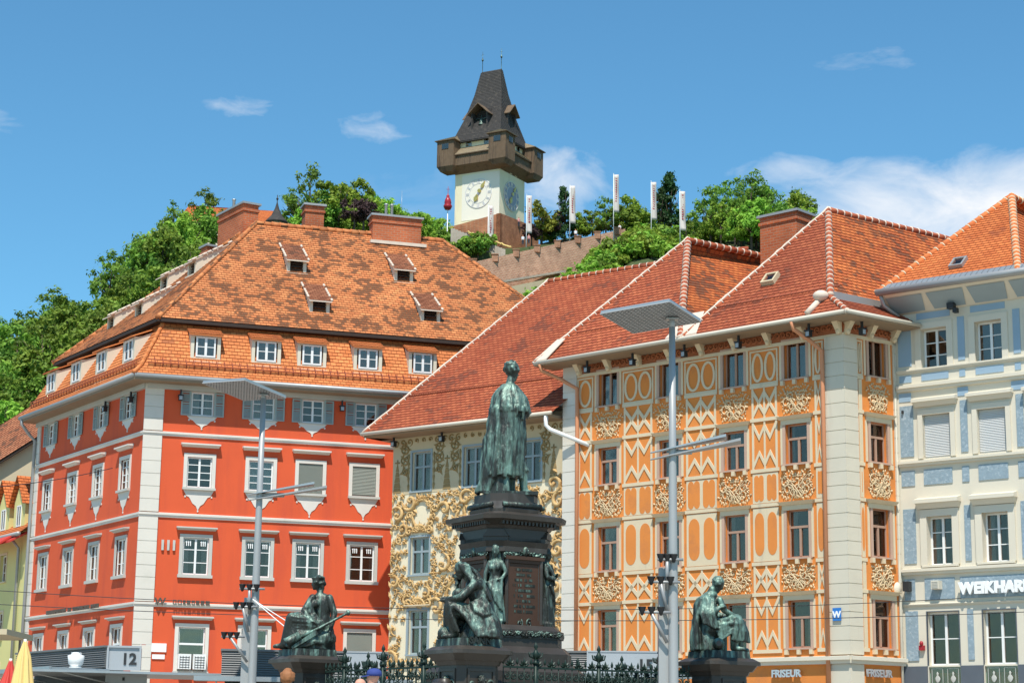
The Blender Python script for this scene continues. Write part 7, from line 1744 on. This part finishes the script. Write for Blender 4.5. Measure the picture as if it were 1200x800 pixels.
# ------------------------------------------------------------------ market kiosks
def kiosk(lb, A, Bp, depth, z0, z1, sign, sign_w, sx0, canopy):
    """A -> Bp front line; louvred upper band with a grey number panel, flat canopy, counter below"""
    d = Bp-A; L_ = d.length; M_ = T(A) @ Matrix.Rotation(math.atan2(d.y,d.x),4,'Z'); t_ = thing('market_kiosk', lb, 'kiosk', M_)
    b = MB(); b.box(0,L_,.02,depth,z0,z1); n = int((z1-z0)/.055)
    for i in range(n):
        z = z0+.02+i*(z1-z0-.03)/n; b.hexa([(0,-.03,z),(L_,-.03,z),(L_,.02,z),(0,.02,z),(0,-.005,z+.035),(L_,-.005,z+.035),(L_,.02,z+.035),(0,.02,z+.035)])
    b.box(-.03,L_+.03,-.05,depth,z1+.001,z1+.05); b.build('louvre_band', [MT['louvre_grey']], t_)
    b = MB(); b.box(.15,L_-.15,.3,depth-.1,0,.98); b.box(.05,L_-.05,.15,depth,.981,1.04); b.box(.15,L_-.15,depth-.2,depth-.1,1.04,z0); 
    for x in (.2,L_-.25): b.box(x,x+.06,.3,.36,1.04,z0)
    b.build('counter', [MT['dark_metal']], t_)
    if sign:
        q = MB(); q.box(sx0,sx0+sign_w,-.10,-.055,z0+.02,z1+.02); frame_bar(q,sx0-.03,sx0+sign_w+.03,z0-.01,z1+.05,.035,-.115,-.05); o = q.build('number_panel', [MT['sign_grey']], t_)
        h_ = (z1-z0)*.80; text(sign, h_, .02, 'number', MT['sign_dark'], o, M_ @ T((sx0+sign_w-.10,-.118,z0+.07)), 'RIGHT', .012)
    x0, x1, y0, y1 = canopy; q = MB(); q.box(x0,x1,y0,y1,z0-.11,z0-.045); q.box(x0-.02,x1+.02,y0-.06,y0-.001,z0-.14,z0-.03); 
    x = x0+.5
    while x < x1: q.tube([(x,y0+.1,z0-.11),(x,.3,z0-.45)], .02, 5); x += 1.6
    q.build('canopy', [MT['galv_steel']], t_); return t_, M_
k1, MK1 = kiosk('market kiosk with grey louvred roof band and number 12 on its corner panel', Vector((-13.9,55.6,0)), Vector((-10.42,50.85,0)), .7, 2.50, 3.02, None, 0, 0, (-.8,6.2,-1.6,.0))
fx = T((-10.36,50.9,0)) @ Matrix.Rotation(R(6),4,'Z')
q = MB(); q.box(0,.82,.0,.5,2.48,3.03); frame_bar(q,-.03,.85,2.44,3.07,.05,-.05,.0); o = q.build('number_panel', [MT['sign_grey']], k1, fx); text('12', .40, .02, 'number', MT['sign_dark'], o, fx @ T((.74,-.014,2.60)), 'RIGHT', .012)
q = MB(); q.hexa([(-2.2,-1.2,2.34),(3.6,-1.0,2.30),(3.6,2.2,2.30),(-2.2,2.2,2.34),(-2.2,-1.2,2.40),(3.6,-1.0,2.36),(3.6,2.2,2.36),(-2.2,2.2,2.40)]); q.build('canopy', [MT['galv_steel']], k1, fx)
q = MB(); q.box(.0,1.0,-.02,.3,1.9,2.33); frame_bar(q,-.03,1.03,1.88,2.335,.04,-.05,-.021); o2 = q.build('shutter_box', [MT['sign_grey']], k1, fx); q = MB(); q.box(.40,.46,-.05,-.021,2.18,2.26); q.box(.2,.7,-.06,-.021,2.03,2.06); q.build('shutter_lock', [MT['dark_metal']], o2)
q = MB(); q.box(0,3.2,.6,2.0,0,.95); q.box(-.1,3.3,.5,2.1,.951,1.0); q.box(0,.08,.6,.68,1.0,2.3); q.box(3.0,3.08,.6,.68,1.0,2.3); q.build('counter', [MT['dark_metal']], k1, fx)
kiosk('low market kiosk with louvred band and number 14, right of the left lamp mast', Vector((-6.9,47.4,0)), Vector((-2.95,47.95,0)), 2.4, 2.18, 2.80, '14', .92, 2.98, (-.6,4.5,-1.3,.0))
kiosk('market kiosk with pale panel numbered 15 in front of the orange house', Vector((.2,48.2,0)), Vector((3.72,47.85,0)), 2.4, 2.40, 2.90, '15', 1.7, 1.78, (-.6,4.3,-1.2,.0))
b = MB(); b.lathe([(.13,0),(.17,.05),(.13,.07),(.19,.14),(.22,.34),(.13,.37),(.13,.42),(.0,.43)], (0,0,0), 14); b.tube([(-.12,0,.02),(-.26,-.05,-.0),(-.28,-.05,-.1)], .03, 6); tag(b.build('roof_ventilator', [MT['white_frame']], None, T((-11.03,50.2,2.425))), 'small silver vase shaped ventilator on the kiosk canopy below number 12', 'ventilator')
for i, (x, y, m_, lb, h_) in enumerate(((-8.75,34.6,'awning_red','folded red parasol at the bottom left corner',1.98),(-8.42,34.2,'awning_yellow','folded yellow and orange parasol right of the red one, at bottom left',2.30))):
    t_ = thing('parasol', lb, 'parasol', (x,y,0)); b = MB(); b.tube([(0,0,0),(0,0,h_)], .025, 8); b.lathe([(.25,0),(.25,.06),(.0,.07)], (0,0,0), 14); b.build('pole', [MT['sign_white']], t_)
    f = MB(); n = 40; vs = []; LVL = ((.9,.26),(1.2,.24),(1.5,.17),(h_-.3,.10),(h_-.02,.02))
    for z, r_ in LVL: vs += [(r_*(1+.22*math.cos(8*6.283*k/n))*math.cos(6.283*k/n), r_*(1+.22*math.cos(8*6.283*k/n))*math.sin(6.283*k/n), z) for k in range(n)]
    f.add(vs, [(j*n+k, j*n+(k+1) % n, (j+1)*n+(k+1) % n, (j+1)*n+k) for j in range(4) for k in range(n)], 0, True); f.build('canopy', [MT[m_]], t_)
t_ = thing('stall_awning', 'flat tan awning edge of a stall at the left picture edge', 'awning', (-13.5,44,0)); b = MB(); b.box(-3.6,2.55,-1.2,1.2,2.86,2.98); b.build('awning', [MT['tan_plaster']], t_)
b = MB(); 
for x in (-3.3,2.3): b.tube([(x,-1,0),(x,-1,2.86)], .03, 6); b.tube([(x,1,0),(x,1,2.86)], .03, 6)
b.build('post', [MT['zinc']], t_)
# ------------------------------------------------------------------ people
def person(P, yaw, lb, shirt, hat=None, hair=None, scale=1.0, vox=.02, mats=None):
    M_ = T(P) @ Matrix.Rotation(yaw,4,'Z') @ Matrix.Diagonal((scale,scale,scale,1)); t_ = thing('person', lb, 'person', M_)
    f = Fig(); f.head((.02,0,1.60),.115,0,.1); f.cap((0,0,1.42),(.01,0,1.52),.055,.052)
    f.limb([(0,0,1.0),(0,0,1.2),(0,0,1.40)], [.13,.13,.12])
    for sy in (-1,1):
        f.limb([(0,sy*.17,1.40),(-.02,sy*.24,1.12),(.10,sy*.22,.90)], [.05,.042,.03]); f.hand((.10,sy*.22,.90),(.5,0,-1),.042,(0,1,0)); f.limb([(0,sy*.09,.95),(.02*sy,sy*.10,.5),(-.02,sy*.10,.08)], [.085,.06,.042]); f.cap((-.02,sy*.10,.05),(.16,sy*.11,.04),.045,.035)
    f.finish('body', 'skin', t_, M_, vox, 2)
    f = Fig(); f.robe([(.92,0,0,.14,.19,6,.02,0),(1.1,0,0,.14,.18,6,.02,.5),(1.3,0,0,.145,.205,6,.01,.5),(1.40,0,0,.125,.20,6,0,0),(1.46,0,0,.07,.10,6,0,0)], 40)
    for sy in (-1,1): f.limb([(0,sy*.17,1.40),(-.02,sy*.235,1.17)], [.075,.068])
    f.finish('shirt', shirt, t_, M_, vox, 1)
    f = Fig(); f.robe([(.80,0,0,.13,.18,6,.01,0),(.98,0,0,.135,.185,6,.0,.5)], 32)
    for sy in (-1,1): f.limb([(0,sy*.09,.90),(.02*sy,sy*.10,.5),(-.02,sy*.10,.10)], [.105,.08,.065])
    f.finish('trousers', 'dark_trousers', t_, M_, vox, 1)
    if hat:
        q = MB(); q.lathe([(.118,0),(.122,.04),(.11,.08),(.07,.115),(0,.125)], (.0,0,1.625), 16); q.hexa([(.08,-.08,1.625),(.21,-.06,1.605),(.21,.06,1.605),(.08,.08,1.625),(.08,-.08,1.645),(.21,-.06,1.618),(.21,.06,1.618),(.08,.08,1.645)]); q.build('cap', [MT[hat]], t_)
    if hair:
        q = Fig(); rr = random.Random(6)
        for i in range(60):
            a = rr.uniform(.8,5.5); e = rr.uniform(-.5,1.5); q.ball((.0+.1*math.cos(a)*math.cos(e), .1*math.sin(a)*math.cos(e), 1.62+.115*math.sin(e)), rr.uniform(.022,.036), 0, 7)
        q.ball((-.03,0,1.62), (.10,.095,.125), 0, 12); q.finish('hair', hair, t_, M_, .014, 2)
    return t_
person((-2.10,31.0,0), R(188), 'person in a blue cap and white shirt walking left in front of the iron fence', 'white_shirt', 'blue_cap', None, 1.0)
person((-3.33,29.8,0), R(80), 'person with curly ginger hair below the left pedestal, only the head showing', 'teal_shirt', None, 'ginger_hair', .955)
person((-2.22,29.9,0), R(200), 'bald headed person at the bottom edge, left of the blue cap', 'pink_shirt', None, None, .90)
for i, (x, y, z, s_, sh, lb) in enumerate(((1.6,316,84.2,1.0,'white_shirt','tiny visitor in white leaning on the rampart wall below the tower'),(2.6,316.4,84.5,.98,'pink_shirt','tiny visitor in pink beside the one in white on the rampart'),(-1.0,326,90.3,1,'dark_trousers','tiny dark clad visitor on the bastion at the foot of the tower'),(.9,327,90.4,1,'pink_shirt','tiny visitor in pink on the bastion near the right flag'),(18.4,324.9,88.8,1,'white_shirt','tiny visitor at the upper end of the sloping wall'),(10.6,319.5,86.3,1,'white_shirt','tiny visitor in white beside the first clear flag pole'))):
    person((x,y,z), R(270), lb, sh, None, 'ginger_hair', s_, .04)
# ------------------------------------------------------------------ overhead wires
def wire(P, Q, sag, lb, r_=.007):
    P, Q = Vector(P), Vector(Q); n = 20; b = MB(); b.tube([P.lerp(Q,i/n)-P+Vector((0,0,-sag*4*(i/n)*(1-i/n))) for i in range(n+1)], r_, 5); tag(b.build('overhead_wire', [MT['dark_metal']], None, T(P)), lb, 'wire')
wire((-16,50,4.55),(13,56,5.0),.5,'thin dark overhead wire crossing low in front of all the facades',.010); wire((-16,49,4.1),(14,52,4.35),.4,'second thin overhead wire just below the first',.010)
wire((-15.5,52,7.2),(-12.4,60,9.0),.15,'thin wire in front of the narrow yellow house, left edge',.012)
for i, q_ in enumerate(((-4.25,43.2,2.9),(-4.15,43.0,2.55))):
    wire((-5.7,43.5,3.75),q_,0.02,('upper','lower')[i]+' of two white guy wires from left lamp mast down to the seated woman',.012); bpy.data.objects[-1].name if False else None
for o_ in scene.objects:
    if o_.get('label','').endswith('down to the seated woman'): o_.data.materials.clear(); o_.data.materials.append(MT['sign_white'])
